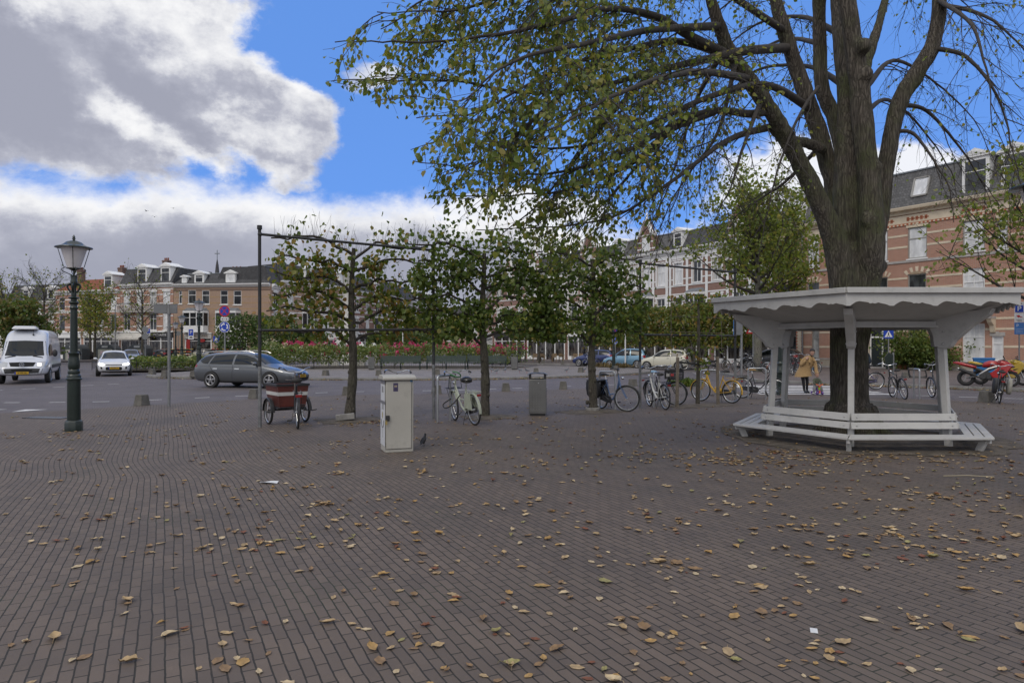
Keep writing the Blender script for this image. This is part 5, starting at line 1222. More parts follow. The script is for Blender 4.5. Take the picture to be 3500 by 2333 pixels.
s = sign_root('traffic_sign', 'no-stopping disc above a blue roundabout disc, between the two blue cars', (8.45, 56.0, .0), R(-52), 3.4, .045); disc_sign(s, 3.05, .33, 'nostop'); disc_sign(s, 2.2, .31, 'round')
def name_sign():
 root = thing('street_name_sign', 'grey street name sign of two plates seen from behind on a slim pole', 'sign', (-9.52, 18.95, 0))
 b = MB(); b.tube([(0, 0, -.02), (0, 0, 2.72)], .04, 10); obj('pole', b, M_POLE, root); b = MB(); b.tube([(0, 0, 2.55), (0, 0, 2.84)], .055, 10); obj('bracket', b, M_POLE, root)
 for d, L_ in ((Vector((-.92, -.40, 0)), .38), (Vector((.86, -.5, 0)), .36)):
  d.normalize(); q = MB(); q.bar(d*.05+ZU*2.70, d*L_+ZU*2.70, .03, .24); o = obj('plate', q, M_SBACK, root, bevel=.006); q = MB(); q.bar(d*.05+ZU*2.825, d*L_+ZU*2.825, .04, .02); obj('plate_edge', q, M_POLE, o)
name_sign()
def ped_sign(label, loc, rz, h, w=.5):
 s = sign_root('crossing_sign', label, loc, rz, h, .03); p = panel(s, -w/2, w/2, h-w-.02, h+.02, M_SBLUE); z0, z1 = h-w+.06, h-.06
 q = MB(); q.add([(-w*.4, -.016, z0), (w*.4, -.016, z0), (0, -.016, z1)], [(0, 1, 2)]); t = obj('triangle', q, M_SWHITE, p, recalc=False, smooth=0)
 q = MB(); q.disc((0, -.019, z0+.24), .028, 'y', 10); q.add([(-.03, -.019, z0+.21), (.03, -.019, z0+.21), (.03, -.019, z0+.10), (-.03, -.019, z0+.10)], [(0, 1, 2, 3)])
 for sg in (-1, 1): q.add([(sg*.01, -.019, z0+.11), (sg*.03, -.019, z0+.11), (sg*.075, -.019, z0+.01), (sg*.045, -.019, z0+.01)], [(0, 1, 2, 3)])
 obj('pictogram', q, M_SBLACK, t, recalc=False, smooth=0)
ped_sign('blue pedestrian crossing sign in front of the arched door', (21.4, 38.8, .12), R(-28), 2.55)
ped_sign('blue pedestrian crossing sign in front of the butcher', (-31.2, 72.0, .12), R(5), 2.7, .62)
def p_sign(label, loc, rz, h, extra=1):
 s = sign_root('parking_sign', label, loc, rz, h, .03); w = .33 if extra == 2 else .5
 p = panel(s, -w/2, w/2, h-w*1.35, h, M_SWHITE); q = panel(p, -w*.42, w*.42, h-w*1.3, h-w*.42 if extra == 2 else h-.04, M_SBLUE, y=-.018, name='field'); text('P', w*.9, q, (0, -.022, h-w*.87 if extra == 2 else h-w*.68), (R(90), 0, 0), M_SWHITE)
 if extra == 2:
  text('ZONE', w*.22, p, (0, -.02, h-w*.2), (R(90), 0, 0), M_SBLACK)
  a = panel(s, -w/2, w/2, h-w*2.55, h-w*1.4, M_SWHITE); q = MB(); q.tube([(-.02, -.016, h-w*1.8), (-.02, -.019, h-w*1.8)], .05, 12); q.bar((-.09, -.018, h-w*1.7), (.10, -.018, h-w*1.95), .003, .03); obj('pictogram', q, M_SRED, a); text('wegsleep-\nregeling', .05, a, (0, -.018, h-w*2.28), (R(90), 0, 0), M_SBLACK)
  c = panel(s, -w/2, w/2, h-w*4.1, h-w*2.6, mat('sign_lightblue', (.05, .17, .45), .4, var=.05)); text('P', .16, c, (-.06, -.018, h-w*3.0), (R(90), 0, 0), M_SWHITE); q = MB()
  for k in range(3): q.bb(-.12, .12, -.016, -.014, h-w*3.45-k*.07, h-w*3.42-k*.07)
  obj('text_lines', q, M_SWHITE, c)
 else:
  a = panel(s, -w/2, w/2, h-w*2.0, h-w*1.38, M_SWHITE); q = MB(); q.bb(-.15, .15, -.018, -.014, h-w*1.78, h-w*1.62); q.bb(-.08, .1, -.018, -.014, h-w*1.62, h-w*1.5); obj('pictogram', q, M_SBLACK, a)
p_sign('parking sign stack with zone, tow-away and blue plates at the far right', (21.25, 28.6, .12), R(-36), 3.42, 2)
p_sign('blue parking sign with car plate left of the butcher', (-30.8, 65.5, .12), R(4), 3.3)
p_sign('far blue parking sign beside the bare tree and the shops', (-49, 92.0, .0), R(8), 4.2)
s = sign_root('warning_sign', 'red triangular side-road warning sign beside the pale tree trunk', (15.65, 44.3, .12), R(-20), 3.25, .045)
q = MB(); q.prism([(-.46, 2.42), (.46, 2.42), (0, 3.2)], -.012, 0, 'y'); t = obj('plate', q, M_SRED, s)
q = MB(); q.add([(-.31, -.016, 2.51), (.31, -.016, 2.51), (0, -.016, 3.03)], [(0, 1, 2)]); f_ = obj('field', q, M_SWHITE, t, recalc=False, smooth=0)
q = MB(); q.add([(-.035, -.019, 2.54), (.035, -.019, 2.54), (.03, -.019, 2.8), (0, -.019, 2.9), (-.03, -.019, 2.8)], [(0, 1, 2, 3, 4)]); q.add([(.03, -.019, 2.63), (.14, -.019, 2.65), (.14, -.019, 2.68), (.03, -.019, 2.70)], [(0, 1, 2, 3)]); obj('pictogram', q, M_SBLACK, f_, recalc=False, smooth=0)
s = sign_root('panel_sign', 'blue-edged grey panel seen from behind on a leaning pole by the last frame post', (10.85, 32.2, .12), R(30), 3.0, .05)
q = MB(); q.box((-.28, .0, 2.45), (.5, .03, .7)); p = obj('plate', q, M_SBACK, s, bevel=.01); q = MB(); q.box((-.54, -.0, 2.45), (.03, .05, .72)); obj('plate_edge', q, mat('edge_blue', (.05, .16, .4), .5), p)
for lab, u, v, Y, z in (('red no-entry disc in the far street, left one', 1337, 1146, 78, 2.95), ('red no-entry disc in the far street, right one', 1535, 1146, 74, 2.9)):
 s = sign_root('no_entry_sign', lab, ((u-U0)/FPX*Y, Y, 0), R(-5), z+.35, .04, 'no-entry signs of the far street'); disc_sign(s, z, .30, 'noentry'); panel(s, -.2, .2, z-.62, z-.38, M_SWHITE)
s = sign_root('disc_sign', 'two grey round signs seen from behind beyond the white hatchback', (-40.3, 75.0, 0), 0, 3.95, .045); disc_sign(s, 3.6, .36, 'back'); disc_sign(s, 2.85, .36, 'back')
s = sign_root('disc_sign', 'small pale round sign right of the shop trees', (-44.5, 91, .12), 0, 3.7, .045); disc_sign(s, 3.4, .33, 'back')
b = MB(); b.tube([(0, 0, 0), (0, 0, 4.3)], .055, 10); wp = thing('flag_pole', 'plain white pole in front of the light blue hatchback', 'pole', (9.05, 54.5, .0)); obj('pole', b, M_SWHITE, wp); b = MB(); b.ball((0, 0, 4.32), .07, 10, 6); obj('knob', b, M_SWHITE, wp)
b = MB(); b.tube([(0, 0, 0), (0, 0, 5.2)], .05, 10); wp = thing('flag_pole', 'thin white pole rising behind the roses', 'pole', (-11.2, 70, .0)); obj('pole', b, M_SWHITE, wp); b = MB(); b.ball((0, 0, 5.22), .07, 10, 6); obj('knob', b, M_SWHITE, wp)
b = MB(); b.tube([(0, 0, 0), (0, 0, 6.6), (.2, 0, 6.75), (1.6, -.2, 6.8)], .05, 8); wp = thing('street_light', 'grey arm street light above the white van', 'street lamp', (-46.5, 80, .0), R(0)); obj('pole', b, M_POLE, wp); b = MB(); b.ball((1.9, -.25, 6.78), (.6, .2, .10), 12, 7); obj('lamp_head', b, M_POLE, wp)
# ------------------------------------------------------------ park benches, curved bench, planters
M_BGREEN = mat('bench_green', (.014, .032, .026), .5, var=.25, scale=5, dirt=.2)
def park_bench(label, loc, rz, first=[None]):
 if first[0]: return dup(first[0], loc, rz, label)
 root = thing('park_bench', label, 'bench', loc, rz, 'green park benches before the rose bed'); L_ = 2.75
 b = MB()
 for k in range(5): b.bb(-L_/2, L_/2, -.48+k*.095, -.40+k*.095, .43, .46)
 obj('seat', b, M_BGREEN, root)
 b = MB()
 for k in range(6):
  z = .50+k*.075; y = -.02+.03*k*.6; b.box((0, y, z+.035), (L_, .022, .066), Matrix.Rotation(R(-12), 3, 'X'))
 obj('backrest', b, M_BGREEN, root)
 for x in (-L_/2+.06, 0, L_/2-.06):
  q = MB(); q.tube([Vector(v) for v in spline([(x, .12, .98), (x, .0, .45), (x, .08, .18), (x, .16, .0)], 4)], .022, 6); q.tube([Vector(v) for v in spline([(x, -.02, .42), (x, -.30, .40), (x, -.44, .34), (x, -.40, .12), (x, -.46, 0)], 4)], .022, 6)
  q.tube([Vector(v) for v in spline([(x, -.36, .03), (x, -.20, .26), (x, .06, .05)], 4)], .013, 5)
  if x: q.tube([Vector(v) for v in spline([(x, -.44, .34), (x, -.50, .55), (x, -.42, .68), (x, -.2, .70), (x, .04, .66)], 4)], .02, 6); ring(q, (x, 0, 0), .05, .01, n=10, m=4, M=Matrix.Rotation(R(90), 3, 'Z')) if False else None
  obj('leg', q, M_BGREEN, root)
 first[0] = root; return root
park_bench('green slatted park bench, left of the three before the roses', (-7.65, 47.0, .12), R(3)); park_bench('green slatted park bench, middle of the three before the roses', (-4.55, 47.3, .12), R(0)); park_bench('green slatted park bench, right of the three before the roses', (-1.75, 47.6, .12), R(-2))
def curved_bench():
 root = thing('curved_bench', 'black curved slatted bench on the pavement right of the trunk', 'bench', (20.6, 34.5, .12), R(-31)); pr = spline([(.62, .82), (.40, .55), (.22, .40), (-.35, .44), (-.48, .40), (-.42, .05), (-.20, 0.02), (.18, .02), (.30, .1), (.24, .38)], 5)
 for y in (-.7, .7): q = MB(); q.tube([Vector((x, y, z)) for x, z in pr], .035, 6); obj('side_frame', q, M_BLACKP, root)
 q = MB()
 for k in range(0, 22, 2): a, b_ = pr[k], pr[k+1]; q.bar((*lerp(a, b_, .5)[:1], -.7, lerp(a, b_, .5)[1]), (*lerp(a, b_, .5)[:1], .7, lerp(a, b_, .5)[1]), .06, .03)
 obj('slats', q, M_BLACKP, root)
curved_bench()
gb = thing('litter_bin', 'dark green pole-mounted litter bin left of the curved bench', 'bin', (20.6, 37.2, .12), R(-25)); q = MB(); q.tube([(0.16, .1, 0), (.16, .1, 1.25)], .05, 10); obj('pole', q, M_POLE, gb)
q = MB(); q.prism([(-.27, .98), (-.2, .36), (.12, .36), (.14, 1.14), (-.08, 1.26)], -.18, .18, 'y'); obj('body', q, M_LGREEN, gb, bevel=.015)
wb = [None]
def wheelie(label, loc, rz):
 if wb[0]: return dup(wb[0], loc, rz, label)
 r_ = thing('wheelie_bin', label, 'bin', loc, rz, 'wheeled bins behind the benches'); m = mat('bin_plastic', (.035, .04, .045), .55); q = MB(); q.box((0, 0, .62), (.7, .6, 1.05)); q.v = [(x*(.82 if z < .5 else 1), y*(.82 if z < .5 else 1), z) for x, y, z in q.v]; obj('body', q, m, r_, bevel=.03)
 q = MB(); q.box((0, -.02, 1.19), (.78, .7, .08)); obj('lid', q, m, r_, bevel=.03)
 for x in (-.3, .3): q = MB(); q.tube([(x-.04, .26, .12), (x+.04, .26, .12)], .12, 14); obj('wheel', q, M_TYRE, r_)
 wb[0] = r_
wheelie('dark wheeled bin behind the third bench, left one', (-2.1, 63, .0), .1); wheelie('dark wheeled bin behind the third bench, right one', (-.75, 62.5, .0), -.1)
gr = thing('drain_grate', 'dark slotted drain grate in the brick left of the near lantern foot', 'drain', (*G(165, 1428).xy, .006), R(-8)); q = MB(); q.bb(-.5, .5, -.2, -.17, 0, .012); q.bb(-.5, .5, .17, .2, 0, .012); q.bb(-.5, -.47, -.17, .17, 0, .012); q.bb(.47, .5, -.17, .17, 0, .012); obj('frame', q, M_PLAST if 'M_PLAST' in globals() else M_BLACKP, gr, smooth=0); q = MB()
for k in range(16): q.bb(-.46+k*.06, -.435+k*.06, -.17, .17, 0, .010)
obj('bars', q, M_STEEL, gr, smooth=0)['kind'] = 'stuff'
# ================================================================ cars, van, motorcycles
M_GLASS = mat('car_glass', (.008, .010, .012), .05, spec=.45, var=0)
M_PLATE = mat('plate_yellow', (.50, .30, .015), .4, var=.05); M_PLBLUE = mat('plate_blue', (.01, .04, .3), .4, var=0)
M_PLAST = mat('car_plastic', (.028, .028, .030), .6, var=.15); M_ARCH = mat('arch_black', (.008, .008, .008), .9, var=0)
M_HEAD = mat('headlamp_glass', (.45, .46, .47), .12, .3, var=.1); M_LIT = mat('lit_headlamp', (.8, .8, .8), .3, var=0, emit=((1, .95, .88), 3.0))
M_TAIL = mat('tail_lamp', (.25, .008, .008), .15, var=.1); M_ORANGE = mat('indicator_orange', (.5, .16, .02), .2, var=0); M_ALLOY = mat('alloy', (.33, .33, .34), .35, .7, var=.1)
def carpaint(name, col, metal=.3): return mat(name, col, .3, metal, var=0, coat=.7)
def car_body(st, sub=3):
 """st: stations (x, zbot, zbelt, ztop, wbelt, wtop) rear -> front; returns smooth mesh data"""
 secs = []
 for x, zb, zs, zt, w, wt in st:
  half = [(0, zb), (w*.80, zb), (w*.965, zb+.07), (w, lerp(zb, zs, .55)), (w*.965, zs), (wt, zt-.05), (wt*.55, zt), (0, zt+.01)]
  secs.append([(x, -y, z) for y, z in half]+[(x, y, z) for y, z in half[-2:0:-1]])
 mb = MB().loft(secs); me = bpy.data.meshes.new('tmp'); me.from_pydata(mb.v, [], mb.f); fixn(me)
 o = bpy.data.objects.new('tmp', me); COL.objects.link(o); m = o.modifiers.new('s', 'SUBSURF'); m.levels = sub; m.render_levels = sub
 dg = bpy.context.evaluated_depsgraph_get(); me2 = bpy.data.meshes.new_from_object(o.evaluated_get(dg)); bpy.data.objects.remove(o)
 me2.polygons.foreach_set('use_smooth', [True]*len(me2.polygons))
 bvh = BVHTree.FromPolygons([v.co for v in me2.vertices], [p.vertices[:] for p in me2.polygons])
 return me2, bvh
def resample(pl, n):
 p = [np.array(q, float) for q in pl]; L_ = np.concatenate([[0], np.cumsum([np.linalg.norm(b-a) for a, b in zip(p, p[1:])])]); return [np.array([np.interp(t*L_[-1], L_, [q[i] for q in p]) for i in range(2)]) for t in np.linspace(0, 1, n)]
def decal(name, bvh, top, bot, axis, m, parent, off=.004, n=14, rows=5, sides=(1,)):
 """a panel lying on the bodywork between two edge lines; axis 'y' takes (x,z) seen from the side, 'x'/'-x' take (y,z) seen from front/rear, 'z' takes (x,y) seen from above"""
 out = []
 for s in sides:
  T, B = resample(top, n), resample(bot, n); vs = []
  for r in range(rows):
   for a, b in zip(T, B):
    p = lerp(a, b, r/(rows-1))
    if axis == 'y': o, d = Vector((p[0], s*6, p[1])), Vector((0, -s, 0))
    elif axis == 'x': o, d = Vector((12, p[0], p[1])), Vector((-1, 0, 0))
    elif axis == '-x': o, d = Vector((-12, p[0], p[1])), Vector((1, 0, 0))
    else: o, d = Vector((p[0], p[1], 8)), Vector((0, 0, -1))
    h = bvh.ray_cast(o, d)
    if h[0] is None:
     h = bvh.find_nearest(o+d*(6 if axis == 'y' else 12)); 
    nn = h[1] if h[1].dot(d) < 0 else -h[1]
    vs.append(h[0]+nn*off)
  mb = MB().add(vs, [(r*n+j, r*n+j+1, (r+1)*n+j+1, (r+1)*n+j) for r in range(rows-1) for j in range(n-1)])
  o_ = obj(name, mb, m, parent, smooth=80, recalc=False); out.append(o_)
 return out
def car_wheel(parent, x, y, r, style, sgn, steer=0.0):
 c = Vector((x, y, r)); Mr = Matrix.Rotation(steer, 3, 'Z'); X = lambda v: Mr @ Vector(v)+c
 w = MB(); w.lathe([(r*.62, -.10), (r*.92, -.10), (r, -.075), (r, .075), (r*.92, .10), (r*.64, .10)], 28); del w.f[-2:], w.m[-2:]
 w.v = [tuple(X((v[0], v[2], v[1]))) for v in w.v]; o = obj('wheel', w, M_TYRE, parent, smooth=35)
 rm = MB(); yo = sgn*.088
 ring(rm, X((0, yo, 0)), r*.64, .022, n=24, m=6, M=Mr)
 nsp = {'five': 5, 'steel': 8, 'multi': 7}[style]
 for k in range(nsp):
  a = 2*math.pi*k/nsp+.3; e = Vector((r*.63*math.cos(a), yo, r*.63*math.sin(a))); s_ = Vector((r*.10*math.cos(a), yo+sgn*.006, r*.10*math.sin(a))); t = Vector((-math.sin(a), 0, math.cos(a)))*r*(.13 if style == 'five' else .10)
  q = [s_-t*.8, e-t, e+t, s_+t*.8]; q2 = [v-Vector((0, sgn*.03, 0)) for v in q]
  rm.add([X(v) for v in q+q2], [(0, 1, 2, 3), (7, 6, 5, 4), (0, 4, 5, 1), (1, 5, 6, 2), (2, 6, 7, 3), (3, 7, 4, 0)])
 rm.ball(X((0, yo, 0)), (r*.15, .03, r*.15), 10, 6); obj('rim', rm, M_ALLOY, o)
 d = MB(); d.disc(X((0, sgn*.045, 0)), r*.63, 'y', 20); obj('wheel_well', d, M_ARCH, o, recalc=False, smooth=0)
 return o
def car(label, loc, rz, paint, st, spec, group='cars on the road and round the square', name='car', cat='car', plate=None):
 root = thing(name, label, cat, loc, rz, group)
 me, bvh = car_body(st, spec.get('sub', 3)); me.materials.append(paint); b = bpy.data.objects.new('body', me); COL.objects.link(b); b.parent = root
 W = max(s[4] for s in st); r = spec['r']
 for i, x in enumerate(spec['axles']):
  for s in (-1, 1):
   h = bvh.ray_cast(Vector((x, s*6, r+.15)), Vector((0, -s, 0))); y = abs(h[0].y) if h[0] else W
   car_wheel(root, x, s*(y-.034), r, spec.get('rim', 'five'), s, spec.get('steer', 0) if i else 0)
   tp = [(x+(r*1.13)*math.cos(R(180-180*k/16)), r+r*1.13*math.sin(R(180-180*k/16))) for k in range(17)]
   z0 = min(s_[1] for s_ in st)+.03
   bt = [(x-r*1.13+2*r*1.13*k/16, max(z0, .12)) for k in range(17)]
   decal('wheel_arch', bvh, tp, bt, 'y', M_ARCH, root, .003, 18, 6, (s,))
 for nm, m, top, bot in spec['side']: decal(nm, bvh, top, bot, 'y', m, root, .005, 16, 6, (-1, 1))
 for nm, m, top, bot, *pp in spec.get('front', []): decal(nm, bvh, top, bot, 'x', m, root, *(pp or [.005]))
 for nm, m, top, bot, *pp in spec.get('rear', []): decal(nm, bvh, top, bot, '-x', m, root, *(pp or [.005]))
 for nm, m, top, bot in spec.get('top', []): decal(nm, bvh, top, bot, 'z', m, root, .005, 16, 6)
 if 'mirror' in spec:
  mx, my, mz = spec['mirror'][:3]
  for s in (-1, 1):
   q = MB(); q.ball((mx, s*(my+.09), mz), spec['mirror'][3] if len(spec['mirror']) > 3 else (.07, .10, .065), 10, 7); q.bar((mx, s*my, mz-.03), (mx, s*(my-.07), mz-.05), .04, .03); obj('mirror', q, spec.get('mirmat', paint), root)
 for end in ('x', '-x'):
  pz = spec.get('plate'+end)
  if pz is None: continue
  sg = 1 if end == 'x' else -1; h = bvh.ray_cast(Vector((12*sg, 0, pz)), Vector((-sg, 0, 0))); x = h[0].x+.012*sg
  q = MB(); q.box((x, 0, pz), (.012, .52, .112)); pl = obj('number_plate', q, M_PLATE, root, bevel=.003); q = MB(); q.box((x+.0065*sg, -.235*sg, pz), (.002, .05, .108)); obj('plate_strip', q, M_PLBLUE, pl)
  if plate: text(plate, .10, pl, (x+.009*sg, .02*sg, pz), (R(90), 0, R(90*sg)), M_SBLACK, sx=.85)
 return root, bvh
def mk(st): return st
# --- grey estate
def estate():
 L = [(-2.27, .42, .70, .86, .62, .42), (-2.20, .30, .86, 1.02, .80, .58), (-2.02, .24, .93, 1.22, .88, .62), (-1.75, .22, .945, 1.40, .90, .63), (-1.2, .20, .935, 1.445, .905, .65), (-.4, .19, .92, 1.46, .905, .655), (.2, .19, .91, 1.43, .905, .65), (.55, .19, .90, 1.32, .905, .64), (.92, .19, .89, 1.07, .90, .66), (1.22, .19, .87, .93, .895, .68), (1.7, .20, .80, .85, .88, .62), (2.05, .22, .69, .75, .80, .50), (2.22, .27, .58, .64, .66, .38), (2.27, .33, .52, .56, .55, .3)]
 p = carpaint('grey_paint', (.105, .112, .122), .5)
 sp = dict(r=.325, axles=(-1.30, 1.34), rim='five', steer=R(6), mirror=(.72, .86, .99, (.085, .12, .075)), side=[
  ('window', M_GLASS, [(-1.93, 1.12), (-1.75, 1.25), (-1.35, 1.315)], [(-1.93, 1.09), (-1.7, .985), (-1.50, .975)]), ('window', M_GLASS, [(-1.27, 1.32), (-.75, 1.345), (-.36, 1.35)], [(-1.43, .97), (-.9, .96), (-.38, .955)]), ('window', M_GLASS, [(-.27, 1.35), (.10, 1.325), (.50, 1.22), (.83, 1.02)], [(-.29, .955), (.2, .95), (.6, .945), (.86, .94)]),
  ('tail_lamp', M_TAIL, [(-2.18, .96), (-2.0, .93)], [(-2.21, .82), (-2.03, .84)]), ('headlamp', M_HEAD, [(1.62, .765), (1.95, .69), (2.12, .645)], [(1.78, .68), (1.95, .63), (2.13, .60)]), ('sill', M_PLAST, [(-.9, .27), (.9, .27)], [(-.9, .215), (.9, .215)]), ('door_handle', M_CHROME, [(-1.24, .80), (-1.04, .80)], [(-1.24, .765), (-1.04, .765)]), ('door_handle', M_CHROME, [(-.24, .80), (-.04, .80)], [(-.24, .765), (-.04, .765)]), ('door_gap', M_ARCH, [(-.335, .94), (-.325, .94)], [(-.355, .28), (-.345, .28)]), ('door_gap', M_ARCH, [(.86, .92), (.87, .92)], [(.80, .28), (.81, .28)]), ('door_gap', M_ARCH, [(-1.45, .955), (-1.44, .955)], [(-1.10, .50), (-1.09, .50)]), ('crease', M_ARCH, [(-2.0, .885), (-.5, .855), (1.1, .80)], [(-2.0, .879), (-.5, .849), (1.1, .794)]), ('fog_lamp', M_CHROME, [(1.98, .38), (2.16, .37)], [(1.99, .34), (2.16, .34)])],
  front=[('grille', M_ARCH, [(-.32, .60), (.32, .60)], [(-.24, .52), (.24, .52)]), ('lower_grille', M_ARCH, [(-.50, .44), (.50, .44)], [(-.45, .32), (.45, .32)]), ('headlamp', M_HEAD, [(.42, .635), (.66, .66)], [(.42, .58), (.66, .60)]), ('headlamp', M_HEAD, [(-.66, .66), (-.42, .635)], [(-.66, .60), (-.42, .58)])], top=[('windshield', M_GLASS, [(.42, -.52), (.35, 0), (.42, .52)], [(1.02, -.66), (1.17, 0), (1.02, .66)])])
 sp['platex'] = .49
 o, bvh = car('grey estate car crossing the junction, seen from its right side', (-10.75, 28.3, 0), R(-13), p, L, sp, plate='JN-542-G')
 for s in (-1, 1):
  q = MB(); q.tube([Vector((x, s*y, z)) for x, y, z in spline([(-1.9, .58, 1.36), (-1.7, .60, 1.445), (-.6, .625, 1.50), (.2, .60, 1.475), (.48, .58, 1.40)], 4)], .016, 6); obj('roof_rail', q, M_CHROME, o)
 q = MB(); q.ball((2.285, 0, .575), (.015, .045, .03), 8, 6); obj('badge', q, M_CHROME, o)
estate()
# --- white hatchback, lamps lit, coming towards us
def hatch(label, loc, rz, paint, lit=False, plate=None, rim='steel', L_=1.0, tall=0.0, tailm=None, **kw):
 t = tall
 st = [(-1.98, .40, .72, .92, .66, .48), (-1.93, .27, .88, 1.10+t*.5, .81, .58), (-1.70, .21, .95, 1.36+t, .85, .60), (-1.2, .20, .94, 1.45+t, .86, .62), (-.4, .19, .93, 1.475+t, .865, .63), (.15, .19, .92, 1.43+t, .865, .62), (.5, .19, .91, 1.28+t*.7, .865, .62), (.85, .19, .90, 1.06+t*.3, .86, .65), (1.15, .20, .88, .95, .855, .66), (1.6, .21, .80, .87, .83, .60), (1.92, .24, .68, .75, .74, .48), (2.05, .30, .56, .62, .6, .36), (2.08, .36, .5, .55, .5, .3)]
 st = [(a*L_, *b) for a, *b in st]; hl = M_LIT if lit else M_HEAD; k = L_
 sp = dict(r=.305, axles=(-1.22*k, 1.30*k), rim=rim, mirror=(.72*k, .85, 1.0), side=[
  ('window', M_GLASS, [(-1.62*k, 1.22+t*.5), (-1.3*k, 1.34+t), (-.62*k, 1.37+t)], [(-1.62*k, 1.06), (-1.3*k, 1.0), (-.64*k, .98)]), ('window', M_GLASS, [(-.54*k, 1.37+t), (.05*k, 1.34+t), (.40*k, 1.24+t*.6), (.74*k, 1.04)], [(-.56*k, .98), (0, .97), (.4*k, .965), (.76*k, .96)]), ('door_handle', M_PLAST, [(-.48*k, .86), (-.3*k, .86)], [(-.48*k, .825), (-.3*k, .825)]), ('door_gap', M_ARCH, [(-.595*k, .97), (-.585*k, .97)], [(-.62*k, .28), (-.61*k, .28)]), ('door_gap', M_ARCH, [(.77*k, .95), (.78*k, .95)], [(.72*k, .28), (.73*k, .28)]), ('headlamp', hl, [(1.6*k, .79), (1.93*k, .68)], [(1.66*k, .69), (1.95*k, .61)]), ('tail_lamp', tailm or M_TAIL, [(-1.93*k, 1.02), (-1.78*k, 1.02)], [(-1.95*k, .76), (-1.76*k, .82)]), ('sill', M_PLAST, [(-.8*k, .26), (.9*k, .26)], [(-.8*k, .21), (.9*k, .21)])],
  front=[('headlamp', hl, [(.44, .70), (.56, .735), (.68, .745)], [(.44, .63), (.56, .62), (.68, .645)], .007), ('headlamp', hl, [(-.68, .745), (-.56, .735), (-.44, .70)], [(-.68, .645), (-.56, .62), (-.44, .63)], .007), ('grille', M_ARCH, [(-.42, .665), (.42, .665)], [(-.40, .62), (.40, .62)]), ('lower_grille', M_ARCH, [(-.40, .52), (-.34, .545), (.34, .545), (.40, .52)], [(-.40, .38), (-.34, .35), (.34, .35), (.40, .38)]), ('fog_lamp', M_ARCH, [(.56, .53), (.66, .55)], [(.56, .42), (.64, .42)]), ('fog_lamp', M_ARCH, [(-.66, .55), (-.56, .53)], [(-.64, .42), (-.56, .42)]), ('bumper_lip', M_PLAST, [(-.6, .30), (.6, .30)], [(-.55, .26), (.55, .26)])],
  rear=[('rear_window', M_GLASS, [(-.52, 1.32+t), (0, 1.35+t), (.52, 1.32+t)], [(-.62, 1.03), (0, 1.0), (.62, 1.03)]), ('tail_lamp', tailm or M_TAIL, [(-.78, 1.0), (-.58, .98)], [(-.80, .78), (-.62, .78)]), ('tail_lamp', tailm or M_TAIL, [(.58, .98), (.78, 1.0)], [(.62, .78), (.80, .78)]), ('bumper_strip', M_PLAST, [(-.6, .50), (.6, .50)], [(-.6, .44), (.6, .44)])],
  top=[('windshield', M_GLASS, [(.32*k, -.50), (.25*k, 0), (.32*k, .50)], [(.98*k, -.64), (1.10*k, 0), (.98*k, .64)])])
 sp['platex'] = .47; sp['plate-x'] = .66
 return car(label, loc, rz, paint, st, sp, plate=plate, **kw)
W_ = carpaint('white_paint', (.60, .61, .63), .0)
hatch('white hatchback with lit headlamps driving towards the junction', (-23.6, 40.5, 0), math.atan2(-41, 22.5)+R(1), W_, True, 'NL-683-T')
hatch('cream white three-door hatchback parked before the shoe shop', (11.35, 50.6, 0), R(156), carpaint('cream_paint', (.56, .54, .44), .0), rim='multi', L_=.91, tall=.04)
hatch('light blue tall hatchback parked behind the white pole', (9.3, 55.6, 0), R(156), carpaint('lightblue_paint', (.16, .30, .42), .35), rim='multi', L_=.89, tall=.10, plate='SX-RB-24')
hatch('dark blue hatchback parked behind the collared lime trunk', (7.3, 60.0, 0), R(154), carpaint('darkblue_paint', (.02, .035, .13), .3), rim='steel', L_=.93, plate='RG-PT-58')
hatch('silver hatchback with red tail lamps behind the red-jacketed cyclist', (-.6, 68, 0), R(60), carpaint('silver_paint', (.38, .39, .40), .5))
hatch('black estate car with one lamp glinting, parked by the recycling bins', (-43.5, 86.5, .0), R(85), carpaint('black_paint_car', (.012, .012, .014), .2), L_=1.08, plate='37-ZTN-8')
hatch('silver car parked facing left by the bare tree', (-40.2, 88, .0), R(190), carpaint('champagne_paint', (.30, .29, .27), .5), L_=1.06)
hatch('blue-grey saloon parked right of the silver car', (-36.6, 87, .0), R(168), carpaint('bluegrey_paint', (.11, .13, .18), .5), L_=1.12, plate='64-SBK-1')
hatch('grey car behind the white hatchback, its roof showing', (-38.5, 69, 0), R(-62), carpaint('paleblue_paint', (.25, .28, .34), .4))
hatch('dark car parked at the far kerb behind the lantern post', (-54, 86, 0), R(70), MATS['black_paint_car'], L_=1.1)
hatch('black tall car parked beyond the roses', (-4.4, 72, 0), R(150), MATS['black_paint_car'], L_=1.1, tall=.3)
hatch('small grey car in the far street beyond the roses', (-11.5, 92, 0), R(100), MATS['silver_paint'])
hatch('dark car in the far street, left of the small grey one', (-15.5, 88, 0), R(70), MATS['bluegrey_paint'])
hatch('black car parked behind the street tree trunk beside the warning sign', (19.2, 50.5, .12), R(140), MATS['black_paint_car'], L_=1.05)
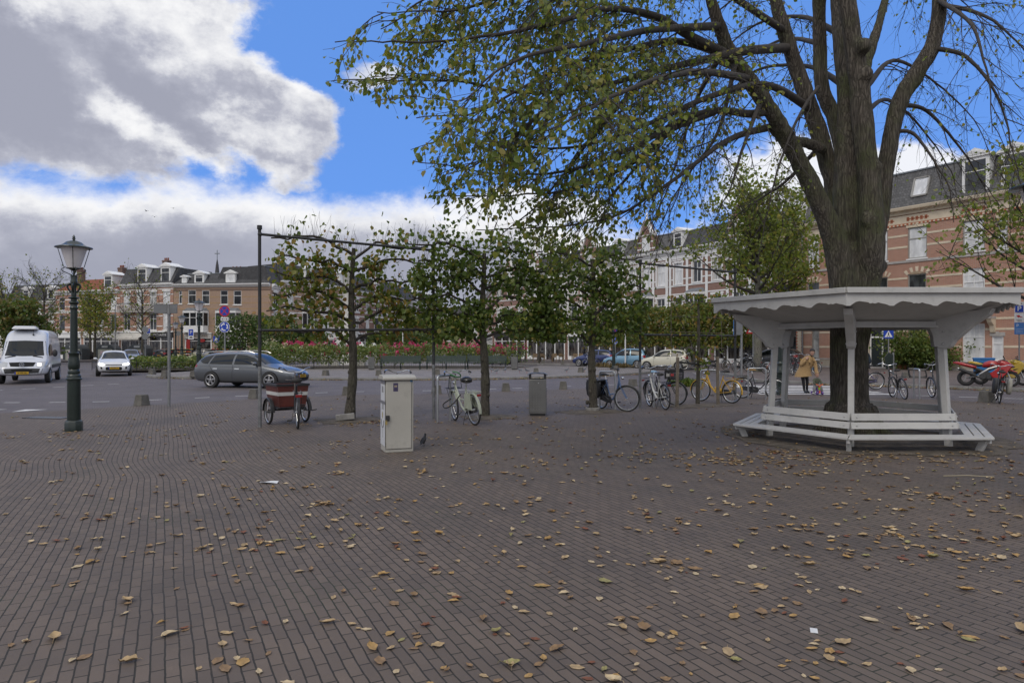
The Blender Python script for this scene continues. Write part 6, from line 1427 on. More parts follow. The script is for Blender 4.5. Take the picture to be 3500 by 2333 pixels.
# --- white van
def van():
 st = [(-2.95, .45, 1.1, 2.38, .86, .80), (-2.90, .40, 1.1, 2.47, .95, .86), (-2.2, .38, 1.1, 2.50, .985, .88), (0, .38, 1.1, 2.50, .985, .88), (1.0, .38, 1.1, 2.48, .985, .87), (1.35, .38, 1.12, 2.30, .98, .84), (1.62, .38, 1.13, 1.95, .975, .82), (1.95, .37, 1.12, 1.50, .97, .80), (2.2, .37, 1.08, 1.20, .96, .76), (2.55, .37, .98, 1.08, .93, .70), (2.80, .38, .82, .92, .84, .60), (2.92, .42, .66, .74, .72, .5), (2.95, .48, .6, .66, .6, .4)]
 sp = dict(r=.345, axles=(-1.75, 1.95), rim='steel', steer=R(-4), mirror=(1.75, 1.03, 1.38, (.07, .11, .17)), mirmat=M_PLAST, side=[
  ('window', M_GLASS, [(.85, 1.80), (1.35, 1.80), (1.62, 1.62), (1.78, 1.42)], [(.85, 1.28), (1.3, 1.26), (1.6, 1.25), (1.80, 1.24)]), ('side_moulding', M_PLAST, [(-2.6, .84), (1.45, .84)], [(-2.6, .68), (1.45, .68)]), ('door_gap', M_ARCH, [(.72, 1.95), (.735, 1.95)], [(.72, .50), (.735, .50)]), ('door_gap', M_ARCH, [(-.60, 2.2), (-.585, 2.2)], [(-.60, .50), (-.585, .50)]), ('roof_seam', M_ARCH, [(-2.7, 2.13), (1.1, 2.13)], [(-2.7, 2.118), (1.1, 2.118)]), ('headlamp', M_HEAD, [(2.25, 1.04), (2.68, .90)], [(2.40, .78), (2.72, .74)]), ('sill', M_PLAST, [(-.9, .46), (1.4, .46)], [(-.9, .40), (1.4, .40)])],
  front=[('windshield', M_GLASS, [(-.74, 1.93), (0, 1.96), (.74, 1.93)], [(-.84, 1.27), (0, 1.24), (.84, 1.27)]), ('grille', M_ARCH, [(-.50, .965), (0, .985), (.50, .965)], [(-.42, .79), (0, .775), (.42, .79)]), ('headlamp', M_LIT, [(.56, .92), (.70, .92)], [(.56, .82), (.70, .80)], .010), ('headlamp', M_HEAD, [(.54, .96), (.70, 1.0), (.86, 1.02)], [(.54, .78), (.70, .76), (.84, .78)]), ('headlamp', M_HEAD, [(-.86, 1.02), (-.70, 1.0), (-.54, .96)], [(-.84, .78), (-.70, .76), (-.54, .78)]), ('bumper', M_PLAST, [(-.78, .69), (0, .71), (.78, .69)], [(-.70, .45), (0, .43), (.70, .45)]), ('lower_grille', M_ARCH, [(-.4, .66), (.4, .66)], [(-.36, .57), (.36, .57)], .01)],
  top=[('vent', M_ARCH, [(2.16, .32), (2.2, .72)], [(2.23, .32), (2.26, .70)]), ('vent', M_ARCH, [(2.2, -.72), (2.16, -.32)], [(2.26, -.70), (2.23, -.32)])])
 sp['platex'] = .50
 o, bvh = car('white high-roofed delivery van with a roof pod and one lit headlamp', (-23.26, 33.05, 0), math.atan2(-.88, .47), carpaint('van_white', (.56, .58, .63), .0), st, sp, group=None, name='delivery_van', cat='van', plate='9-VPK-06')
 q = MB(); ring(q, (2.975, 0, .87), .085, .011, n=20, m=6, M=Matrix.Rotation(R(90), 3, 'Z'))
 for k in range(3): a = R(90+120*k); q.tube([(2.975, 0, .87), (2.975, .08*math.cos(a), .87+.08*math.sin(a))], .009, 5)
 obj('emblem', q, M_CHROME, o)
 q = MB(); q.box((1.0, -.1, 2.56), (.95, 1.0, .16), taper=.8); obj('roof_pod', q, W_, o, bevel=.05)
 q = MB(); q.tube([(1.42, .25, 2.25), (1.28, .25, 2.7)], .008, 5); q.ball((1.44, .25, 2.24), .04, 8, 6); obj('antenna', q, M_PLAST, o)
 # rounded kiosk wall / trailer at the very left edge
 st2 = MB(); n = 12; prof = [(1.2*math.cos(R(180*k/n)), 1.45+1.05*math.sin(R(180*k/n))) for k in range(n+1)]; prof = [(1.2, .5)]+prof+[(-1.2, .5)]
 t = thing('trailer', 'grey round-roofed trailer behind the white van at the left edge', 'trailer', (-34.6, 42.5, 0), R(20))
 q = MB(); q.prism(prof, -2.2, 2.2, 'y'); obj('body', q, mat('trailer_grey', (.16, .165, .17), .5, .2, dirt=.2), t, bevel=.02)
 q = MB(); q.bb(-1.1, 1.1, -1.9, 1.9, .3, .5); obj('chassis', q, M_PLAST, t)
 for s in (-1, 1): car_wheel(t, .0, s*1.0, .3, 'steel', s)
van()
# --- motorcycles
def motorcycle(label, loc, rz, col, lean=R(-6)):
 root = thing('motorcycle', label, 'motorcycle', loc, 0, 'motorcycles parked on the pavement'); root.rotation_euler = (Matrix.Rotation(rz, 4, 'Z') @ Matrix.Rotation(lean, 4, 'X')).to_euler()
 red = carpaint('moto_%d' % int(col[1]*999), col, .1); silver = mat('moto_alloy', (.36, .36, .36), .35, .7, var=.1)
 for x, tw in ((0, .085), (1.42, .06)):
  w = MB(); ring(w, (x, 0, .31), .31-tw*.9, tw*.9, n=30, m=10); o = obj('wheel', w, M_TYRE, root)
  r = MB(); ring(r, (x, 0, .31), .205, .02, n=24, m=6)
  for k in range(3):
   a = 2*math.pi*k/3; r.bar((x, 0, .31), (x+.2*math.cos(a), 0, .31+.2*math.sin(a)), .03, .05, up=Vector((0, 1, 0)))
  obj('rim', r, silver, o); d = MB(); ring(d, (x, -.05, .31), .12, .008, n=20, m=4); obj('brake_disc', d, M_STEEL, o)
 sa = MB(); 
 for y in (-.1, .1): sa.tube([(0, y, .31), (.55, y*.9, .42)], .03, 6)
 obj('swingarm', sa, silver, root)
 en = MB(); en.box((.66, 0, .42), (.42, .34, .30), Matrix.Rotation(R(12), 3, 'Y')); en.tube([(.55, -.2, .36), (.55, .2, .36)], .12, 14); en.tube([(.75, -.19, .36), (.75, .19, .36)], .09, 14); obj('engine', en, M_PLAST, root, bevel=.02)
 f = MB()
 for y in (-.15, .15): f.tube([(1.16, y*.4, .84), (.75, y, .68), (.45, y, .46)], [.035, .05, .04], 8)
 obj('frame', f, silver, root)
 def shell(secs, name, m):
  q = MB(); q.loft([[Vector((x, w*math.copysign(abs(math.cos(t))**.7, math.cos(t)), z+h*math.sin(t))) for t in [2*math.pi*k/14 for k in range(14)]] for x, z, w, h in secs]); return obj(name, q, m, root, smooth=70)
 shell([(.52, .80, .07, .05), (.60, .84, .14, .11), (.78, .88, .17, .14), (.98, .88, .15, .12), (1.10, .86, .08, .06)], 'tank', red)
 shell([(-.42, .92, .05, .03), (-.30, .90, .10, .06), (-.05, .84, .12, .08), (.18, .78, .13, .08), (.34, .75, .10, .05)], 'tail', red)
 shell([(-.15, .905, .08, .03), (.1, .86, .12, .035), (.40, .81, .12, .04), (.56, .82, .08, .04)], 'seat', M_RUBBER)
 shell([(1.02, .92, .14, .10), (1.18, .90, .18, .15), (1.34, .86, .15, .13), (1.48, .80, .08, .07), (1.53, .78, .03, .03)], 'fairing', red)
 for s in (-1, 1):
  q = MB(); pl = [(.78, .50), (.86, .34), (1.12, .28), (1.32, .52), (1.44, .74), (1.38, .90), (1.10, .82), (.98, .66)]; q.prism(pl, s*.15, s*.19, 'y'); obj('side_fairing', q, red, root, bevel=.015)
  q = MB(); q.prism([(1.0, .56), (1.16, .60), (1.26, .66), (1.12, .64)], s*.191, s*.195, 'y'); obj('vent', q, M_ARCH, root)
 shell([(1.06, 1.0, .10, .03), (1.2, 1.02, .12, .06), (1.36, .95, .09, .04)], 'windscreen', M_GLASS)
 fk = MB()
 for y in (-.09, .09): fk.tube([(1.42, y, .31), (1.20, y, .90)], .026, 8)
 obj('fork', fk, silver, root); shell([(1.16, .60, .05, .02), (1.40, .66, .06, .03), (1.64, .56, .05, .02)], 'front_mudguard', red)
 hb = MB(); hb.tube([(1.02, -.36, .92), (1.14, -.12, .98), (1.14, .12, .98), (1.02, .36, .92)], .014, 6); obj('handlebar', hb, M_PLAST, root)
 for s in (-1, 1):
  q = MB(); q.tube([(1.24, s*.12, 1.0), (1.22, s*.28, 1.12)], .008, 5); q.ball((1.21, s*.31, 1.14), (.02, .06, .04), 8, 6); obj('mirror', q, M_PLAST, root)
 ex = MB(); ex.tube([(.62, -.18, .30), (.42, -.2, .34), (.30, -.22, .42)], .03, 8); ex.tube([(.32, -.22, .41), (-.22, -.26, .66)], .06, 12); obj('exhaust', ex, M_PLAST, root); e2 = MB(); e2.tube([(-.20, -.26, .65), (-.26, -.262, .675)], .04, 10); obj('exhaust_tip', e2, M_STEEL, root)
 st = MB(); st.tube([(.58, .12, .25), (.50, .30, .01)], .012, 6); obj('kickstand', st, M_PLAST, root)
 tl = MB(); tl.box((-.43, 0, .90), (.03, .10, .04)); obj('tail_lamp', tl, M_TAIL, root)
 return root
p0, p1 = G(3302, 1318, .12), G(3474, 1323, .12)
motorcycle('red sports motorcycle parked on the pavement behind the bag-laden bicycle', p0, math.atan2(p1.y-p0.y, p1.x-p0.x), (.36, .012, .014))
motorcycle('yellow sports motorcycle half hidden behind the red one and the sign pole', p0+Vector((1.25, 1.0, 0)), math.atan2(p1.y-p0.y, p1.x-p0.x)+.1, (.50, .33, .015), R(-4))
sc = thing('cargo_bin', 'blue lidded grit box behind the red motorcycle', 'box', (24.6, 35.6, .12), R(-30)); q = MB(); q.box((0, 0, .45), (.85, .7, .9), taper=1.06); obj('body', q, mat('grit_blue', (.02, .14, .36), .5), sc, bevel=.03); q = MB(); q.box((0, 0, .94), (.94, .78, .09)); obj('lid', q, mat('grit_blue', (.02, .14, .36)), sc, bevel=.02); q = MB(); q.box((.26, -.375, .6), (.22, .01, .3)); obj('label_panel', q, mat('moto_330', (.5, .33, .015)), sc)
# --- recycling containers
def recyc(label, loc, first=[None]):
 if first[0]: return dup(first[0], loc, None, label)
 root = thing('recycling_container', label, 'container', loc, R(3), 'recycling containers by the shops'); g_ = mat('container_grey', (.055, .065, .072), .5, var=.15)
 q = MB(); q.box((0, 0, .75), (2.1, 1.6, 1.4)); obj('body', q, mat('container_pale', (.34, .35, .30), .5), root, bevel=.04); q = MB()
 q.prism([(-1.15, 1.44), (1.15, 1.44), (.95, 1.75), (.6, 2.0), (-.6, 2.0), (-.95, 1.75)], -.85, .85, 'y'); h_ = obj('hood', q, g_, root, bevel=.05); q = MB(); q.bb(-.35, .35, -.9, -.86, 1.62, 1.85); obj('slot', q, mat('slot_pale', (.4, .42, .43), .5), h_)
 for x in (-1.0, 1.0): q = MB(); q.bb(x-.14, x+.14, -.84, .84, 0, 1.44); obj('corner', q, g_, root, bevel=.02)
 q = MB(); q.bb(-.55, .55, -.83, -.802, .35, 1.2); obj('poster', q, mat('poster_pink', (.5, .38, .44), .6, var=.3, scale=9), root)
 first[0] = root
for k, lab in enumerate(('recycling container just right of the near lantern post', 'middle recycling container above the white hatchback', 'third recycling container beside the black estate car')): recyc(lab, (-53.6+k*3.6, 84+k*.6, 0))
# ================================================================ people and birds
M_SKIN = mat('skin', (.45, .27, .20), .5, var=.08); M_HAIRD = mat('hair_dark', (.018, .014, .012), .6); M_HAIRB = mat('hair_fair', (.30, .19, .09), .6); M_HAIRG = mat('hair_grey', (.35, .34, .33), .6)
M_EYE = mat('eye_dark', (.02, .015, .012), .3, var=0); M_LIP = mat('lip', (.33, .12, .10), .5, var=0)
def skinmesh(name, chains, parent, m, sub=2, root_first=True):
 """chains of (x,y,z,r); chains that start on an existing point join it"""
 bm = bmesh.new(); sl = bm.verts.layers.skin.verify(); pts = {}; first = None
 for ch in chains:
  prev = None
  for x, y, z, r in ch:
   key = (round(x, 3), round(y, 3), round(z, 3))
   if key not in pts:
    v = bm.verts.new((x, y, z)); v[sl].radius = (r, r) if not isinstance(r, tuple) else r; pts[key] = v
    if first is None: first = v; v[sl].use_root = True
   v = pts[key]
   if prev is not None and prev is not v and bm.edges.get((prev, v)) is None: bm.edges.new((prev, v))
   prev = v
 me = bpy.data.meshes.new(name); bm.to_mesh(me); bm.free()
 o = bpy.data.objects.new(name, me); COL.objects.link(o); s = o.modifiers.new('skin', 'SKIN'); s.use_smooth_shade = True; d = o.modifiers.new('sub', 'SUBSURF'); d.levels = sub; d.render_levels = sub
 dg = bpy.context.evaluated_depsgraph_get(); me2 = bpy.data.meshes.new_from_object(o.evaluated_get(dg)); o.modifiers.clear(); o.data = me2
 me2.materials.clear(); me2.materials.append(m); me2.polygons.foreach_set('use_smooth', [True]*len(me2.polygons)); o.parent = parent
 return o
def hand(w, d, up, s=1.0, curl=.6):
 """five finger chains from a wrist point; d forward, up is the back of the hand"""
 w, d, up = Vector(w), Vector(d).normalized(), Vector(up).normalized(); sd_ = d.cross(up).normalized(); ch = []
 palm = w+d*.045*s; ch.append([(*w, .024*s), (*palm, .030*s)])
 for k, (off, L_) in enumerate(((-.030, .062), (-.010, .074), (.010, .070), (.028, .056))):
  b = palm+sd_*off*s+d*.03*s; m = b+(d-up*curl*.5)*L_*.5*s; e = m+(d*.5-up*curl)*L_*.5*s
  ch.append([(*palm, .030*s), (*b, .011*s), (*m, .009*s), (*e, .007*s)])
 t = w+d*.02*s-sd_*.03*s; ch.append([(*palm, .030*s), (*t, .013*s), (*(t+d*.035*s-sd_*.02*s-up*.01*s), .010*s), (*(t+d*.06*s-sd_*.012*s-up*.02*s), .008*s)])
 return ch
def head(parent, c, face, s=1.0, hair=None, hair_len=0.0, part_root=None):
 c = Vector(c); f = Vector(face).normalized(); rt = f.cross(ZU).normalized(); up = rt.cross(f)
 Mx = Matrix((rt, f, up)).transposed(); T = lambda x, y, z: c+Mx @ (Vector((x, y, z))*s)
 q = MB(); secs = []
 for z, rx, ry, oy in ((-.125, .020, .03, .035), (-.115, .040, .045, .03), (-.08, .058, .068, .018), (-.03, .070, .086, .006), (.02, .076, .096, 0), (.06, .072, .094, -.006), (.095, .052, .070, -.01), (.115, .02, .03, -.012)):
  secs.append([T(rx*math.cos(t), oy+ry*math.sin(t), z) for t in [2*math.pi*k/14 for k in range(14)]])
 q.loft(secs); q.loft([[T(-.012, .088, .015), T(.012, .088, .015), T(0, .095, .02)], [T(-.017, .09, -.03), T(.017, .09, -.03), T(0, .122, -.028)], [T(-.01, .085, -.042), T(.01, .085, -.042), T(0, .098, -.042)]])
 for sg in (-1, 1): q.ball(T(sg*.077, -.005, -.005), (.012*s, .022*s, .032*s), 8, 6, Mx)
 o = obj('head', q, M_SKIN, parent, smooth=80)
 for sg in (-1, 1): e = MB(); e.ball(T(sg*.030, .083, .010), (.012*s, .008*s, .007*s), 8, 5, Mx); obj('eye', e, M_EYE, o)
 e = MB(); e.ball(T(0, .082, -.070), (.026*s, .010*s, .008*s), 8, 5, Mx); obj('mouth', e, M_LIP, o)
 if hair:
  h = MB(); secs = []
  for z, rx, ry, oy in ((-.06-hair_len, .066, .06, -.035), (-.02, .081, .082, -.024), (.03, .086, .098, -.012), (.055, .084, .108, -.004), (.09, .066, .088, -.006), (.12, .035, .05, -.01), (.13, .008, .01, -.01)):
   secs.append([T(rx*math.cos(t)*(1+.05*math.sin(7*t+z*60)), oy+ry*math.sin(t), z) for t in [2*math.pi*k/16 for k in range(16)]])
  h.loft(secs); obj('hair', h, hair, parent, smooth=80)
 return o
def garment(name, secs, parent, m, bump=0):
 """rings of (cx,cy,cz,rx,ry,tilt axis points) -> lofted cloth"""
 q = MB(); out = []
 for c, a, b in secs:
  c, a, b = Vector(c), Vector(a), Vector(b)
  out.append([c+a*math.cos(t)*(1+.035*math.sin(5*t+c.z*9))+b*math.sin(t)*(1+.03*math.sin(4*t+c.z*7)) for t in [2*math.pi*k/20 for k in range(20)]])
 q.loft(out); return obj(name, q, m, parent, smooth=80)
def woman():
 root = thing('person', 'woman in a camel coat bending over the toddler on the zebra crossing', 'person', (10.42, 24.35, .008), 0)
 camel = mat('camel_wool', (.36, .235, .11), .9, var=.12, scale=9, bump=.5, bscale=60); trous = mat('black_trousers', (.014, .014, .016), .7); shoe = mat('black_shoes', (.012, .012, .012), .4)
 # she faces us, leaning forward and to the picture's right, one arm reaching down
 body = [[(0, .05, .80, .115), (.03, .0, .98, .125), (.10, -.07, 1.14, .12), (.15, -.12, 1.25, .085), (.17, -.16, 1.31, .05), (.18, -.18, 1.35, .05)],
   [(0, .05, .80, .115), (-.06, .04, .74, .09), (-.04, -.02, .46, .06), (.03, .06, .10, .042), (.03, -.06, .035, .036), (.03, -.12, .03, .025)],
   [(0, .05, .80, .115), (.08, .06, .74, .09), (.12, .02, .46, .058), (.15, .12, .11, .04), (.14, .0, .04, .034), (.14, -.05, .03, .025)]]
 skinmesh('trousers', body[1:], root, trous)
 torso = [body[0], [(.15, -.12, 1.25, .085), (-.06, -.10, 1.20, .062), (-.15, -.10, 1.0, .048), (-.08, -.22, 1.10, .040)], [(.15, -.12, 1.25, .085), (.30, -.14, 1.13, .062), (.335, -.20, .90, .046), (.31, -.27, .70, .034)]]
 arms = hand((.31, -.27, .70), (-.02, -.25, -1), (.9, -.2, 0), 1.0, .5)+hand((-.02, -.24, 1.20), (.5, .1, .8), (-.3, -.9, 0), 1.0, .8)
 skinmesh('body', [body[0][:6]]+arms[:0]+[[(.18, -.18, 1.35, .05), (.185, -.2, 1.39, .05)]], root, mat('black_jumper', (.02, .02, .022), .8))
 skinmesh('hand', arms[:6], root, M_SKIN, 1); skinmesh('hand', arms[6:], root, M_SKIN, 1)
 garment('coat', [((-.02, .02, .60), (.30, 0, .02), (0, .24, 0)), ((-.01, .02, .72), (.26, 0, 0), (0, .21, 0)), ((.03, .0, .90), (.215, 0, -.02), (0, .17, 0)), ((.08, -.05, 1.06), (.215, 0, -.05), (0, .15, .03)), ((.12, -.09, 1.18), (.21, 0, -.06), (0, .13, .04)), ((.15, -.12, 1.26), (.15, 0, -.05), (0, .10, .04)), ((.17, -.15, 1.31), (.075, 0, -.02), (0, .07, .03))], root, camel)
 skinmesh('sleeve', [[(-.03, -.09, 1.22, .075), (-.12, -.08, 1.10, .072), (-.17, -.10, .98, .065), (-.10, -.20, 1.10, .055), (-.03, -.24, 1.19, .045)]], root, camel); skinmesh('sleeve', [[(.27, -.13, 1.19, .078), (.315, -.15, 1.08, .074), (.335, -.20, .90, .064), (.315, -.26, .73, .058)]], root, camel)
 cl = MB(); cl.tube([Vector(v) for v in spline([(.08, -.26, 1.10), (.10, -.22, 1.22), (.15, -.18, 1.32), (.24, -.20, 1.25), (.25, -.26, 1.14)], 4)], .035, 7); obj('collar', cl, camel, root)
 for k in range(2): b = MB(); b.ball((.10+.02*k, -.235+.03*k*-1, .96-.12*k+.1), .016, 8, 5); obj('button', b, M_HAIRD, root)
 head(root, (.19, -.23, 1.475), (-.55, -.85, -.1), 1.0, M_HAIRD, .02)
 for x, y in ((.03, -.05), (.14, .02)): s = MB(); s.ball((x, y-.02, .035), (.042, .115, .042), 10, 7); obj('shoe', s, shoe, root)
def toddler():
 root = thing('person', 'smiling toddler in a green jacket riding a small toy scooter', 'person', (10.63, 23.82, .008), 0)
 jk = mat('olive_jacket', (.075, .085, .055), .8, var=.15, scale=12); tr = mat('grey_trousers', (.22, .22, .22), .8); sh = mat('pale_shoes', (.5, .48, .46), .6)
 skinmesh('trousers', [[(0, .05, .30, .075), (-.10, -.06, .30, .060), (-.13, -.12, .16, .045), (-.15, -.06, .05, .036)], [(0, .05, .30, .075), (.10, -.06, .30, .060), (.13, -.12, .16, .045), (.16, -.06, .05, .036)]], root, tr)
 skinmesh('jacket', [[(0, .05, .30, .085), (0, .03, .42, .095), (0, .0, .53, .075), (0, -.01, .58, .045)], [(0, .0, .53, .075), (-.10, -.01, .50, .045), (-.135, -.08, .40, .038), (-.10, -.17, .35, .032)], [(0, .0, .53, .075), (.10, -.01, .50, .045), (.135, -.08, .40, .038), (.10, -.17, .35, .032)]], root, jk)
 skinmesh('hand', hand((-.10, -.17, .35), (.2, -1, -.1), (0, 0, 1), .6, .9), root, M_SKIN, 1); skinmesh('hand', hand((.10, -.17, .35), (-.2, -1, -.1), (0, 0, 1), .6, .9), root, M_SKIN, 1)
 head(root, (0, -.03, .70), (.05, -1, -.05), .82, M_HAIRB, .0)
 for x in (-.155, .165): s = MB(); s.ball((x, -.08, .035), (.035, .075, .035), 10, 6); obj('shoe', s, sh, root)
 t = thing('toy_scooter', 'colourful toddler ride-on toy with orange handlebar', 'toy', (10.63, 23.80, .008)); orange = mat('toy_orange', (.62, .10, .02), .4, var=0); lime = mat('toy_lime', (.30, .50, .03), .4, var=0); purp = mat('toy_purple', (.12, .06, .25), .4, var=0)
 q = MB(); q.tube([(0, -.19, .24), (-.03, -.20, .32), (-.12, -.20, .36)], .018, 7); q.tube([(0, -.19, .24), (.03, -.20, .32), (.12, -.20, .36)], .018, 7); obj('handlebar', q, orange, t)
 q = MB(); q.tube([(0, -.17, .14), (0, -.19, .25)], .035, 9); obj('stem', q, lime, t); q = MB(); q.loft([[Vector((w*math.cos(a), y, z+.045*math.sin(a))) for a in [2*math.pi*k/12 for k in range(12)]] for y, z, w in ((.22, .19, .06), (.08, .20, .075), (-.08, .15, .06), (-.22, .12, .045))]); obj('body', q, purp, t, smooth=70)
 q = MB(); q.tube([(0, -.21, .05), (0, -.20, .15)], .03, 8); obj('fork', q, orange, t)
 for x, y in ((-.09, -.21), (.09, -.21), (-.1, .16), (.1, .16)): q = MB(); q.tube([(x-.025, y, .055), (x+.025, y, .055)], .055, 14); obj('wheel', q, purp, t)
woman(); toddler()
def cyclist(label, rear, front, jacket, trous, hair, col, blabel):
 rear, front = Vector(rear), Vector(front); d = (front-rear).normalized()
 bicycle(blabel, rear, front, col, 'omafiets', 0, 0, 'bicycles being ridden', stand=False, z0=rear.z)
 root = thing('person', label, 'person', (rear.x, rear.y, rear.z), math.atan2(d.y, d.x)); jm = mat('jacket_%d' % int(sum(jacket)*999), jacket, .8, var=.12); tm = mat('legwear_%d' % int(sum(trous)*999), trous, .8, var=.12)
 skinmesh('trousers', [[(.28, 0, .98, .12), (.42, -.10, .92, .085), (.66, -.11, .80, .062), (.50, -.11, .42, .045), (.60, -.11, .37, .035)], [(.28, 0, .98, .12), (.42, .10, .90, .085), (.60, .11, .58, .062), (.36, .11, .22, .045), (.46, .11, .17, .035)]], root, tm)
 skinmesh('jacket', [[(.28, 0, .96, .135), (.32, 0, 1.18, .15), (.40, 0, 1.40, .125), (.43, 0, 1.50, .06)], [(.40, 0, 1.40, .125), (.42, -.20, 1.36, .062), (.52, -.27, 1.14, .050), (.68, -.29, 1.09, .036)], [(.40, 0, 1.40, .125), (.42, .20, 1.36, .062), (.52, .27, 1.14, .050), (.68, .29, 1.09, .036)]], root, jm)
 for s in (-1, 1): skinmesh('hand', hand((.66, s*.29, 1.10), (1, 0, -.1), (0, 0, 1), .9, .9), root, M_SKIN, 1)
 head(root, (.47, 0, 1.64), (1, 0, 0), 1.0, hair)
 for y, p in ((-.11, (.52, .34)), (.11, (.40, .14))): s = MB(); s.ball((p[0]+.06, y, p[1]), (.12, .042, .042), 10, 6); obj('shoe', s, M_RUBBER, root)
v_ = G(258, 1265); w_ = v_+Vector((-.55, 1.0, 0)); cyclist('cyclist in dark jacket and jeans seen from behind beside the near lantern', v_, w_, (.014, .016, .024), (.05, .08, .14), M_HAIRD, (.03, .03, .03), 'dark bicycle ridden away beside the near lantern')
v_ = G(1722, 1232); cyclist('cyclist in a red jacket riding behind the third park bench', v_, v_+Vector((.35, 1.05, 0)), (.30, .03, .05), (.03, .03, .035), M_HAIRG, (.04, .04, .045), 'bicycle under the red-jacketed rider')
v_ = G(2012, 1254); cyclist('cyclist in olive passing the dark blue car behind the lime trunk', v_+Vector((.75, .4, 0)), v_+Vector((-.3, 0, 0)), (.10, .11, .07), (.05, .05, .05), M_HAIRB, (.3, .31, .32), 'pale bicycle ridden past the dark blue car')
v_ = Vector((13.15, 26.6, 0)); cyclist('cyclist in navy hidden behind the linden trunk, arm and front wheel showing', v_+Vector((1.0, -.05, 0)), v_, (.018, .028, .045), (.03, .03, .04), M_HAIRD, (.12, .10, .22), 'bicycle emerging from behind the linden trunk')
def bird(name, label, cat, loc, rz, s, cols, group=None, walk=True):
 root = thing(name, label, cat, loc, rz, group); m1, m2, m3 = cols
 q = MB(); secs = []
 pr = ((-.62, .10, .02, .015), (-.45, .17, .10, .03), (-.28, .26, .16, .10), (-.05, .32, .20, .17), (.14, .38, .20, .18), (.28, .50, .15, .13), (.33, .62, .11, .10), (.36, .72, .115, .11), (.40, .80, .08, .07), (.42, .84, .02, .02))
 if not walk: pr = ((-.55, -.02, .02, .02), (-.42, .06, .11, .04), (-.28, .20, .15, .10), (-.10, .34, .19, .17), (.04, .48, .19, .18), (.12, .62, .15, .15), (.16, .74, .12, .12), (.19, .84, .12, .12), (.20, .92, .09, .08), (.2, .97, .02, .02))
 for x, z, w, h in pr: secs.append([Vector((s*(x), s*w*math.cos(t), s*(z+h*math.sin(t)))) for t in [2*math.pi*k/12 for k in range(12)]])
 q.loft(secs); obj('body', q, m1, root, smooth=80); hx, hz = (.40, .76) if walk else (.22, .86)
 b = MB(); b.tube([Vector((s*(hx+.06), 0, s*hz)), Vector((s*(hx+.26), 0, s*(hz-.05)))], [s*.045, s*.008], 6); obj('beak', b, m3, root)
 for y in (-1, 1):
  w = MB(); w.ball((-s*.12, y*s*.17, s*.32), (s*.36, s*.045, s*.15), 10, 6, Matrix.Rotation(R(18 if walk else 48), 3, 'Y').inverted()); obj('wing', w, m2, root)
  e = MB(); e.ball((s*(hx+.02), y*s*.10, s*(hz+.03)), s*.022, 6, 4); obj('eye', e, M_EYE, root)
  l = MB(); l.tube([(0, y*s*.09, s*.2), (s*.02, y*s*.09, -s*.02), (s*-.02, y*s*.09, -s*.22)], s*.018, 5)
  for a in (-.5, 0, .5): l.tube([(s*-.02, y*s*.09, -s*.21), (s*(-.02+.14*math.cos(a)), y*s*(.09)+s*.14*math.sin(a), -s*.225)], s*.012, 4)
  obj('leg', l, m3, root)
 return root
cm = mat('crow_black', (.008, .008, .011), .35, var=.2); cs = mat('crow_horn', (.012, .012, .012), .5)
bird('crow', 'black jackdaw standing on the brick beside the utility box', 'bird', G(1449, 1524)+Vector((0, 0, .04)), R(62), .175, (cm, cm, cs), walk=False)
pg = mat('pigeon_grey', (.10, .105, .125), .6, var=.2, scale=15); pw = mat('pigeon_wing', (.13, .14, .16), .6, var=.25, scale=20); pl = mat('pigeon_leg', (.3, .09, .08), .6)
for u, v, rz, lab in ((1680, 1271, 150, 'pigeon nearest the third park bench'), (1698, 1276, 20, 'pigeon beside the third bench, head low'), (1726, 1272, 60, 'pigeon walking left of the far grey bin'), (1776, 1273, 170, 'pigeon just right of the far grey bin'), (1801, 1275, 200, 'pigeon behind the hood of the near bin'), (1937, 1273, 10, 'pigeon walking left of a stone block'), (1998, 1271, 15, 'pigeon right of the stone block near the lime trunk')):
 bird('pigeon', lab, 'bird', G(u, v, .12)+Vector((0, 0, .07)), R(rz), .31, (pg, pw, pl), 'pigeons on the island paving')
for u, v, Y, lab in ((500, 721, 95, 'small bird flying under the grey cloud, left'), (528, 741, 100, 'small bird flying under the grey cloud, lowest'), (592, 712, 105, 'small bird flying under the grey cloud, right')):
 p = P(u, v, Y); r_ = thing('bird', lab, 'bird', p, R(rnd.uniform(0, 360)), 'birds flying under the cloud'); q = MB(); q.ball((0, 0, 0), (.18, .05, .05), 8, 6); obj('body', q, cm, r_)
 for y in (-1, 1): q = MB(); q.loft([[Vector((.08, 0, .02)), Vector((-.06, 0, .02)), Vector((0, 0, .0))], [Vector((.06, y*.2, .12)), Vector((-.06, y*.2, .12)), Vector((0, y*.2, .11))], [Vector((-.04, y*.42, .06)), Vector((-.07, y*.42, .06)), Vector((-.05, y*.42, .055))]]); obj('wing', q, cm, r_)
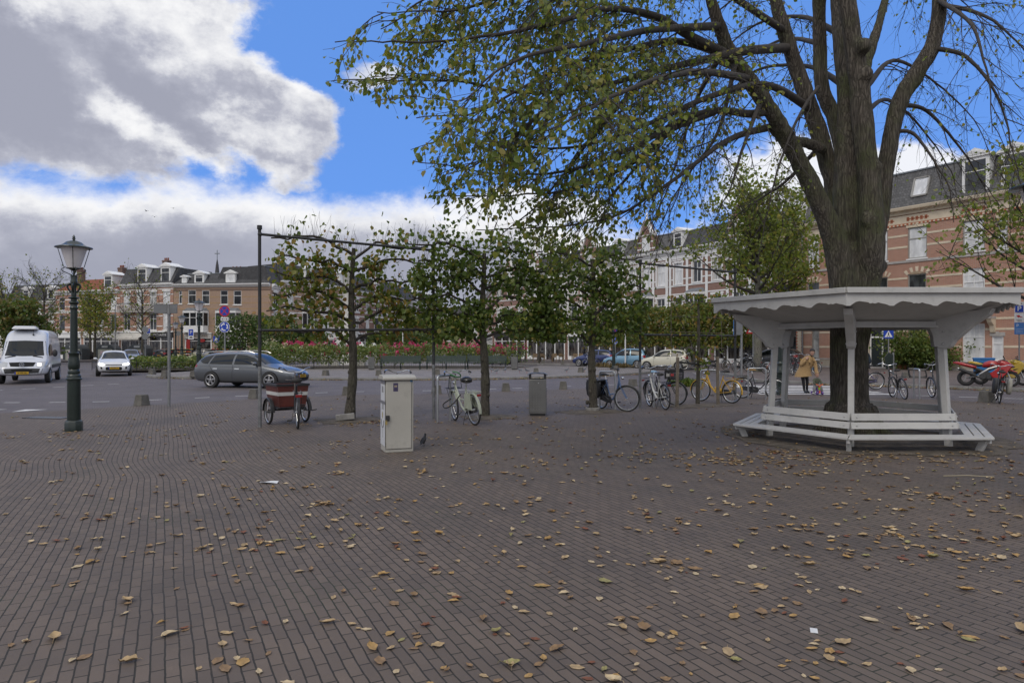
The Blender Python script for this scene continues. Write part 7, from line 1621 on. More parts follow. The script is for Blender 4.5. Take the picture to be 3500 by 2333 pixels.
# ================================================================ houses round the square
B_RED = brickmat('brick_red', (.44, .205, .135), (.36, .155, .10), (.42, .36, .30))
B_BROWN = brickmat('brick_brown', (.30, .145, .105), (.23, .11, .08), (.30, .26, .23))
B_PALE = brickmat('brick_pale', (.40, .255, .17), (.33, .205, .14), (.36, .30, .25))
B_DARK = brickmat('brick_dark', (.17, .09, .07), (.13, .07, .055), (.17, .15, .13))
M_STUC = mat('stucco_white', (.68, .67, .64), .8, var=.08, scale=1.2, dirt=.12); M_STONE = mat('stone_cream', (.62, .53, .40), .8, var=.12, scale=1.5, dirt=.2); M_TRIM = mat('trim_white', (.76, .76, .75), .6, var=.05, scale=2, dirt=.08)
M_GREYP = mat('stone_grey', (.40, .38, .36), .85, var=.15, dirt=.2)
M_WFRAME = mat('window_frame_white', (.75, .75, .74), .5, var=.05); M_WFG = mat('window_frame_grey', (.30, .29, .27), .5, var=.08)
def paneglass(name, base, rough=.08, var=.5):
 m = bpy.data.materials.new(name); m.use_nodes = True; MATS[name] = m; t = NT(m.node_tree); b = t.n['Principled BSDF']
 tc = t.new('ShaderNodeTexCoord'); n = t.noise(t.vm('MULTIPLY', tc.outputs['Object'], (2.2, 2.2, .8)), 1.2, 3)
 t.put(b.inputs['Base Color'], t.mix(t.smooth(n, .35, .65), tuple(q*(1-var) for q in base)+(1,), tuple(min(1, q*(1+var)) for q in base)+(1,)))
 b.inputs['Roughness'].default_value = rough; b.inputs['Specular IOR Level'].default_value = .6; return m
PANE = [paneglass('pane_dark', (.02, .022, .025)), paneglass('pane_grey', (.05, .055, .06)), paneglass('pane_curtain', (.66, .67, .68), .3, .15), paneglass('pane_net', (.34, .34, .33), .25, .4)]
PANE_SHOP = paneglass('pane_shop', (.05, .045, .04), .08, .9)
def slate(name, c, rh=.22, bw=.28):
 m = brickmat(name, c, tuple(q*.62 for q in c), tuple(q*.35 for q in c), bw, rh, .012, .45, .5); return m
M_SLATE = slate('slate', (.085, .085, .09)); M_SLATE2 = slate('slate_worn', (.15, .148, .148), .2, .2); M_TILE = slate('red_tiles', (.30, .085, .035), .3, .25); M_ZINC = mat('zinc', (.22, .24, .26), .5, .4, var=.15)
M_DOOR = mat('door_dark', (.018, .024, .026), .35, var=.1); M_BRICKCH = MATS['brick_dark']
hr = random.Random(21)
class House:
 def __init__(s, label, p0, p1, H, wall, depth=8.0, group='houses round the square', cat='house', name='house', z0=.12):
  p0, p1 = Vector((*p0, 0)), Vector((*p1, 0)); d = p1-p0; s.W = d.length; s.H = H; s.z0 = z0
  s.root = thing(name, label, cat, (p0.x, p0.y, z0), math.atan2(d.y, d.x), group); s.p0 = p0; s.d = d.normalized(); s.ops = []; s.wall = wall; s.D = depth; s.wins = []
 # facade x runs p0 -> p1, outward is -y
 def s_of(s, u):
  r = (u-U0)/FPX; return (r*s.p0.y-s.p0.x)/(s.d.x-r*s.d.y)
 def z_of(s, v, x): return EYE+(V0-v)*(s.p0.y+s.d.y*x)/FPX-s.z0
 def px(s, u0, u1, v0, v1):
  a, b = s.s_of(u0), s.s_of(u1); m = (a+b)/2; return a, b, s.z_of(v1, m), s.z_of(v0, m)
 def build_wall(s, mats=None):
  xs = sorted({0.0, s.W, *[round(o[0], 3) for o in s.ops], *[round(o[1], 3) for o in s.ops]}); zs = sorted({-.15, s.H, *[round(o[2], 3) for o in s.ops], *[round(o[3], 3) for o in s.ops]})
  xs = [x for x in xs if 0 <= x <= s.W]; mb = MB()
  for i in range(len(xs)-1):
   for j in range(len(zs)-1):
    cx, cz = (xs[i]+xs[i+1])/2, (zs[j]+zs[j+1])/2
    if any(o[0] < cx < o[1] and o[2] < cz < o[3] for o in s.ops): continue
    mb.quad((xs[i], 0, zs[j]), (xs[i+1], 0, zs[j]), (xs[i+1], 0, zs[j+1]), (xs[i], 0, zs[j+1]))
  rv = .16
  for a, b, c, d in [o[:4] for o in s.ops]:
   a, b = max(a, 0), min(b, s.W)
   mb.quad((a, 0, c), (a, rv, c), (a, rv, d), (a, 0, d)); mb.quad((b, rv, c), (b, 0, c), (b, 0, d), (b, rv, d)); mb.quad((a, 0, d), (a, rv, d), (b, rv, d), (b, 0, d)); mb.quad((a, rv, c), (a, 0, c), (b, 0, c), (b, rv, c))
  W, H, D = s.W, s.H, s.D
  mb.quad((0, D, -.15), (0, 0, -.15), (0, 0, H), (0, D, H)); mb.quad((W, 0, -.15), (W, D, -.15), (W, D, H), (W, 0, H)); mb.quad((W, D, -.15), (0, D, -.15), (0, D, H), (W, D, H)); mb.quad((0, 0, H), (W, 0, H), (W, D, H), (0, D, H)); mb.quad((0, rv+.25, -.1), (W, rv+.25, -.1), (W, rv+.25, H-.05), (0, rv+.25, H-.05))
  o = obj('wall', mb, s.wall, s.root, smooth=0, recalc=False); return o
 def window(s, a, b, c, d, pane=None, frame=None, trans=.32, mull=True, sill=True, kind='sash', lint=None, surr=None, grid=False, name='window', arch=False):
  a, b = max(a, .02), min(b, s.W-.02)
  if b-a < .15: return None
  s.ops.append((a, b, c, d)); fm = frame or M_WFRAME; q = MB(); y0, y1 = .055, .13; t = .075
  q.bb(a, a+t, y0, y1, c, d); q.bb(b-t, b, y0, y1, c, d); q.bb(a+t, b-t, y0, y1, d-t, d); q.bb(a+t, b-t, y0, y1, c, c+t)
  zt = d-(d-c)*trans
  if trans: q.bb(a+t, b-t, y0+.006, y1-.006, zt-.035, zt+.035)
  if mull and b-a > .9: xm = (a+b)/2; q.bb(xm-.03, xm+.03, y0+.012, y1-.012, c+t, (zt-.035) if kind == 'casement' else d-t)
  if grid:
   for k in range(1, 4): x = a+(b-a)*k/4; q.bb(x-.018, x+.018, y0+.02, y1-.02, zt+.03, d-t)
   q.bb(a+t, b-t, y0+.024, y1-.024, (zt+d)/2-.018, (zt+d)/2+.018)
  f = obj(name, q, fm, s.root, smooth=0)
  g = MB(); g.bb(a+.03, b-.03, .098, .104, c+.03, d-.03); obj('pane', g, pane or hr.choice(PANE), f, smooth=0)
  if sill: q = MB(); q.bb(a-.08, b+.08, -.09, .05, c-.10, c-.003); obj('sill', q, M_TRIM if sill is True else sill, f, smooth=0)
  if surr:
   q = MB()
   for x in (a-.2, b+.003): q.bb(x, x+.197, -.04, .02, c-.25, d+.003)
   q.bb(a-.3, b+.3, -.05, .02, d+.004, d+.22); obj('surround', q, surr, f, smooth=0)
  elif lint: q = MB(); q.bb(a-.10, b+.10, -.035, .02, d+.004, d+.24); q.bb((a+b)/2-.09, (a+b)/2+.09, -.055, -.03, d-.01, d+.30); obj('lintel', q, lint, f, smooth=0)
  if arch:
   q = MB(); n = 9; w = (b-a)/2; xm = (a+b)/2; rise = .16*w*2; Rr = (w*w+rise*rise)/(2*rise); cz = d+rise-Rr; a0 = math.asin(w/Rr)
   for k in range(n):
    if k % 2: continue
    t0, t1 = -a0*1.12+2.24*a0*k/n, -a0*1.12+2.24*a0*(k+1)/n; q.add([(xm+Rr*math.sin(t)*e, -.018, cz+Rr*math.cos(t)*e) for t, e in ((t0, 1.0), (t1, 1.0), (t1, 1+.34/Rr), (t0, 1+.34/Rr))]+[(xm+Rr*math.sin(t)*e, .01, cz+Rr*math.cos(t)*e) for t, e in ((t0, 1.0), (t1, 1.0), (t1, 1+.34/Rr), (t0, 1+.34/Rr))], [(0, 1, 2, 3), (0, 4, 5, 1), (1, 5, 6, 2), (2, 6, 7, 3), (3, 7, 4, 0)])
   obj('arch_stones', q, M_STONE, f, smooth=0)
   q = MB(); q.prism([(xm-w, d)]+[(xm+Rr*math.sin(-a0+2*a0*k/8), cz+Rr*math.cos(-a0+2*a0*k/8)) for k in range(9)], -.012, .02, 'y'); obj('tympanum', q, mat('stone_warm', (.33, .25, .17), .8), f, smooth=0)
  return f
 def band(s, zs, m, h=.12, y=.035, skip=True):
  for z in zs:
   segs = [(0, s.W)]
   if skip:
    for o in sorted(s.ops):
     if o[2] < z+h and o[3] > z:
      n = []
      for a, b in segs:
       if o[1]+.02 <= a or o[0]-.02 >= b: n.append((a, b)); continue
       if o[0]-.02 > a: n.append((a, o[0]-.02))
       if o[1]+.02 < b: n.append((o[1]+.02, b))
      segs = n
   for a, b in segs:
    if b-a > .03: obj('band', MB().bb(a+.003, b-.003, -y, .02, z, z+h), m, s.root, smooth=0)
 def cornice(s, m, h=.45, out=.35, dent=True):
  q = MB(); H = s.H; q.prism([(.02, H-h), (-.10, H-h), (-.14, H-h*.55), (-out, H-h*.35), (-out-.05, H), (-out-.05, H+.06), (.02, H+.06)], .004, s.W-.004, 'x')
  q.v = [(x, y, z) for x, y, z in q.v]; o = obj('cornice', q, m, s.root, smooth=0)
  if dent:
   b = MB(); n = int(s.W/.45)
   for k in range(n): x = (k+.5)*s.W/n; b.bb(x-.07, x+.07, -.26, -.11, H-h*.62, H-h*.36)
   obj('dentils', b, m, o, smooth=0)['kind'] = 'stuff'
  return o
 def mansard(s, m, h=2.6, set_=.9, flat=True, ridge=None):
  H = s.H; W = s.W; q = MB(); a = [(-.0, -.2, H+.05), (W, -.2, H+.05), (W, s.D+.2, H+.05), (0, s.D+.2, H+.05)]; i = .0 if ridge is None else ridge
  b = [(i, set_, H+h), (W-i, set_, H+h), (W-i, s.D-set_, H+h), (i, s.D-set_, H+h)]
  q.add(a+b, [(0, 1, 5, 4), (1, 2, 6, 5), (2, 3, 7, 6), (3, 0, 4, 7), (4, 5, 6, 7)]); s.roof = obj('roof', q, m, s.root, smooth=0, recalc=False)
  c = MB(); c.bb(i-.02, W-i+.02, set_-.08, set_+.12, H+h, H+h+.1); obj('ridge_trim', c, M_ZINC, s.roof, smooth=0); s.rh, s.rs = h, set_
  return s.roof
 def pitched(s, m, h=3.2):
  H, W, D = s.H, s.W, s.D; q = MB(); q.add([(0, -.3, H), (W, -.3, H), (W, D+.3, H), (0, D+.3, H), (0, D/2, H+h), (W, D/2, H+h)], [(0, 1, 5, 4), (2, 3, 4, 5), (1, 2, 5), (3, 0, 4)]); s.roof = obj('roof', q, m, s.root, smooth=0, recalc=False); s.rh, s.rs = h, D/2
  return s.roof
 def dormer(s, x, w=1.3, h=1.7, z=.15, m=None, pane=None, ped=True, grid=True):
  m = m or M_TRIM; H = s.H+z; y0 = -.02 if z < .3 else .25; q = MB(); D = 2.2
  q.bb(x-w/2, x+w/2, y0, y0+D, H, H+h); o = obj('dormer', q, m, s.root, smooth=0)
  q = MB(); t = .1; q.bb(x-w/2+.10, x-w/2+.2, y0-.04, y0-.002, H+.12, H+h-.12); q.bb(x+w/2-.2, x+w/2-.1, y0-.04, y0-.002, H+.12, H+h-.12); q.bb(x-w/2+.2, x+w/2-.2, y0-.04, y0-.002, H+h-.22, H+h-.12); q.bb(x-w/2+.2, x+w/2-.2, y0-.04, y0-.002, H+.12, H+.2); q.bb(x-w/2+.2, x+w/2-.2, y0-.035, y0-.003, H+h*.62, H+h*.62+.06)
  f = obj('window', q, M_WFRAME, o, smooth=0)
  q = MB(); q.bb(x-w/2+.2, x+w/2-.2, y0-.018, y0-.004, H+.2, H+h-.22); obj('pane', q, pane or hr.choice(PANE[:3]), o, smooth=0)
  q = MB()
  if ped: q.prism([(x-w/2-.22, H+h), (x+w/2+.22, H+h), (x+w/2+.22, H+h+.1), (x, H+h+.1+w*.30), (x-w/2-.22, H+h+.1)], y0-.14, y0+D, 'y'); q.prism([(x-w/2+.05, H+h+.13), (x+w/2-.05, H+h+.13), (x, H+h+.05+w*.25)], y0-.17, y0-.141, 'y')
  else: q.bb(x-w/2-.12, x+w/2+.12, y0-.12, y0+D, H+h, H+h+.12)
  obj('dormer_roof', q, m, o, smooth=0); return o
 def chimney(s, x, y=3.0, w=.9, h=1.4, top=None):
  z = s.H+(top if top is not None else s.rh); q = MB(); q.bb(x-w/2, x+w/2, y-.35, y+.35, z-1.2, z+h); q.bb(x-w/2-.06, x+w/2+.06, y-.41, y+.41, z+h-.22, z+h-.08); o = obj('chimney', q, B_DARK, s.root, smooth=0); 
  for k in range(3): p = MB(); p.tube([(x-w/3+k*w/3, y, z+h-.02), (x-w/3+k*w/3, y, z+h+.35)], .09, 8); obj('chimney_pot', p, M_TILE, o)
 def shop(s, a, b, z, fascia, sign=None, signcol=None, sz=.42, glass=None, frame=None, door=True, awning=None):
  """shopfront between a and b, up to z: stall riser, panes, door, fascia board"""
  fm = frame or M_TRIM; s.ops.append((a, b, -.12, z)); q = MB(); w = b-a; n = max(2, int(w/1.5)); y0, y1 = -.02, .10
  for k in range(n+1): x = a+w*k/n; q.bb(x-.07, x+.07, y0, y1, -.1, z-.02)
  for k in range(n):
   if door and k == n//2: continue
   q.bb(a+w*k/n+.07, a+w*(k+1)/n-.07, y0+.01, y1, -.1, .45)
  q.bb(a+.07, b-.07, y0+.012, y1-.01, 2.35, 2.43); f = obj('shopfront', q, fm, s.root, smooth=0)
  g = MB(); g.bb(a+.03, b-.03, .06, .066, .3, z-.05); obj('pane', g, glass or PANE_SHOP, f, smooth=0)
  q = MB(); q.bb(a-.1, b+.1, -.16, .05, z-.05, z+.62); fb = obj('fascia', q, fascia, s.root, bevel=.01); q = MB(); q.bb(a-.16, b+.16, -.26, .03, z+.625, z+.75); obj('fascia_cornice', q, fm, fb, smooth=0)
  if sign: text(sign, sz, fb, ((a+b)/2, -.165, z+.28), (R(90), 0, 0), signcol or M_SBLACK)
  if awning:
   q = MB(); q.add([(a, -.18, z+.55), (b, -.18, z+.55), (b, -1.5, z-.15), (a, -1.5, z-.15), (a, -.18, z+.52), (b, -.18, z+.52), (b, -1.5, z-.18), (a, -1.5, z-.18), (a, -1.5, z-.4), (b, -1.5, z-.4)], [(0, 1, 2, 3), (7, 6, 5, 4), (3, 2, 9, 8)]); obj('awning', q, awning, s.root, smooth=0, recalc=False)
 def bay(s, a, b, c, d, out=.7, m=None):
  m = m or M_TRIM; w = b-a; pl = [(a, 0), (a+.25, -out), (b-.25, -out), (b, 0)]; root = None
  def ringz(z0, z1, k, mm, nm, par): q = MB(); q.prism([(a-k, .01), (a+.25-k*.6, -out-k), (b-.25+k*.6, -out-k), (b+k, .01)], z0, z1, 'z'); return obj(nm, q, mm, par, smooth=0)
  o = ringz(c, c+.75, 0, m, 'bay', s.root); ringz(d-.3, d, .06, m, 'bay_cornice', o); ringz(c-.14, c-.003, .06, m, 'bay_sill', o)
  q = MB(); q.prism([(a+.06, 0), (a+.28, -out+.06), (b-.28, -out+.06), (b-.06, 0)], c+.76, d-.31, 'z'); obj('pane', q, hr.choice(PANE[:2]), o, smooth=0)
  q = MB()
  for p, r in zip(pl, pl[1:]):
   n = 3 if abs(r[0]-p[0]) > 1 else 1
   for k in range(n+1): x, y = lerp(p[0], r[0], k/n), lerp(p[1], r[1], k/n); q.bb(x-.05, x+.05, y-.05, y+.05, c+.75, d-.3)
  q.bar((a+.25, -out, c+.75+(d-c-1.05)*.62), (b-.25, -out, c+.75+(d-c-1.05)*.62), .06, .06); obj('window_frame', q, M_WFRAME, o, smooth=0)
  q = MB(); q.loft([[(a-.1, 0, d+.003), (a+.2, -out-.1, d+.003), (b-.2, -out-.1, d+.003), (b+.1, 0, d+.003)], [(a+.3, 0, d+.4), (a+.45, -.15, d+.4), (b-.45, -.15, d+.4), (b-.3, 0, d+.4)]]); obj('bay_roof', q, M_ZINC, o, smooth=0); return o
def right_brick():
 h = House('red brick house with cream bands, arched door and mansard roof behind the round bench', (22.05, 56.5), (33.6, 38.8), 11.25, B_RED, 9); p = h.px
 ug = [(3000, 3034, 789, 893), (3103, 3168, 775, 882), (3290, 3366, 752, 858), (3408, 3445, 745, 850)]
 for a in ug: h.window(*p(*a), pane=PANE[2], frame=M_WFG, trans=.36, mull=False, lint=M_STONE)
 h.window(*p(2660, 2700, 822, 922), pane=PANE[1], frame=M_WFG, mull=False, lint=M_STONE); h.window(*p(2760, 2800, 810, 912), pane=PANE[2], frame=M_WFG, mull=False, lint=M_STONE)
 for a in [(2998, 3034, 948, 1060), (3103, 3166, 936, 1050), (2660, 2700, 972, 1068), (2760, 2800, 966, 1062)]: h.window(*p(*a), pane=PANE[1], frame=M_WFG, trans=0, mull=False, arch=True)
 h.window(*p(3290, 3366, 916, 1020), pane=PANE[2], trans=.45, grid=True, kind='casement')
 h.window(*p(3103, 3168, 1110, 1228), pane=PANE[0], frame=M_WFG, mull=False, arch=True); h.window(*p(3290, 3366, 1106, 1232), pane=PANE[2], trans=.36, grid=True, mull=False); h.window(*p(3390, 3430, 1148, 1232), pane=PANE[2], frame=M_WFRAME, trans=.3, mull=False, lint=M_GREYP); h.window(*p(2775, 2800, 1122, 1226), pane=PANE[3], frame=M_WFG, mull=False, lint=M_STONE); h.window(*p(2672, 2722, 1110, 1230), pane=PANE[0], frame=M_WFG, mull=False, lint=M_STONE)
 # arched door with cream surround
 a, b, c, d = p(2972, 3040, 1116, 1258); c = 0; h.ops.append((a, b, -.1, d)); xm = (a+b)/2; w = (b-a)/2; dz = d-w
 dr = obj('door', MB().bb(a+.06, b-.06, .10, .15, 0, dz-.05), M_DOOR, h.root, smooth=0)
 q = MB(); q.bb(xm+w*.28-.05, xm+w*.28+.05, .06, .1, 0, d-.05); q.bb(a, b, .05, .1, dz-.10, dz+.03); q.bb(a, a+.09, .05, .1, 0, d); q.bb(b-.09, b, .05, .1, 0, d); obj('door_frame', q, M_WFRAME, dr, smooth=0)
 obj('fanlight', MB().bb(a+.05, b-.05, .105, .11, dz+.03, d-.03), PANE[0], dr, smooth=0)
 q = MB(); q.ball((xm+w*.2, .08, 1.05), .04, 8, 6); obj('handle', q, M_STEEL, dr)
 q = MB(); n = 10; ri, ro = w, w+.42; pts = [(xm+ri*math.cos(math.pi*k/n), dz+ri*math.sin(math.pi*k/n)) for k in range(n+1)]
 for k in range(n): q.add([(pts[k][0], -.07, pts[k][1]), (pts[k+1][0], -.07, pts[k+1][1]), (xm+(1 if k < n/2 else -1)*ro if k in (0, n-1) else pts[k+1][0], -.07, dz+ro), (pts[k][0] if k else xm+ro, -.07, dz+ro)] if 0 < k < n-1 else [(pts[k][0], -.07, pts[k][1]), (pts[k+1][0], -.07, pts[k+1][1]), (pts[k+1][0], -.07, dz+ro), (xm+(ro if k == 0 else -ro), -.07, dz+ro), (xm+(ro if k == 0 else -ro), -.07, dz)], [tuple(range(4 if 0 < k < n-1 else 5))])
 q.bb(xm-ro, xm-ri, -.07, .02, -.1, dz); q.bb(xm+ri, xm+ro, -.07, .02, -.1, dz); q.bb(xm-ro-.1, xm-ri+.0, -.10, -.072, 0, .5); q.bb(xm+ri, xm+ro+.1, -.10, -.072, 0, .5); q.bb(xm-.12, xm+.12, -.12, -.071, dz+ri, dz+ro+.1); q.bb(xm-ro-.06, xm+ro+.06, -.1, .02, dz+ro, dz+ro+.12); obj('door_surround', q, M_STONE, h.root, smooth=0, recalc=False)
 q = MB()
 for x in (xm-ro-.0, xm+ro): q.bb(x-.08, x+.08, -.03, -.001, .7, .7)
 ft = MB()  # plinth of pale tiles with red ones
 ft.bb(.02, h.W-.02, -.05, .0, -.1, .12); obj('plinth', ft, M_GREYP, h.root, smooth=0)
 h.band([.14], mat('tile_check', (.40, .35, .28), .7), .42, .03); h.band([.60], M_GREYP, .10, .06)
 for z in (1.5, 2.62, 3.3, 5.55, 6.3, 8.5, 9.3): h.band([z], M_STONE, .14, .022)
 h.band([4.15, 7.45], M_GREYP, .16, .06); h.band([10.05], mat('brick_orange', (.36, .12, .06), .8), .16, .05); h.band([10.22], M_STONE, .55, .015, skip=False)
 q = MB(); k = .2
 while k < h.W-.3: q.bb(k, k+.12, -.075, -.051, 10.07, 10.17); k += .27
 obj('frieze_blocks', q, M_STONE, h.root, smooth=0)['kind'] = 'stuff'
 for s_ in (2660, 3020, 3135, 3328):
  x = h.s_of(s_); q = MB()
  for i in range(5): q.bb(x-.7+i*.30, x-.53+i*.30, -.03, -.016, 10.35, 10.62); q.bb(x-.7+i*.30, x-.43+i*.30, -.03, -.016, 10.44, 10.52)
  obj('frieze_pattern', q, mat('brick_orange'), h.root, smooth=0)['kind'] = 'stuff'
 h.cornice(M_STONE, .42, .45); h.mansard(M_SLATE2, 2.7, .9); x = h.s_of(3140)
 q = MB(); z = 11.25+.9; q.add([(x-.45, .18, z-.1), (x+.45, .18, z-.1), (x+.45, .62, z+1.15), (x-.45, .62, z+1.15)], [(0, 1, 2, 3)]); 
 q.xf(Matrix.Translation((0, -.12, .0))); sk = obj('skylight', q, PANE[2], h.root, smooth=0, recalc=False); q = MB()
 for x0 in (x-.5, x+.5): q.bar((x0, .03, z-.12), (x0, .52, z+1.2), .1, .12)
 for zz, y in ((-.12, .03), (1.2, .5)): q.bar((x-.5, y, z+zz), (x+.5, y, z+zz), .12, .1)
 obj('skylight_frame', q, M_WFG, sk, smooth=0); h.dormer(h.s_of(3335), 1.6, 2.5, .1, grid=True); h.dormer(h.s_of(3470), 1.5, 2.4, .1)
 h.dormer(h.s_of(2720), 1.6, 2.4, .1)
 # bay balcony over the right window
 x0, x1 = h.s_of(3255), h.s_of(3405); q = MB(); q.bb(x0, x1, -.8, 0, 3.35, 3.5); o = obj('balcony', q, M_GREYP, h.root, smooth=0)
 for x in (x0+.2, x1-.3): q = MB(); q.prism([(0, 3.35), (-.7, 3.35), (-.55, 3.1), (-.25, 2.9), (-.15, 2.5), (0, 2.4)], x, x+.28, 'x'); obj('console', q, M_STONE, o, smooth=0)
 q = MB(); q.bb(x0+.05, x1-.05, -.75, -.68, 3.5, 4.1); obj('parapet', q, B_RED, o, smooth=0)
 q = MB(); x = h.s_of(2745); q.tube([(x, -.1, 0), (x, -.1, 10.8)], .06, 8); obj('downpipe', q, M_POLE, h.root)
 x0, x1 = h.s_of(2725), h.s_of(2742); q = MB(); q.bb(x0, x1, -.04, -.001, .7, 4.3); obj('pilaster', q, M_STONE, h.root, smooth=0); q = MB(); zz = .75
 while zz < 4.2:
  q.bb(x0-.08, x0+.06, -.055, -.041, zz, zz+.12); q.bb(x1-.06, x1+.08, -.055, -.041, zz, zz+.12); zz += .24
 obj('quoins', q, mat('brick_orange'), h.root, smooth=0)['kind'] = 'stuff'
 q = MB(); q.bb(h.s_of(3062), h.s_of(3074), -.02, -.001, 1.75, 1.98); obj('name_plate', q, M_SWHITE, h.root)
 h.build_wall()
right_brick()
def terrace(label, p0, p1, H, nb, wall, trim, floors, roof, gables=(), shop=None, dorm=(), bayf=None, bands=True, rh=2.4, ww=1.15, chim=(), z0=.12, surr=False):
 h = House(label, p0, p1, H, wall, 8, z0=z0); st = h.W/nb
 for fz0, fz1, kind in floors:
  for k in range(nb):
   x = (k+.5)*st
   if bayf and (fz0, k) in bayf: continue
   h.window(x-ww/2, x+ww/2, fz0, fz1, trans=.34, mull=kind != 'plain', kind=kind, lint=trim if kind != 'plain' else None, surr=trim if surr else None, pane=hr.choice([PANE[2], PANE[2], PANE[0], PANE[1], PANE[3]]), name='window')
 if shop:
  for a, b, sign, fas, scol, aw in shop: h.shop(a*h.W, b*h.W, 2.95, fas, sign, scol, awning=aw)
 if bands:
  zb = []
  for fz0, fz1, kind in floors: zb += [fz0+.45, fz1-.45, fz1+.28]
  h.band(zb, trim, .13, .02); h.band([f[0]-.25 for f in floors], trim, .14, .05)
 if bayf:
  for (fz0, k) in bayf: h.bay((k+.5)*st-1.15, (k+.5)*st+1.15, fz0-.4, fz0+2.7, .75)
 if surr:
  for k in range(nb+1): x = min(max(k*st, .2), h.W-.2); obj('pilaster', MB().bb(x-.17, x+.17, -.065, -.036, 3.8, H-.5), trim, h.root, smooth=0)
  h.band([H-.95], trim, .42, .03, False)
 h.cornice(trim, .5, .4)
 if roof == 'tile': h.pitched(M_TILE, 2.1)
 elif roof: h.mansard(M_SLATE if roof == 'slate' else M_SLATE2, rh, 1.0)
 for k, w, gh in gables:
  x = (k+.5)*st; q = MB(); q.prism([(x-w/2, H), (x+w/2, H), (x+w/2, H+gh*.5), (x+w*.34, H+gh*.56), (x+w*.2, H+gh*.82), (x+.12, H+gh), (x-.12, H+gh), (x-w*.2, H+gh*.82), (x-w*.34, H+gh*.56), (x-w/2, H+gh*.5)], -.03, .5, 'y'); g = obj('gable', q, wall, h.root, smooth=0, recalc=True)
  q = MB()
  for zz in (.14, .34, .54): q.bb(x-w/2-.02, x+w/2+.02 if zz < .5 else x+w/2+.02, -.055, -.032, H+gh*zz, H+gh*zz+.14)
  for sg in (-1, 1): q.bar((x+sg*(w*.34), -.02, H+gh*.58), (x+sg*.14, -.02, H+gh*1.0), .5, .12); q.lathe([(.14, 0), (.16, .25), (.08, .3), (.14, .5), (.05, .75), (.01, 1.0)], 8, (x+sg*w/2, .1, H+gh*.5))
  q.lathe([(.16, 0), (.2, .2), (.08, .35), (.15, .55), (.04, .9), (.01, 1.3)], 8, (x, .1, H+gh)); obj('gable_trim', q, trim, g, smooth=0)
  q = MB(); q.bb(x-.6, x+.6, -.06, -.031, H+.35, H+gh*.5); f = obj('window', q, M_WFRAME, g, smooth=0); q = MB(); q.bb(x-.5, x-.04, -.068, -.061, H+.45, H+gh*.47); q.bb(x+.04, x+.5, -.068, -.061, H+.45, H+gh*.47); obj('pane', q, PANE[2], f, smooth=0)
 for k in dorm: h.dormer((k+.5)*st, 1.35, 1.75, .2)
 for k in chim: h.chimney(k*h.W)
 h.build_wall(); return h
FL3 = [(4.5, 6.8, 'sash'), (8.2, 10.4, 'sash')]
white_aw = mat('awning_cream', (.5, .48, .44), .8); dk = mat('fascia_dark', (.03, .03, .03), .5); blu = mat('fascia_blue', (.06, .10, .20), .5); brn = mat('fascia_brown', (.07, .035, .025), .6)
# right-hand row (white-trimmed brown brick), from near to far
terrace('white-trimmed brown brick house with shoe shop, nearest of the right-hand row', (16.9, 73.4), (23.6, 61.4), 11.8, 5, B_BROWN, M_TRIM, FL3, 'slate', [(3, 2.6, 3.4)], [(.05, .42, None, brn, None, None), (.48, .95, None, brn, None, white_aw)], (0,), {(4.5, 1), (4.5, 4)}, rh=2.0, surr=True)
terrace('white-trimmed brown brick house with stepped gables, second of the right-hand row', (11.9, 80.8), (16.85, 73.5), 11.9, 4, B_BROWN, M_TRIM, FL3, 'slate2', [(2, 2.7, 3.8)], [(.05, .95, None, dk, None, None)], (0,), {(4.5, 2)}, rh=2.0, surr=True)
terrace('white-trimmed brown brick house with gables, third of the right-hand row', (6.9, 86.2), (11.85, 80.9), 11.7, 3, B_BROWN, M_STUC, FL3, 'slate', [(1, 2.6, 3.6)], [(.04, .96, None, M_TRIM, None, None)], (), rh=2.0, surr=True, chim=(.1,))
terrace('white-trimmed brown brick house, fourth of the right-hand row by the café tables', (1.9, 91.4), (6.85, 86.3), 11.3, 3, B_BROWN, M_TRIM, FL3, 'slate', [(0, 2.4, 3.2)], [(.04, .96, None, M_TRIM, None, None)], (2,), rh=2.0, surr=True, chim=(.5,))
terrace('white-trimmed brown brick house at the far end of the right-hand row', (-2.6, 97.2), (1.85, 91.5), 10.8, 3, B_BROWN, M_STUC, FL3, 'slate2', [(1, 2.4, 3.0)], [(.04, .96, None, dk, None, None)], (), rh=2.6)
# the street beyond the roses
FL2 = [(3.9, 6.0, 'sash'), (7.1, 9.0, 'sash')]
terrace('tall brick house on the left side of the far street', (-31.5, 93), (-24.6, 104), 10.6, 4, B_PALE, M_TRIM, FL2, 'slate', [], [(.05, .95, None, M_TRIM, None, white_aw)], (1, 3), {(3.9, 1)}, z0=0.12)
terrace('brown brick house with bay, second on the left side of the far street', (-24.5, 104.2), (-19.6, 120), 10.2, 5, B_BROWN, M_TRIM, FL2, 'slate', [(2, 2.5, 3)], [(.05, .95, None, dk, None, None)], (), {(3.9, 2)})
terrace('brown brick house, third on the left side of the far street', (-19.5, 120.3), (-15.4, 146), 10.0, 7, B_DARK, M_TRIM, FL2, 'slate', [], [(.05, .95, None, M_TRIM, None, None)], (2, 4))
terrace('pale building closing the far street', (-20, 168), (2, 165), 9, 7, B_PALE, M_STUC, FL2, 'slate', [], None, (1, 4))
terrace('brick house on the right side of the far street', (-6.2, 140), (-2.7, 97.5), 10.4, 8, B_BROWN, M_TRIM, FL2, 'slate', [], [(.05, .95, None, M_TRIM, None, None)], ())
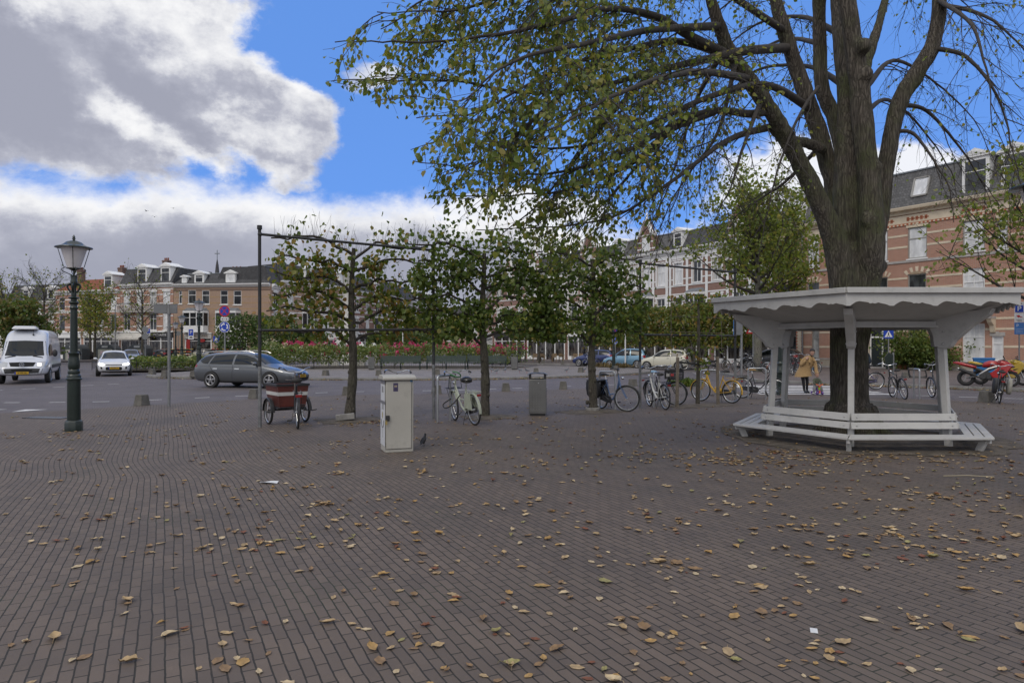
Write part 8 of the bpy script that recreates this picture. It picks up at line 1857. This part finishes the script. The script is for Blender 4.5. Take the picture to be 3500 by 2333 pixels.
# corner house on the left with two bays and the butcher
def corner_house():
 h = House('pale brick corner house with two white bay windows above the butcher', (-45.6, 92.0), (-32.0, 90.4), 9.95, B_PALE, 9); p = h.px
 for a in [(643, 670, 991, 1038), (690, 716, 992, 1039), (753, 779, 992, 1040), (798, 825, 993, 1041)]: h.window(*p(*a), pane=PANE[0] if a[0] > 700 else PANE[1], trans=.36, mull=False)
 h.window(*p(611, 622, 994, 1038), pane=PANE[1], mull=False)
 for u0, u1 in ((632, 712), (742, 822)):
  a, b, c, d = p(u0, u1, 1062, 1132); h.bay(a, b, c, d, .8)
 for z in (4.4, 5.4, 6.6, 7.4, 8.2): h.band([z], mat('brick_yellow', (.36, .24, .13), .85), .13, .012)
 h.band([9.15], B_DARK, .1, .05); h.cornice(M_TRIM, .35, .45, dent=False); h.mansard(M_SLATE, 1.55, 1.2, ridge=1.3)
 h.dormer(h.s_of(681), 1.35, 1.3, .12); h.dormer(h.s_of(788), 1.35, 1.3, .12); h.dormer(h.s_of(630), .7, .9, .12); h.chimney(h.s_of(763), 3.5, 1.6, .9)
 red = mat('shop_red', (.30, .02, .02), .5); wh = mat('fascia_white', (.50, .48, .45), .5)
 h.shop(h.s_of(634), h.s_of(722), 2.75, wh, 'MA SLAGERIJ', mat('sign_gold', (.30, .20, .12), .5), .5); h.shop(h.s_of(745), h.s_of(842), 2.75, wh, None)
 q = MB(); q.bb(h.s_of(640), h.s_of(652), -.2, -.17, .6, 2.6); obj('banner', q, red, h.root)
 q = MB(); q.tube([(h.s_of(693), -.2, 2.45), (h.s_of(693), -.17, 2.45)], .45, 16); q.v = [(x, y, 2.45+(z-2.45)*.5) for x, y, z in q.v]; obj('neon_sign', q, red, h.root)
 h.build_wall()
 return h
CH = corner_house()
terrace('pale brick side wing of the corner house, receding to the far street', (-31.9, 90.6), (-31.55, 92.9), 9.9, 1, B_PALE, M_TRIM, [(4.2, 6.3, 'sash'), (7.0, 8.9, 'sash')], 'slate')
def left_row():
 h = terrace('brown brick house with balcony and tall white dormers above the decoration shop', (-54.6, 95.2), (-45.7, 92.1), 10.2, 4, B_RED, M_TRIM, [(3.9, 6.2, 'sash'), (7.0, 9.1, 'casement')], 'slate', [], [(.02, .52, None, M_TRIM, None, white_aw), (.55, .99, 'DECORATIE', dk, M_SWHITE, None)], (), bands=True, rh=2.2, ww=1.25, chim=(.55,))
 for f in (.42, .86): h.dormer(f*h.W, 1.7, 2.15, .1)
 q = MB(); q.bb(.1, h.W*.72, -.7, -.0, 6.35, 6.5); q.bb(.1, h.W*.72, -.7, -.6, 7.15, 7.25); b = obj('balcony', q, M_GREYP, h.root, smooth=0); q = MB(); x = .2
 while x < h.W*.7: q.bb(x, x+.1, -.69, -.61, 6.5, 7.15); x += .26
 obj('balusters', q, M_GREYP, b, smooth=0)['kind'] = 'stuff'
 q = MB(); q.box((h.W*.28, -1.2, 3.55), (1.6, 1.0, .05)); tb = h
 terrace('brick house with orange tiled roof behind the yellowing tree', (-66.5, 99.5), (-54.7, 95.3), 9.6, 5, B_RED, M_TRIM, [(3.9, 6.2, 'plain'), (6.9, 8.8, 'plain')], 'tile', [], [(.02, .40, None, M_TRIM, None, None), (.45, .98, None, M_STUC, None, None)], (), chim=(.1, .75)).dormer(10.3, 1.6, 1.9, .2)
 terrace('white-banded brick house at the far left behind the van', (-79, 107), (-67, 103.5), 8.6, 5, B_BROWN, M_STUC, [(3.6, 5.8, 'plain'), (6.2, 8.0, 'plain')], 'slate', [], [(.05, .95, None, M_STUC, None, None)], (1, 3), rh=2.6)
 terrace('pale stuccoed house at the left picture edge', (-94, 112), (-79.2, 107.1), 7.8, 6, M_STUC, M_TRIM, [(3.6, 5.4, 'plain'), (5.9, 7.2, 'plain')], 'slate', [], None, (2,), rh=2.2)
 sp = thing('church_spire', 'thin distant church spire with a cross above the corner house', 'spire', (-66.5, 154, 0)); q = MB(); q.lathe([(1.6, 0), (1.6, 13), (1.2, 13.2), (.75, 15.5), (.3, 20.2), (.06, 21.6)], 8); obj('steeple', q, M_SLATE, sp, smooth=0); q = MB(); q.bb(-.07, .07, -.07, .07, 21.5, 23.6); q.bb(-.55, .55, -.06, .06, 22.7, 22.9); obj('cross', q, M_ZINC, sp, smooth=0)
left_row()
# stalls of the grocer
def stall(label, x, y, w, seed):
 rr = random.Random(seed); root = thing('fruit_stall', label, 'stall', (x, y, .12), R(-4), 'fruit stalls of the grocer'); q = MB(); cols = [mat('fruit_orange', (.5, .17, .02), .5), mat('fruit_yellow', (.45, .32, .05), .5), mat('fruit_green', (.10, .18, .03), .5), mat('fruit_red', (.32, .03, .02), .5)]
 for k in range(3): q.bb(-w/2, w/2, -.6+k*.35, -.2+k*.35, .40+k*.33, .46+k*.33)
 for s in (-w/2+.05, 0, w/2-.05): q.bb(s-.04, s+.04, .1, .2, 0, 1.2)
 obj('rack', q, M_BLACKP, root)
 for k in range(3):
  n = int(w/.62)
  for j in range(n):
   xx = -w/2+(j+.5)*w/n; b = MB(); b.bb(xx-.27, xx+.27, -.57+k*.35, -.23+k*.35, .465+k*.33, .60+k*.33); c = obj('crate', b, M_BLACKP, root); f = MB()
   for a in range(7): f.ball((xx-.2+rr.random()*.4, -.5+k*.35+rr.random()*.2, .62+k*.33), .085, 6, 4)
   obj('fruit', f, rr.choice(cols), c)['kind'] = 'stuff'
stall('fruit stall with orange crates left of the butcher window', -42.2, 85.6, 4.4, 1); stall('fruit stall with yellow crates right of the crossing sign', -35.4, 84.6, 4.4, 2)
# café terrace furniture
def cafe():
 wd = mat('cafe_wood', (.24, .17, .10), .7, var=.2); base = G(1925, 1236, .12); t0 = c0 = None
 def tb(p, rz, lab):
  nonlocal t0
  if t0 is None:
   t0 = thing('cafe_table', lab, 'table', p, rz, 'wooden café tables'); q = MB(); q.bb(-.7, .7, -.4, .4, .72, .76); obj('table_top', q, wd, t0)
   for x in (-.6, .6):
    for y in (-.3, .3): q = MB(); q.bb(x-.04, x+.04, y-.04, y+.04, 0, .72); obj('leg', q, wd, t0)
   return
  dup(t0, p, rz, lab)
 def ch(p, rz, lab):
  nonlocal c0
  if c0 is None:
   c0 = thing('cafe_chair', lab, 'chair', p, rz, 'wooden café chairs'); q = MB(); q.bb(-.22, .22, -.22, .22, .43, .47); obj('seat', q, wd, c0); q = MB(); q.bb(-.22, .22, .19, .22, .5, .9); obj('backrest', q, wd, c0)
   for x in (-.19, .19):
    for y in (-.19, .2): q = MB(); q.bb(x-.02, x+.02, y-.02, y+.02, 0, .43 if y < 0 else .9); obj('leg', q, wd, c0)
   return
  dup(c0, p, rz, lab)
 names = ['leftmost', 'second from the left', 'third from the left', 'rightmost']
 for k in range(4):
  p = base+Vector((-2.6+k*2.1, (k % 2)*1.2, 0)); tb(p, R(5*k), 'wooden café table under the lime crowns, %s of four' % names[k])
  ch(p+Vector((-.4, -.75, 0)), R(180), 'wooden café chair in front of the café table that is %s' % names[k]); ch(p+Vector((.4, .75, 0)), R(5), 'wooden café chair behind the café table that is %s' % names[k])
cafe()
# monument with its stone bollards
mo = thing('monument', 'tall white stone monument with flared foot behind the roses', 'monument', (-14.9, 62, .12)); q = MB(); q.lathe([(2.0, 0), (1.9, .6), (1.45, 1.0), (1.15, 1.6), (.95, 2.4), (.85, 3.0), (.95, 3.1), (.95, 3.3)], 8); obj('foot', q, M_STONE if False else mat('monument_stone', (.52, .51, .48), .8, var=.1, dirt=.15), mo, smooth=0)
q = MB(); q.lathe([(.62, 3.3), (.62, 3.6), (.5, 3.8), (.46, 8.0), (.6, 8.2), (.6, 8.5)], 12); obj('column', q, mat('monument_stone'), mo); q = MB(); q.lathe([(.35, 8.5), (.4, 8.9), (.25, 9.2), (.3, 9.6), (.05, 10.2)], 10); obj('finial', q, mat('monument_stone'), mo)
for k, u in enumerate((1112, 1148, 1236, 1277)):
 Y = 57; q = MB(); q.lathe([(.42, 0), (.40, 1.45), (.46, 1.47), (.46, 1.55), (.02, 2.0)], 4); single('stone_bollard', 'stone bollard with pyramid top behind the roses, %s' % ('leftmost of four', 'second from the left', 'third from the left', 'rightmost of four')[k], 'bollard', q, mat('monument_stone'), 'stone bollards round the monument', loc=((u-U0)/FPX*Y, Y, .12), smooth=0)
# ================================================================ background trees, roses, hedges, climbing plants
def bg_tree(label, loc, h, cr, nleaf, lm, seed, trunk_h=2.6, tr=.16, leaf=.2, bare=.5, group='street trees round the square', flatz=1.0, name='street_tree', bark=None, lvl=9):
 g = np.random.default_rng(seed); root = thing(name, label, 'tree', loc, 0, group); th = trunk_h
 t = MB(); pts = [(0.02*math.sin(i+seed), 0.02*math.cos(2*i), -.05+h*.62*i/8) for i in range(9)]; t.tube(pts, [tr*(1.25 if i == 0 else 1-.075*i) for i in range(9)], 9); obj('trunk', t, bark or M_BARK2, root, smooth=80)
 br = TubeSet(5, 1.3); tw = TubeSet(3); lp = []
 for k in range(lvl*2):
  z = th+(h*.62-th)*(k/(lvl*2-1))**.9; a = k*2.4+g.random()*.6; fr = k/(lvl*2-1); up = .35+.9*fr
  d = np.array([math.cos(a), math.sin(a), up]); L_ = cr*(1.15-.35*fr)*(.85+.3*g.random()); pl = wander((0, 0, z), d, L_, 8, g, -.05, .10); br.add(pl, tr*.42*(1-.5*fr), .012); pl = np.array(pl)
  for j in range(7):
   q = pl[2+j % 6]; e = pl[min(3+j % 6, 8)]-pl[2+j % 6]; e = e/np.linalg.norm(e)+g.normal(size=3)*.6+np.array([0, 0, .2]); s = wander(q, e, L_*(.3+.3*g.random()), 5, g, -.03, .14); br.add(s, .02, .007)
   for i in range(4): e2 = g.normal(size=3)*.7+np.array([0, 0, .35]); tw_ = wander(s[1+i], e2, .35+.5*g.random()*cr/3, 3, g, 0, .15); tw.add(tw_, .009, .004); lp += [tw_[1], tw_[2], tw_[3]]
 br.build('limb', M_TWIG, root); tw.build('twigs', M_TWIG, root)['kind'] = 'stuff'
 lp = np.array(lp)
 if nleaf:
  w = np.clip(1.2-(lp[:, 2]-th)/(h-th)*bare*1.6, .02, 1); ii = g.choice(len(lp), nleaf, p=w/w.sum()); q = lp[ii]+g.normal(size=(nleaf, 3))*.22*np.array([1, 1, .8])
  leaves('crown', q, leaf*(.7+.6*g.random(nleaf)), lm, root, droop=.4, seed=seed, wid=.85)
 return root
def gp(u, Y, z=.12): return ((u-U0)/FPX*Y, Y, z)
bg_tree('yellowing half-bare tree at the left picture edge', gp(15, 74, 0), 11.6, 3.5, 700, M_LEAFD, 1, leaf=.21, bare=.7)
bg_tree('almost bare tree behind the white van', gp(150, 76, 0), 13.6, 3.9, 380, M_LEAFD, 2, leaf=.2, bare=.6)
bg_tree('yellow-green tree right of the near lantern, orange roof behind', gp(325, 82, 0), 11.8, 3.3, 2300, M_LEAFD, 3, leaf=.22, bare=.62)
bg_tree('thin-leaved tree partly hidden by the near lantern', gp(308, 92, 0), 9.6, 2.8, 700, M_LEAFD, 9, leaf=.22, bare=.6)
bg_tree('mostly bare tree in front of the balcony house', gp(487, 80, .12), 13.0, 4.0, 380, M_LEAFD, 4, leaf=.2, bare=.75)
bg_tree('leafy green street tree behind the round bench roof', gp(2590, 43, .12), 14.2, 4.7, 5600, leafmat('street_leaf', [(0.17, 0.22, 0.045), (0.22, 0.25, 0.05), (0.14, 0.19, 0.04), (0.26, 0.24, 0.06), (.19, .23, .05)], .45), 5, 4.6, .27, leaf=.22, bare=.2, bark=barkmat('grey_bark', (.19, .18, .155), (.12, .13, .07), .5, .6, 1.5), lvl=11)
bg_tree('second leafy street tree just left of the linden trunk', gp(2668, 50, .12), 12.2, 3.6, 2600, MATS['street_leaf'], 6, 4.4, .24, leaf=.24, bare=.3, bark=MATS['grey_bark'])
bg_tree('yellow-green tree at the right picture edge', gp(3590, 25, .0), 9.6, 3.9, 2600, MATS['street_leaf'], 7, 2.8, .2, leaf=.17, bare=.15)
bg_tree('round green bush-like tree by the left picture edge', gp(60, 66, 0), 6.2, 3.0, 5200, M_HEDGE if False else leafmat('bush_leaf', [(.09, .13, .03), (.14, .15, .04), (.17, .12, .04), (.08, .12, .03), (.11, .15, .035)], .35), 8, .8, .14, leaf=.3, bare=0)
for k, (u, Y) in enumerate(((1420, 100), (1475, 118), (1560, 100))): bg_tree('thin street tree in the far street, %s of three' % ('left', 'middle', 'right')[k], gp(u, Y, .0), 7.0, 2.6, 1500, M_LEAFD, 20+k, leaf=.34, bare=.2, lvl=7)
for k, (u, Y) in enumerate(((1795, 72), (1842, 66), (1890, 74))): bg_tree('slim young street tree by the café, %s of three' % ('left', 'middle', 'right')[k], gp(u, Y, .12), 5.0, 2.3, 1700, M_LEAFD, 30+k, 2.2, .10, leaf=.27, bare=.05, lvl=7)
def block_tree(label, c, d, w, z0, z1, th, n, lm, seed, group, leaf=.2):
 g = np.random.default_rng(seed); root = thing('pleached_tree', label, 'tree', c, 0, group); t = MB(); t.tube([(0, 0, -.05), (.02, 0, z0*.6), (0, .02, z1*.85)], [.13, .11, .05], 9); obj('trunk', t, M_BARK2, root, smooth=80)
 D = np.array([*d, 0.0]); N = np.array([-d[1], d[0], 0.0]); p = []
 arms = TubeSet(5)
 for z in np.linspace(z0+.2, z1-.2, 4):
  for s in (-1, 1): arms.add([np.array([0, 0, z]), D*s*w*.25+np.array([0, 0, z+.1]), D*s*w*.5+np.array([0, 0, z+.12])], .04, .015)
 arms.build('limb', M_TWIG, root); a = g.uniform(-.54, .54, n); b = g.normal(size=n)*.16*th; z = g.uniform(z0-.1, z1, n)+g.normal(size=n)*.12
 k = .5+.5*np.array([mnoise.noise((x*3.1+seed, y*2, zz*1.9)) for x, y, zz in zip(a*w, b, z)]); keep = g.random(n) < (.35+.9*k)
 q = (a*w)[:, None]*D+(b*2.2)[:, None]*N; q[:, 2] = z; q = q[keep]; leaves('crown', q, leaf*(.7+.6*g.random(len(q))), lm, root, droop=.6, seed=seed, wid=.9)
HL = leafmat('shop_lime_leaf', [(.14, .18, .04), (.18, .20, .045), (.11, .15, .035), (.22, .20, .05), (.15, .19, .045), (.27, .20, .06)], .4)
rw = Vector((.47, -.88, 0))
labs = ['leftmost', 'second from the left', 'third from the left', 'fourth from the left', 'rightmost']
for k, (u, Y) in enumerate(((2075, 66), (2162, 61.5), (2262, 57.5), (2372, 54), (2478, 51))): block_tree('clipped pleached lime in the hedge-like row before the shops, %s of five' % labs[k], gp(u, Y), (.72, -.69), 4.6, 1.8, 4.9, 1.0, 4200, HL, 40+k, 'clipped limes before the shops', .2)
for k, (u, Y) in enumerate(((830, 62), (935, 66), (1040, 68), (1330, 72), (1440, 76))): block_tree('dark round-topped tree behind the rose bed, %s of five' % labs[k], gp(u, Y), (.99, .1), 4.2, 1.5, 4.5 if k < 2 else 3.1, 1.5, 2300, M_HEDGE, 50+k, 'dark trees behind the rose bed', .22)
# rose bed with low rail
def rosebed():
 g = np.random.default_rng(8); out = [(-28, 46.5), (-26, 44), (-19, 46.5), (-12, 49.0), (-5, 49.6), (.2, 50.2), (1.6, 52.5), (-2, 56.5), (-12, 57.5), (-20, 55), (-27, 50.5)]
 so = MB(); so.add([(x, y, .13) for x, y in out], [tuple(range(len(out)))]); tag(obj('soil', so, M_SOIL, smooth=0), kind='stuff')
 root = thing('rose_hedge', 'wide bed of bushy roses with pink and white blossoms', 'hedge', (-10, 52, .12)); P_ = []
 while len(P_) < 16500:
  x, y = g.uniform(-28, 1.6), g.uniform(44, 57.5)
  if not inpoly(x, y, out): continue
  if y > 51.5 and g.random() < .55: continue
  hh = (1.75 if x > -18 else .75)*(.82+.34*mnoise.noise((x*.9, y*.9, 3))+.16*mnoise.noise((x*2.7, y*2.7, 8)))+.12
  P_.append((x+10, y-52, hh*(1-.75*g.random()**2.2)))
 P_ = np.array(P_); leaves('foliage', P_, .11+.10*g.random(len(P_)), M_ROSELEAF, root, droop=.1, seed=2, wid=.85)
 pink = leafmat('rose_pink', [(.52, .035, .16), (.62, .06, .22), (.42, .02, .11), (.60, .13, .28)], .3); white = leafmat('rose_white', [(.6, .57, .42), (.55, .53, .45)], .3)
 for nm, m, cnt, xr, bw in (('pink_blossom', pink, 110, (-17, 1.2), .15), ('white_blossom', white, 60, (-27.5, -15), .10)):
  F_ = []
  while len(F_) < cnt:
   x, y = g.uniform(*xr), 49+g.random()*6-(2.0 if nm[0] == 'w' else 0)
   if not inpoly(x, y, out): continue
   hh = (1.75 if x > -18 else .75)*(.82+.34*mnoise.noise((x*.9, y*.9, 3))+.16*mnoise.noise((x*2.7, y*2.7, 8)))+.12
   F_.append((x+10, y-52, hh+.12-g.random()**2*.55))
  q = np.array([np.array(f)+g.normal(size=3)*.10 for f in F_ for _ in range(26)]); o = leaves(nm, q, bw*(.6+.5*g.random(len(q))), m, root, droop=-.2, seed=4, wid=1.0); o['kind'] = 'stuff'
 f = thing('bed_fence', 'low black rail fence round the front of the rose bed', 'fence', (0, 0, .12)); rail = [(-28.3, 46.0), (-26, 43.6), (-19, 46.1), (-12, 48.6), (-5, 49.2), (.4, 49.8), (2.0, 52.3)]; r_ = MB(); bal = MB(); po = MB()
 for a, b in zip(rail, rail[1:]):
  a, b = Vector((*a, 0)), Vector((*b, 0)); L_ = (b-a).length
  for z in (.12, .55): r_.tube([a+ZU*z, b+ZU*z], .014, 5)
  for k in range(int(L_/.16)): c = a.lerp(b, k*.16/L_); bal.tube([c+ZU*.1, c+ZU*.62], .007, 4)
  for k in range(max(1, int(L_/1.8))): c = a.lerp(b, k*1.8/L_); po.tube([c, c+ZU*.72], .022, 6)
 obj('rail', r_, M_BLACKP, f); obj('balusters', bal, M_BLACKP, f)['kind'] = 'stuff'; obj('posts', po, M_BLACKP, f)['kind'] = 'stuff'
rosebed()
def shrub(label, loc, rx, rz_, n, lm, seed, leaf=.12, name='shrub', cat='shrub', pot=False, h0=.1):
 g = np.random.default_rng(seed); root = thing(name, label, cat, loc, 0, 'plants along the brick front'); st = TubeSet(4); p = []
 for k in range(14):
  a = g.random()*6.28; pl = wander((g.normal()*.1, g.normal()*.1, h0), (math.cos(a)*.5, math.sin(a)*.4, 1.1), rz_*(.6+.5*g.random()), 6, g, .02, .15); pl = [q*np.array([1+.25*rx, 1, 1]) for q in pl]; st.add(pl, .016, .006); p += pl[2:]
 st.build('stems', M_TWIG, root)['kind'] = 'stuff'; p = np.array(p); ii = g.integers(len(p), size=n); q = p[ii]+g.normal(size=(n, 3))*np.array([rx*.30, .26, rz_*.12]); q[:, 2] = np.abs(q[:, 2])+.04
 leaves('foliage', q, leaf*(.6+.8*g.random(n)), lm, root, droop=.4, seed=seed, wid=.8)
 if pot: b = MB(); b.lathe([(.13, -.02), (.19, .30), (.21, .31), (.21, .36), (.17, .36), (.16, .30)], 14); obj('pot', b, mat('terracotta', (.32, .13, .07), .8, var=.15), root)
 return root
RG = leafmat('shrub_leaf', [(.12, .18, .04), (.15, .20, .05), (.09, .14, .035), (.18, .19, .05), (.13, .18, .045)], .4)
shrub('big climbing shrub covering the ground-floor windows right of the arched door', (27.5, 46.4, .12), 1.7, 2.9, 3000, RG, 1, .17); shrub('lower part of the climbing shrub beside the right bench posts', (28.4, 45.2, .12), 1.3, 2.0, 1300, RG, 2, .16)
for k, (u, lab) in enumerate(((3045, 'potted plant nearest the arched door'), (3075, 'bushy potted plant right of the arched door'), (3092, 'potted plant left of the climbing shrub'))): shrub(lab, gp(u, 47.5), .5, .9, 420, RG, 60+k, .12, 'potted_plant', 'plant', True, .3)
shrub('round dark shrub in a planter before the shop door', gp(2342, 60), .8, 1.0, 900, M_HEDGE, 66, .14, 'planter', 'plant', True, .3)
for k, (u, v, lab) in enumerate(((2115, 1262, 'dry weeds at the foot of the white pole'), (2065, 1260, 'dry weeds at the foot of the roundabout sign'), (2340, 1320, 'grass tuft by the stone block behind the crate bicycle'), (1715, 1236, 'grass tuft left of the far grey bin'))):
 p = G(u, v); g = np.random.default_rng(70+k); q = g.normal(size=(160, 3))*np.array([.5 if k < 2 else .3, .2, .0]); q[:, 2] = .02; r_ = thing('weeds', lab, 'plant', (p.x, p.y, .12 if k != 2 else 0), 0, 'weeds in the paving'); leaves('blades', q, .3*(.5+g.random(160)), RG if k > 1 else mat('dry_grass', (.16, .12, .05), .9), r_, droop=-1.2, seed=k, wid=.12)
# ================================================================ fallen leaves and litter on the brick
def fallen():
 g = np.random.default_rng(33)
 cols = [('brown', (.23, .145, .075)), ('tan', (.37, .265, .145)), ('ochre', (.36, .225, .085)), ('yellow-green', (.27, .24, .10)), ('russet', (.17, .065, .035)), ('pale tan', (.47, .37, .23))]
 ms = []
 for n, c in cols:
  m = mat('fallen_'+n.replace(' ', '_').replace('-', '_'), c, .75, var=.3, scale=18, bump=.3, bscale=50); ms.append(m)
 protos = []
 def blade(seed, L_, W_):
  r = np.random.default_rng(seed); secs = []; n = 7; mb = MB(); curl = r.uniform(.1, .9); tw = r.uniform(-.5, .5); fold = r.uniform(.1, .7); V = []
  for i in range(n+1):
   t = i/n; w = W_*(math.sin(math.pi*min(1, t*1.02)**.8)**.8)*.5+.0015; x = (t-.5)*L_; zc = L_*.20*curl*(2*t-1)**2*(1 if r.random() > .1 else .6)
   row = []
   for j, s in enumerate((-1, -.5, 0, .5, 1)):
    zz = zc+abs(s)*w*fold+r.normal()*.0025+tw*s*w*(t-.3); row.append((x+r.normal()*.002, s*w*(1+.12*math.sin(13*t+s)), .004+max(0, zz)))
   V.append(row)
  mb.loft(V, closed=False, caps=False); x = L_*.5; mb.tube([(-x, 0, V[0][2][2]), (-x-.02, .004, V[0][2][2]+.004), (-x-.035, .01, .006)], .0015, 3); return mb
 names = [n for n, _ in cols]
 for k in range(14):
  mb = blade(k, .12, .07); me = bpy.data.meshes.new('fallen_leaf'); me.from_pydata(mb.v, [], mb.f); me.polygons.foreach_set('use_smooth', [True]*len(me.polygons)); protos.append(me)
 lib = {}
 for k, me in enumerate(protos):
  for j, m in enumerate(ms): c = me.copy(); c.materials.append(m); lib[k, j] = c
 plz = [(x, y) for x, y in PLAZA]; pts = []
 clusters = [(G(2480, 1560), 1.15, .45, 150), (G(2600, 1580), .8, .3, 70), (G(3420, 1880), .75, .35, 90), (G(2880, 1930), .5, .25, 22), (G(1010, 1800), .45, .3, 26), (G(960, 1860), .25, .2, 12), (G(1260, 1445), .7, .35, 130), (G(40, 1490), 1.5, .35, 90), (G(3250, 1700), .9, .4, 40), (G(2750, 2270), .35, .2, 12), (G(3000, 1560), 1.6, .5, 120), (G(1080, 1720), .5, .3, 18), (G(2700, 1480), 1.2, .8, 120), (G(1700, 1430), .6, .25, 50), (G(2180, 1385), 1.2, .4, 50)]
 for c, sx, sy, n in clusters:
  for _ in range(n): pts.append((c.x+g.normal()*sx, c.y+g.normal()*sy))
 while len(pts) < 3700:                                               # even scatter, thicker on the right
  v = 1187+60+1100*g.random()**1.9; u = g.uniform(-150, 3650); p = G(u, v)
  if p.y < 2.9 or p.y > 27: continue
  dens = .28+.72*np.clip((p.x/p.y+.75)/1.3, 0, 1)
  if p.y < 5: dens *= .8
  if g.random() > dens*np.clip((p.y/10.5)**1.7, .05, 1): continue
  pts.append((p.x, p.y))
  if g.random() < .3: pts += [(p.x+g.normal()*.12, p.y+g.normal()*.12) for _ in range(int(g.integers(1, 4)))]
 box = (-1.835, 10.89)
 pts = [p for p in pts if inpoly(*p, plz) and p[1] > 2.6 and math.hypot(p[0]-6.2, p[1]-12.5) > .8 and math.hypot(p[0]-box[0], p[1]-box[1]) > .42]
 big = sorted(pts, key=lambda p: p[1])[:]
 vis = [p for p in big if abs(p[0]/p[1]) < .755 and (V0+FPX*EYE/p[1]) < 2345]
 fg, used = vis[:296], set(vis[:296])
 ad = ['curled', 'flat', 'crumpled', 'folded', 'half-rolled', 'broad', 'narrow']
 for i, (x, y) in enumerate(fg):
  j = int(g.choice(6, p=[.27, .30, .17, .045, .045, .17])); k = int(g.integers(14)); s = float(g.choice([g.uniform(.28, .5), g.uniform(.45, .72), g.uniform(.75, 1.0)], p=[.42, .42, .16])); sy = float(g.uniform(.7, 1.15))
  o = bpy.data.objects.new('fallen_leaf', lib[k, j]); COL.objects.link(o); o.location = (x, y, .0065); o.rotation_euler = (0, 0, g.uniform(0, 6.28)); o.scale = (s, s*sy, s*g.uniform(.3, 1.2))
  side = 'left' if x/y < -.25 else 'right' if x/y > .25 else 'middle'; dist = 'nearest' if y < 4.6 else 'nearer' if y < 6.5 else 'open'
  tag(o, '%s fallen leaf lying on the %s brick paving at the %s' % (names[j], dist, side), 'leaf', 'fallen leaves on the near paving')
 rest = [p for p in pts if p not in used]; vs = []; fs = []; mi = []; off = 0; n = 0
 for k, me in enumerate(protos):
  pass
 tri = []
 for x, y in rest:
  mb_ = protos[int(g.integers(14))]; a = g.uniform(0, 6.28); s = g.uniform(.3, .8); co = np.array([v.co[:] for v in mb_.vertices])*np.array([s, s*g.uniform(.7, 1.1), s*g.uniform(.6, 1.5)]); ca, sa = math.cos(a), math.sin(a)
  c = np.stack([co[:, 0]*ca-co[:, 1]*sa+x, co[:, 0]*sa+co[:, 1]*ca+y, co[:, 2]+.0065+(0.05*max(0, 1-math.hypot(x-6.31, y-12.5)/2.3))], 1); vs.append(c); q = np.array([p.vertices[:] for p in mb_.polygons if len(p.vertices) == 4]); fs.append(q.ravel()+off); mi += [int(g.choice(6, p=[.28, .28, .18, .04, .05, .17]))]*len(q); off += len(co)
 o = npmesh('fallen_leaves', np.concatenate(vs), np.concatenate(fs), 4, ms, None, mi); o.data.polygons.foreach_set('use_smooth', [True]*len(o.data.polygons)); o['kind'] = 'stuff'
 # drifts along the kerbs
 P_ = []
 for line, n in (([(-18.6, 36.2), (-12, 34.4), (-5, 34.0), (0, 35.1), (4, 37.6), (7.4, 41.3)], 700), ([(12.9, 30.2), (15.4, 28.8), (19.3, 25.0), (26, 20.5)], 700)):
  for _ in range(n):
   i = int(g.integers(len(line)-1)); t = g.random(); a, b = np.array(line[i]), np.array(line[i+1]); p = a+(b-a)*t; nrm = np.array([b[1]-a[1], -(b[0]-a[0])]); nrm /= np.linalg.norm(nrm); nrm = nrm if nrm[1] < 0 else -nrm; p = p+nrm*abs(g.normal())*.22+nrm*.05
   P_.append((p[0], p[1], .015+abs(g.normal())*.02))
 lm = leafmat('drift_leaf', [c for _, c in cols], .1); o = leaves('leaf_drift', P_, .10, lm, None, droop=0, seed=5, wid=.7, flat=.85); o['kind'] = 'stuff'
 # twigs, paper, a card
 q = MB(); q.bb(-.035, .035, -.02, .02, .006, .0075); single('paper_card', 'small white card lying on the brick at the lower right', 'litter', q, M_SWHITE, loc=(*G(2782, 2157).xy, .0), rz=R(70), smooth=0)
 q = MB(); q.loft([[(x, y*(.05-.02*abs(x)*8), .008+.02*abs(math.sin(9*x+y))) for y in (-1, -.3, .4, 1)] for x in (-.11, -.06, 0, .05, .1)], closed=False, caps=False); single('plastic_scrap', 'crumpled white plastic scrap on the brick left of the utility box', 'litter', q, M_SWHITE, loc=(*G(922, 1652).xy, .0), recalc=False)
 q = MB(); q.tube([(-.3, 0, .012), (0, .02, .02), (.3, -.01, .012)], .005, 5); single('dry_stalk', 'pale dry stalk lying in front of the round bench', 'litter', q, mat('straw', (.42, .36, .24), .8), loc=(*G(3310, 1630).xy, 0), rz=-.1)
fallen()
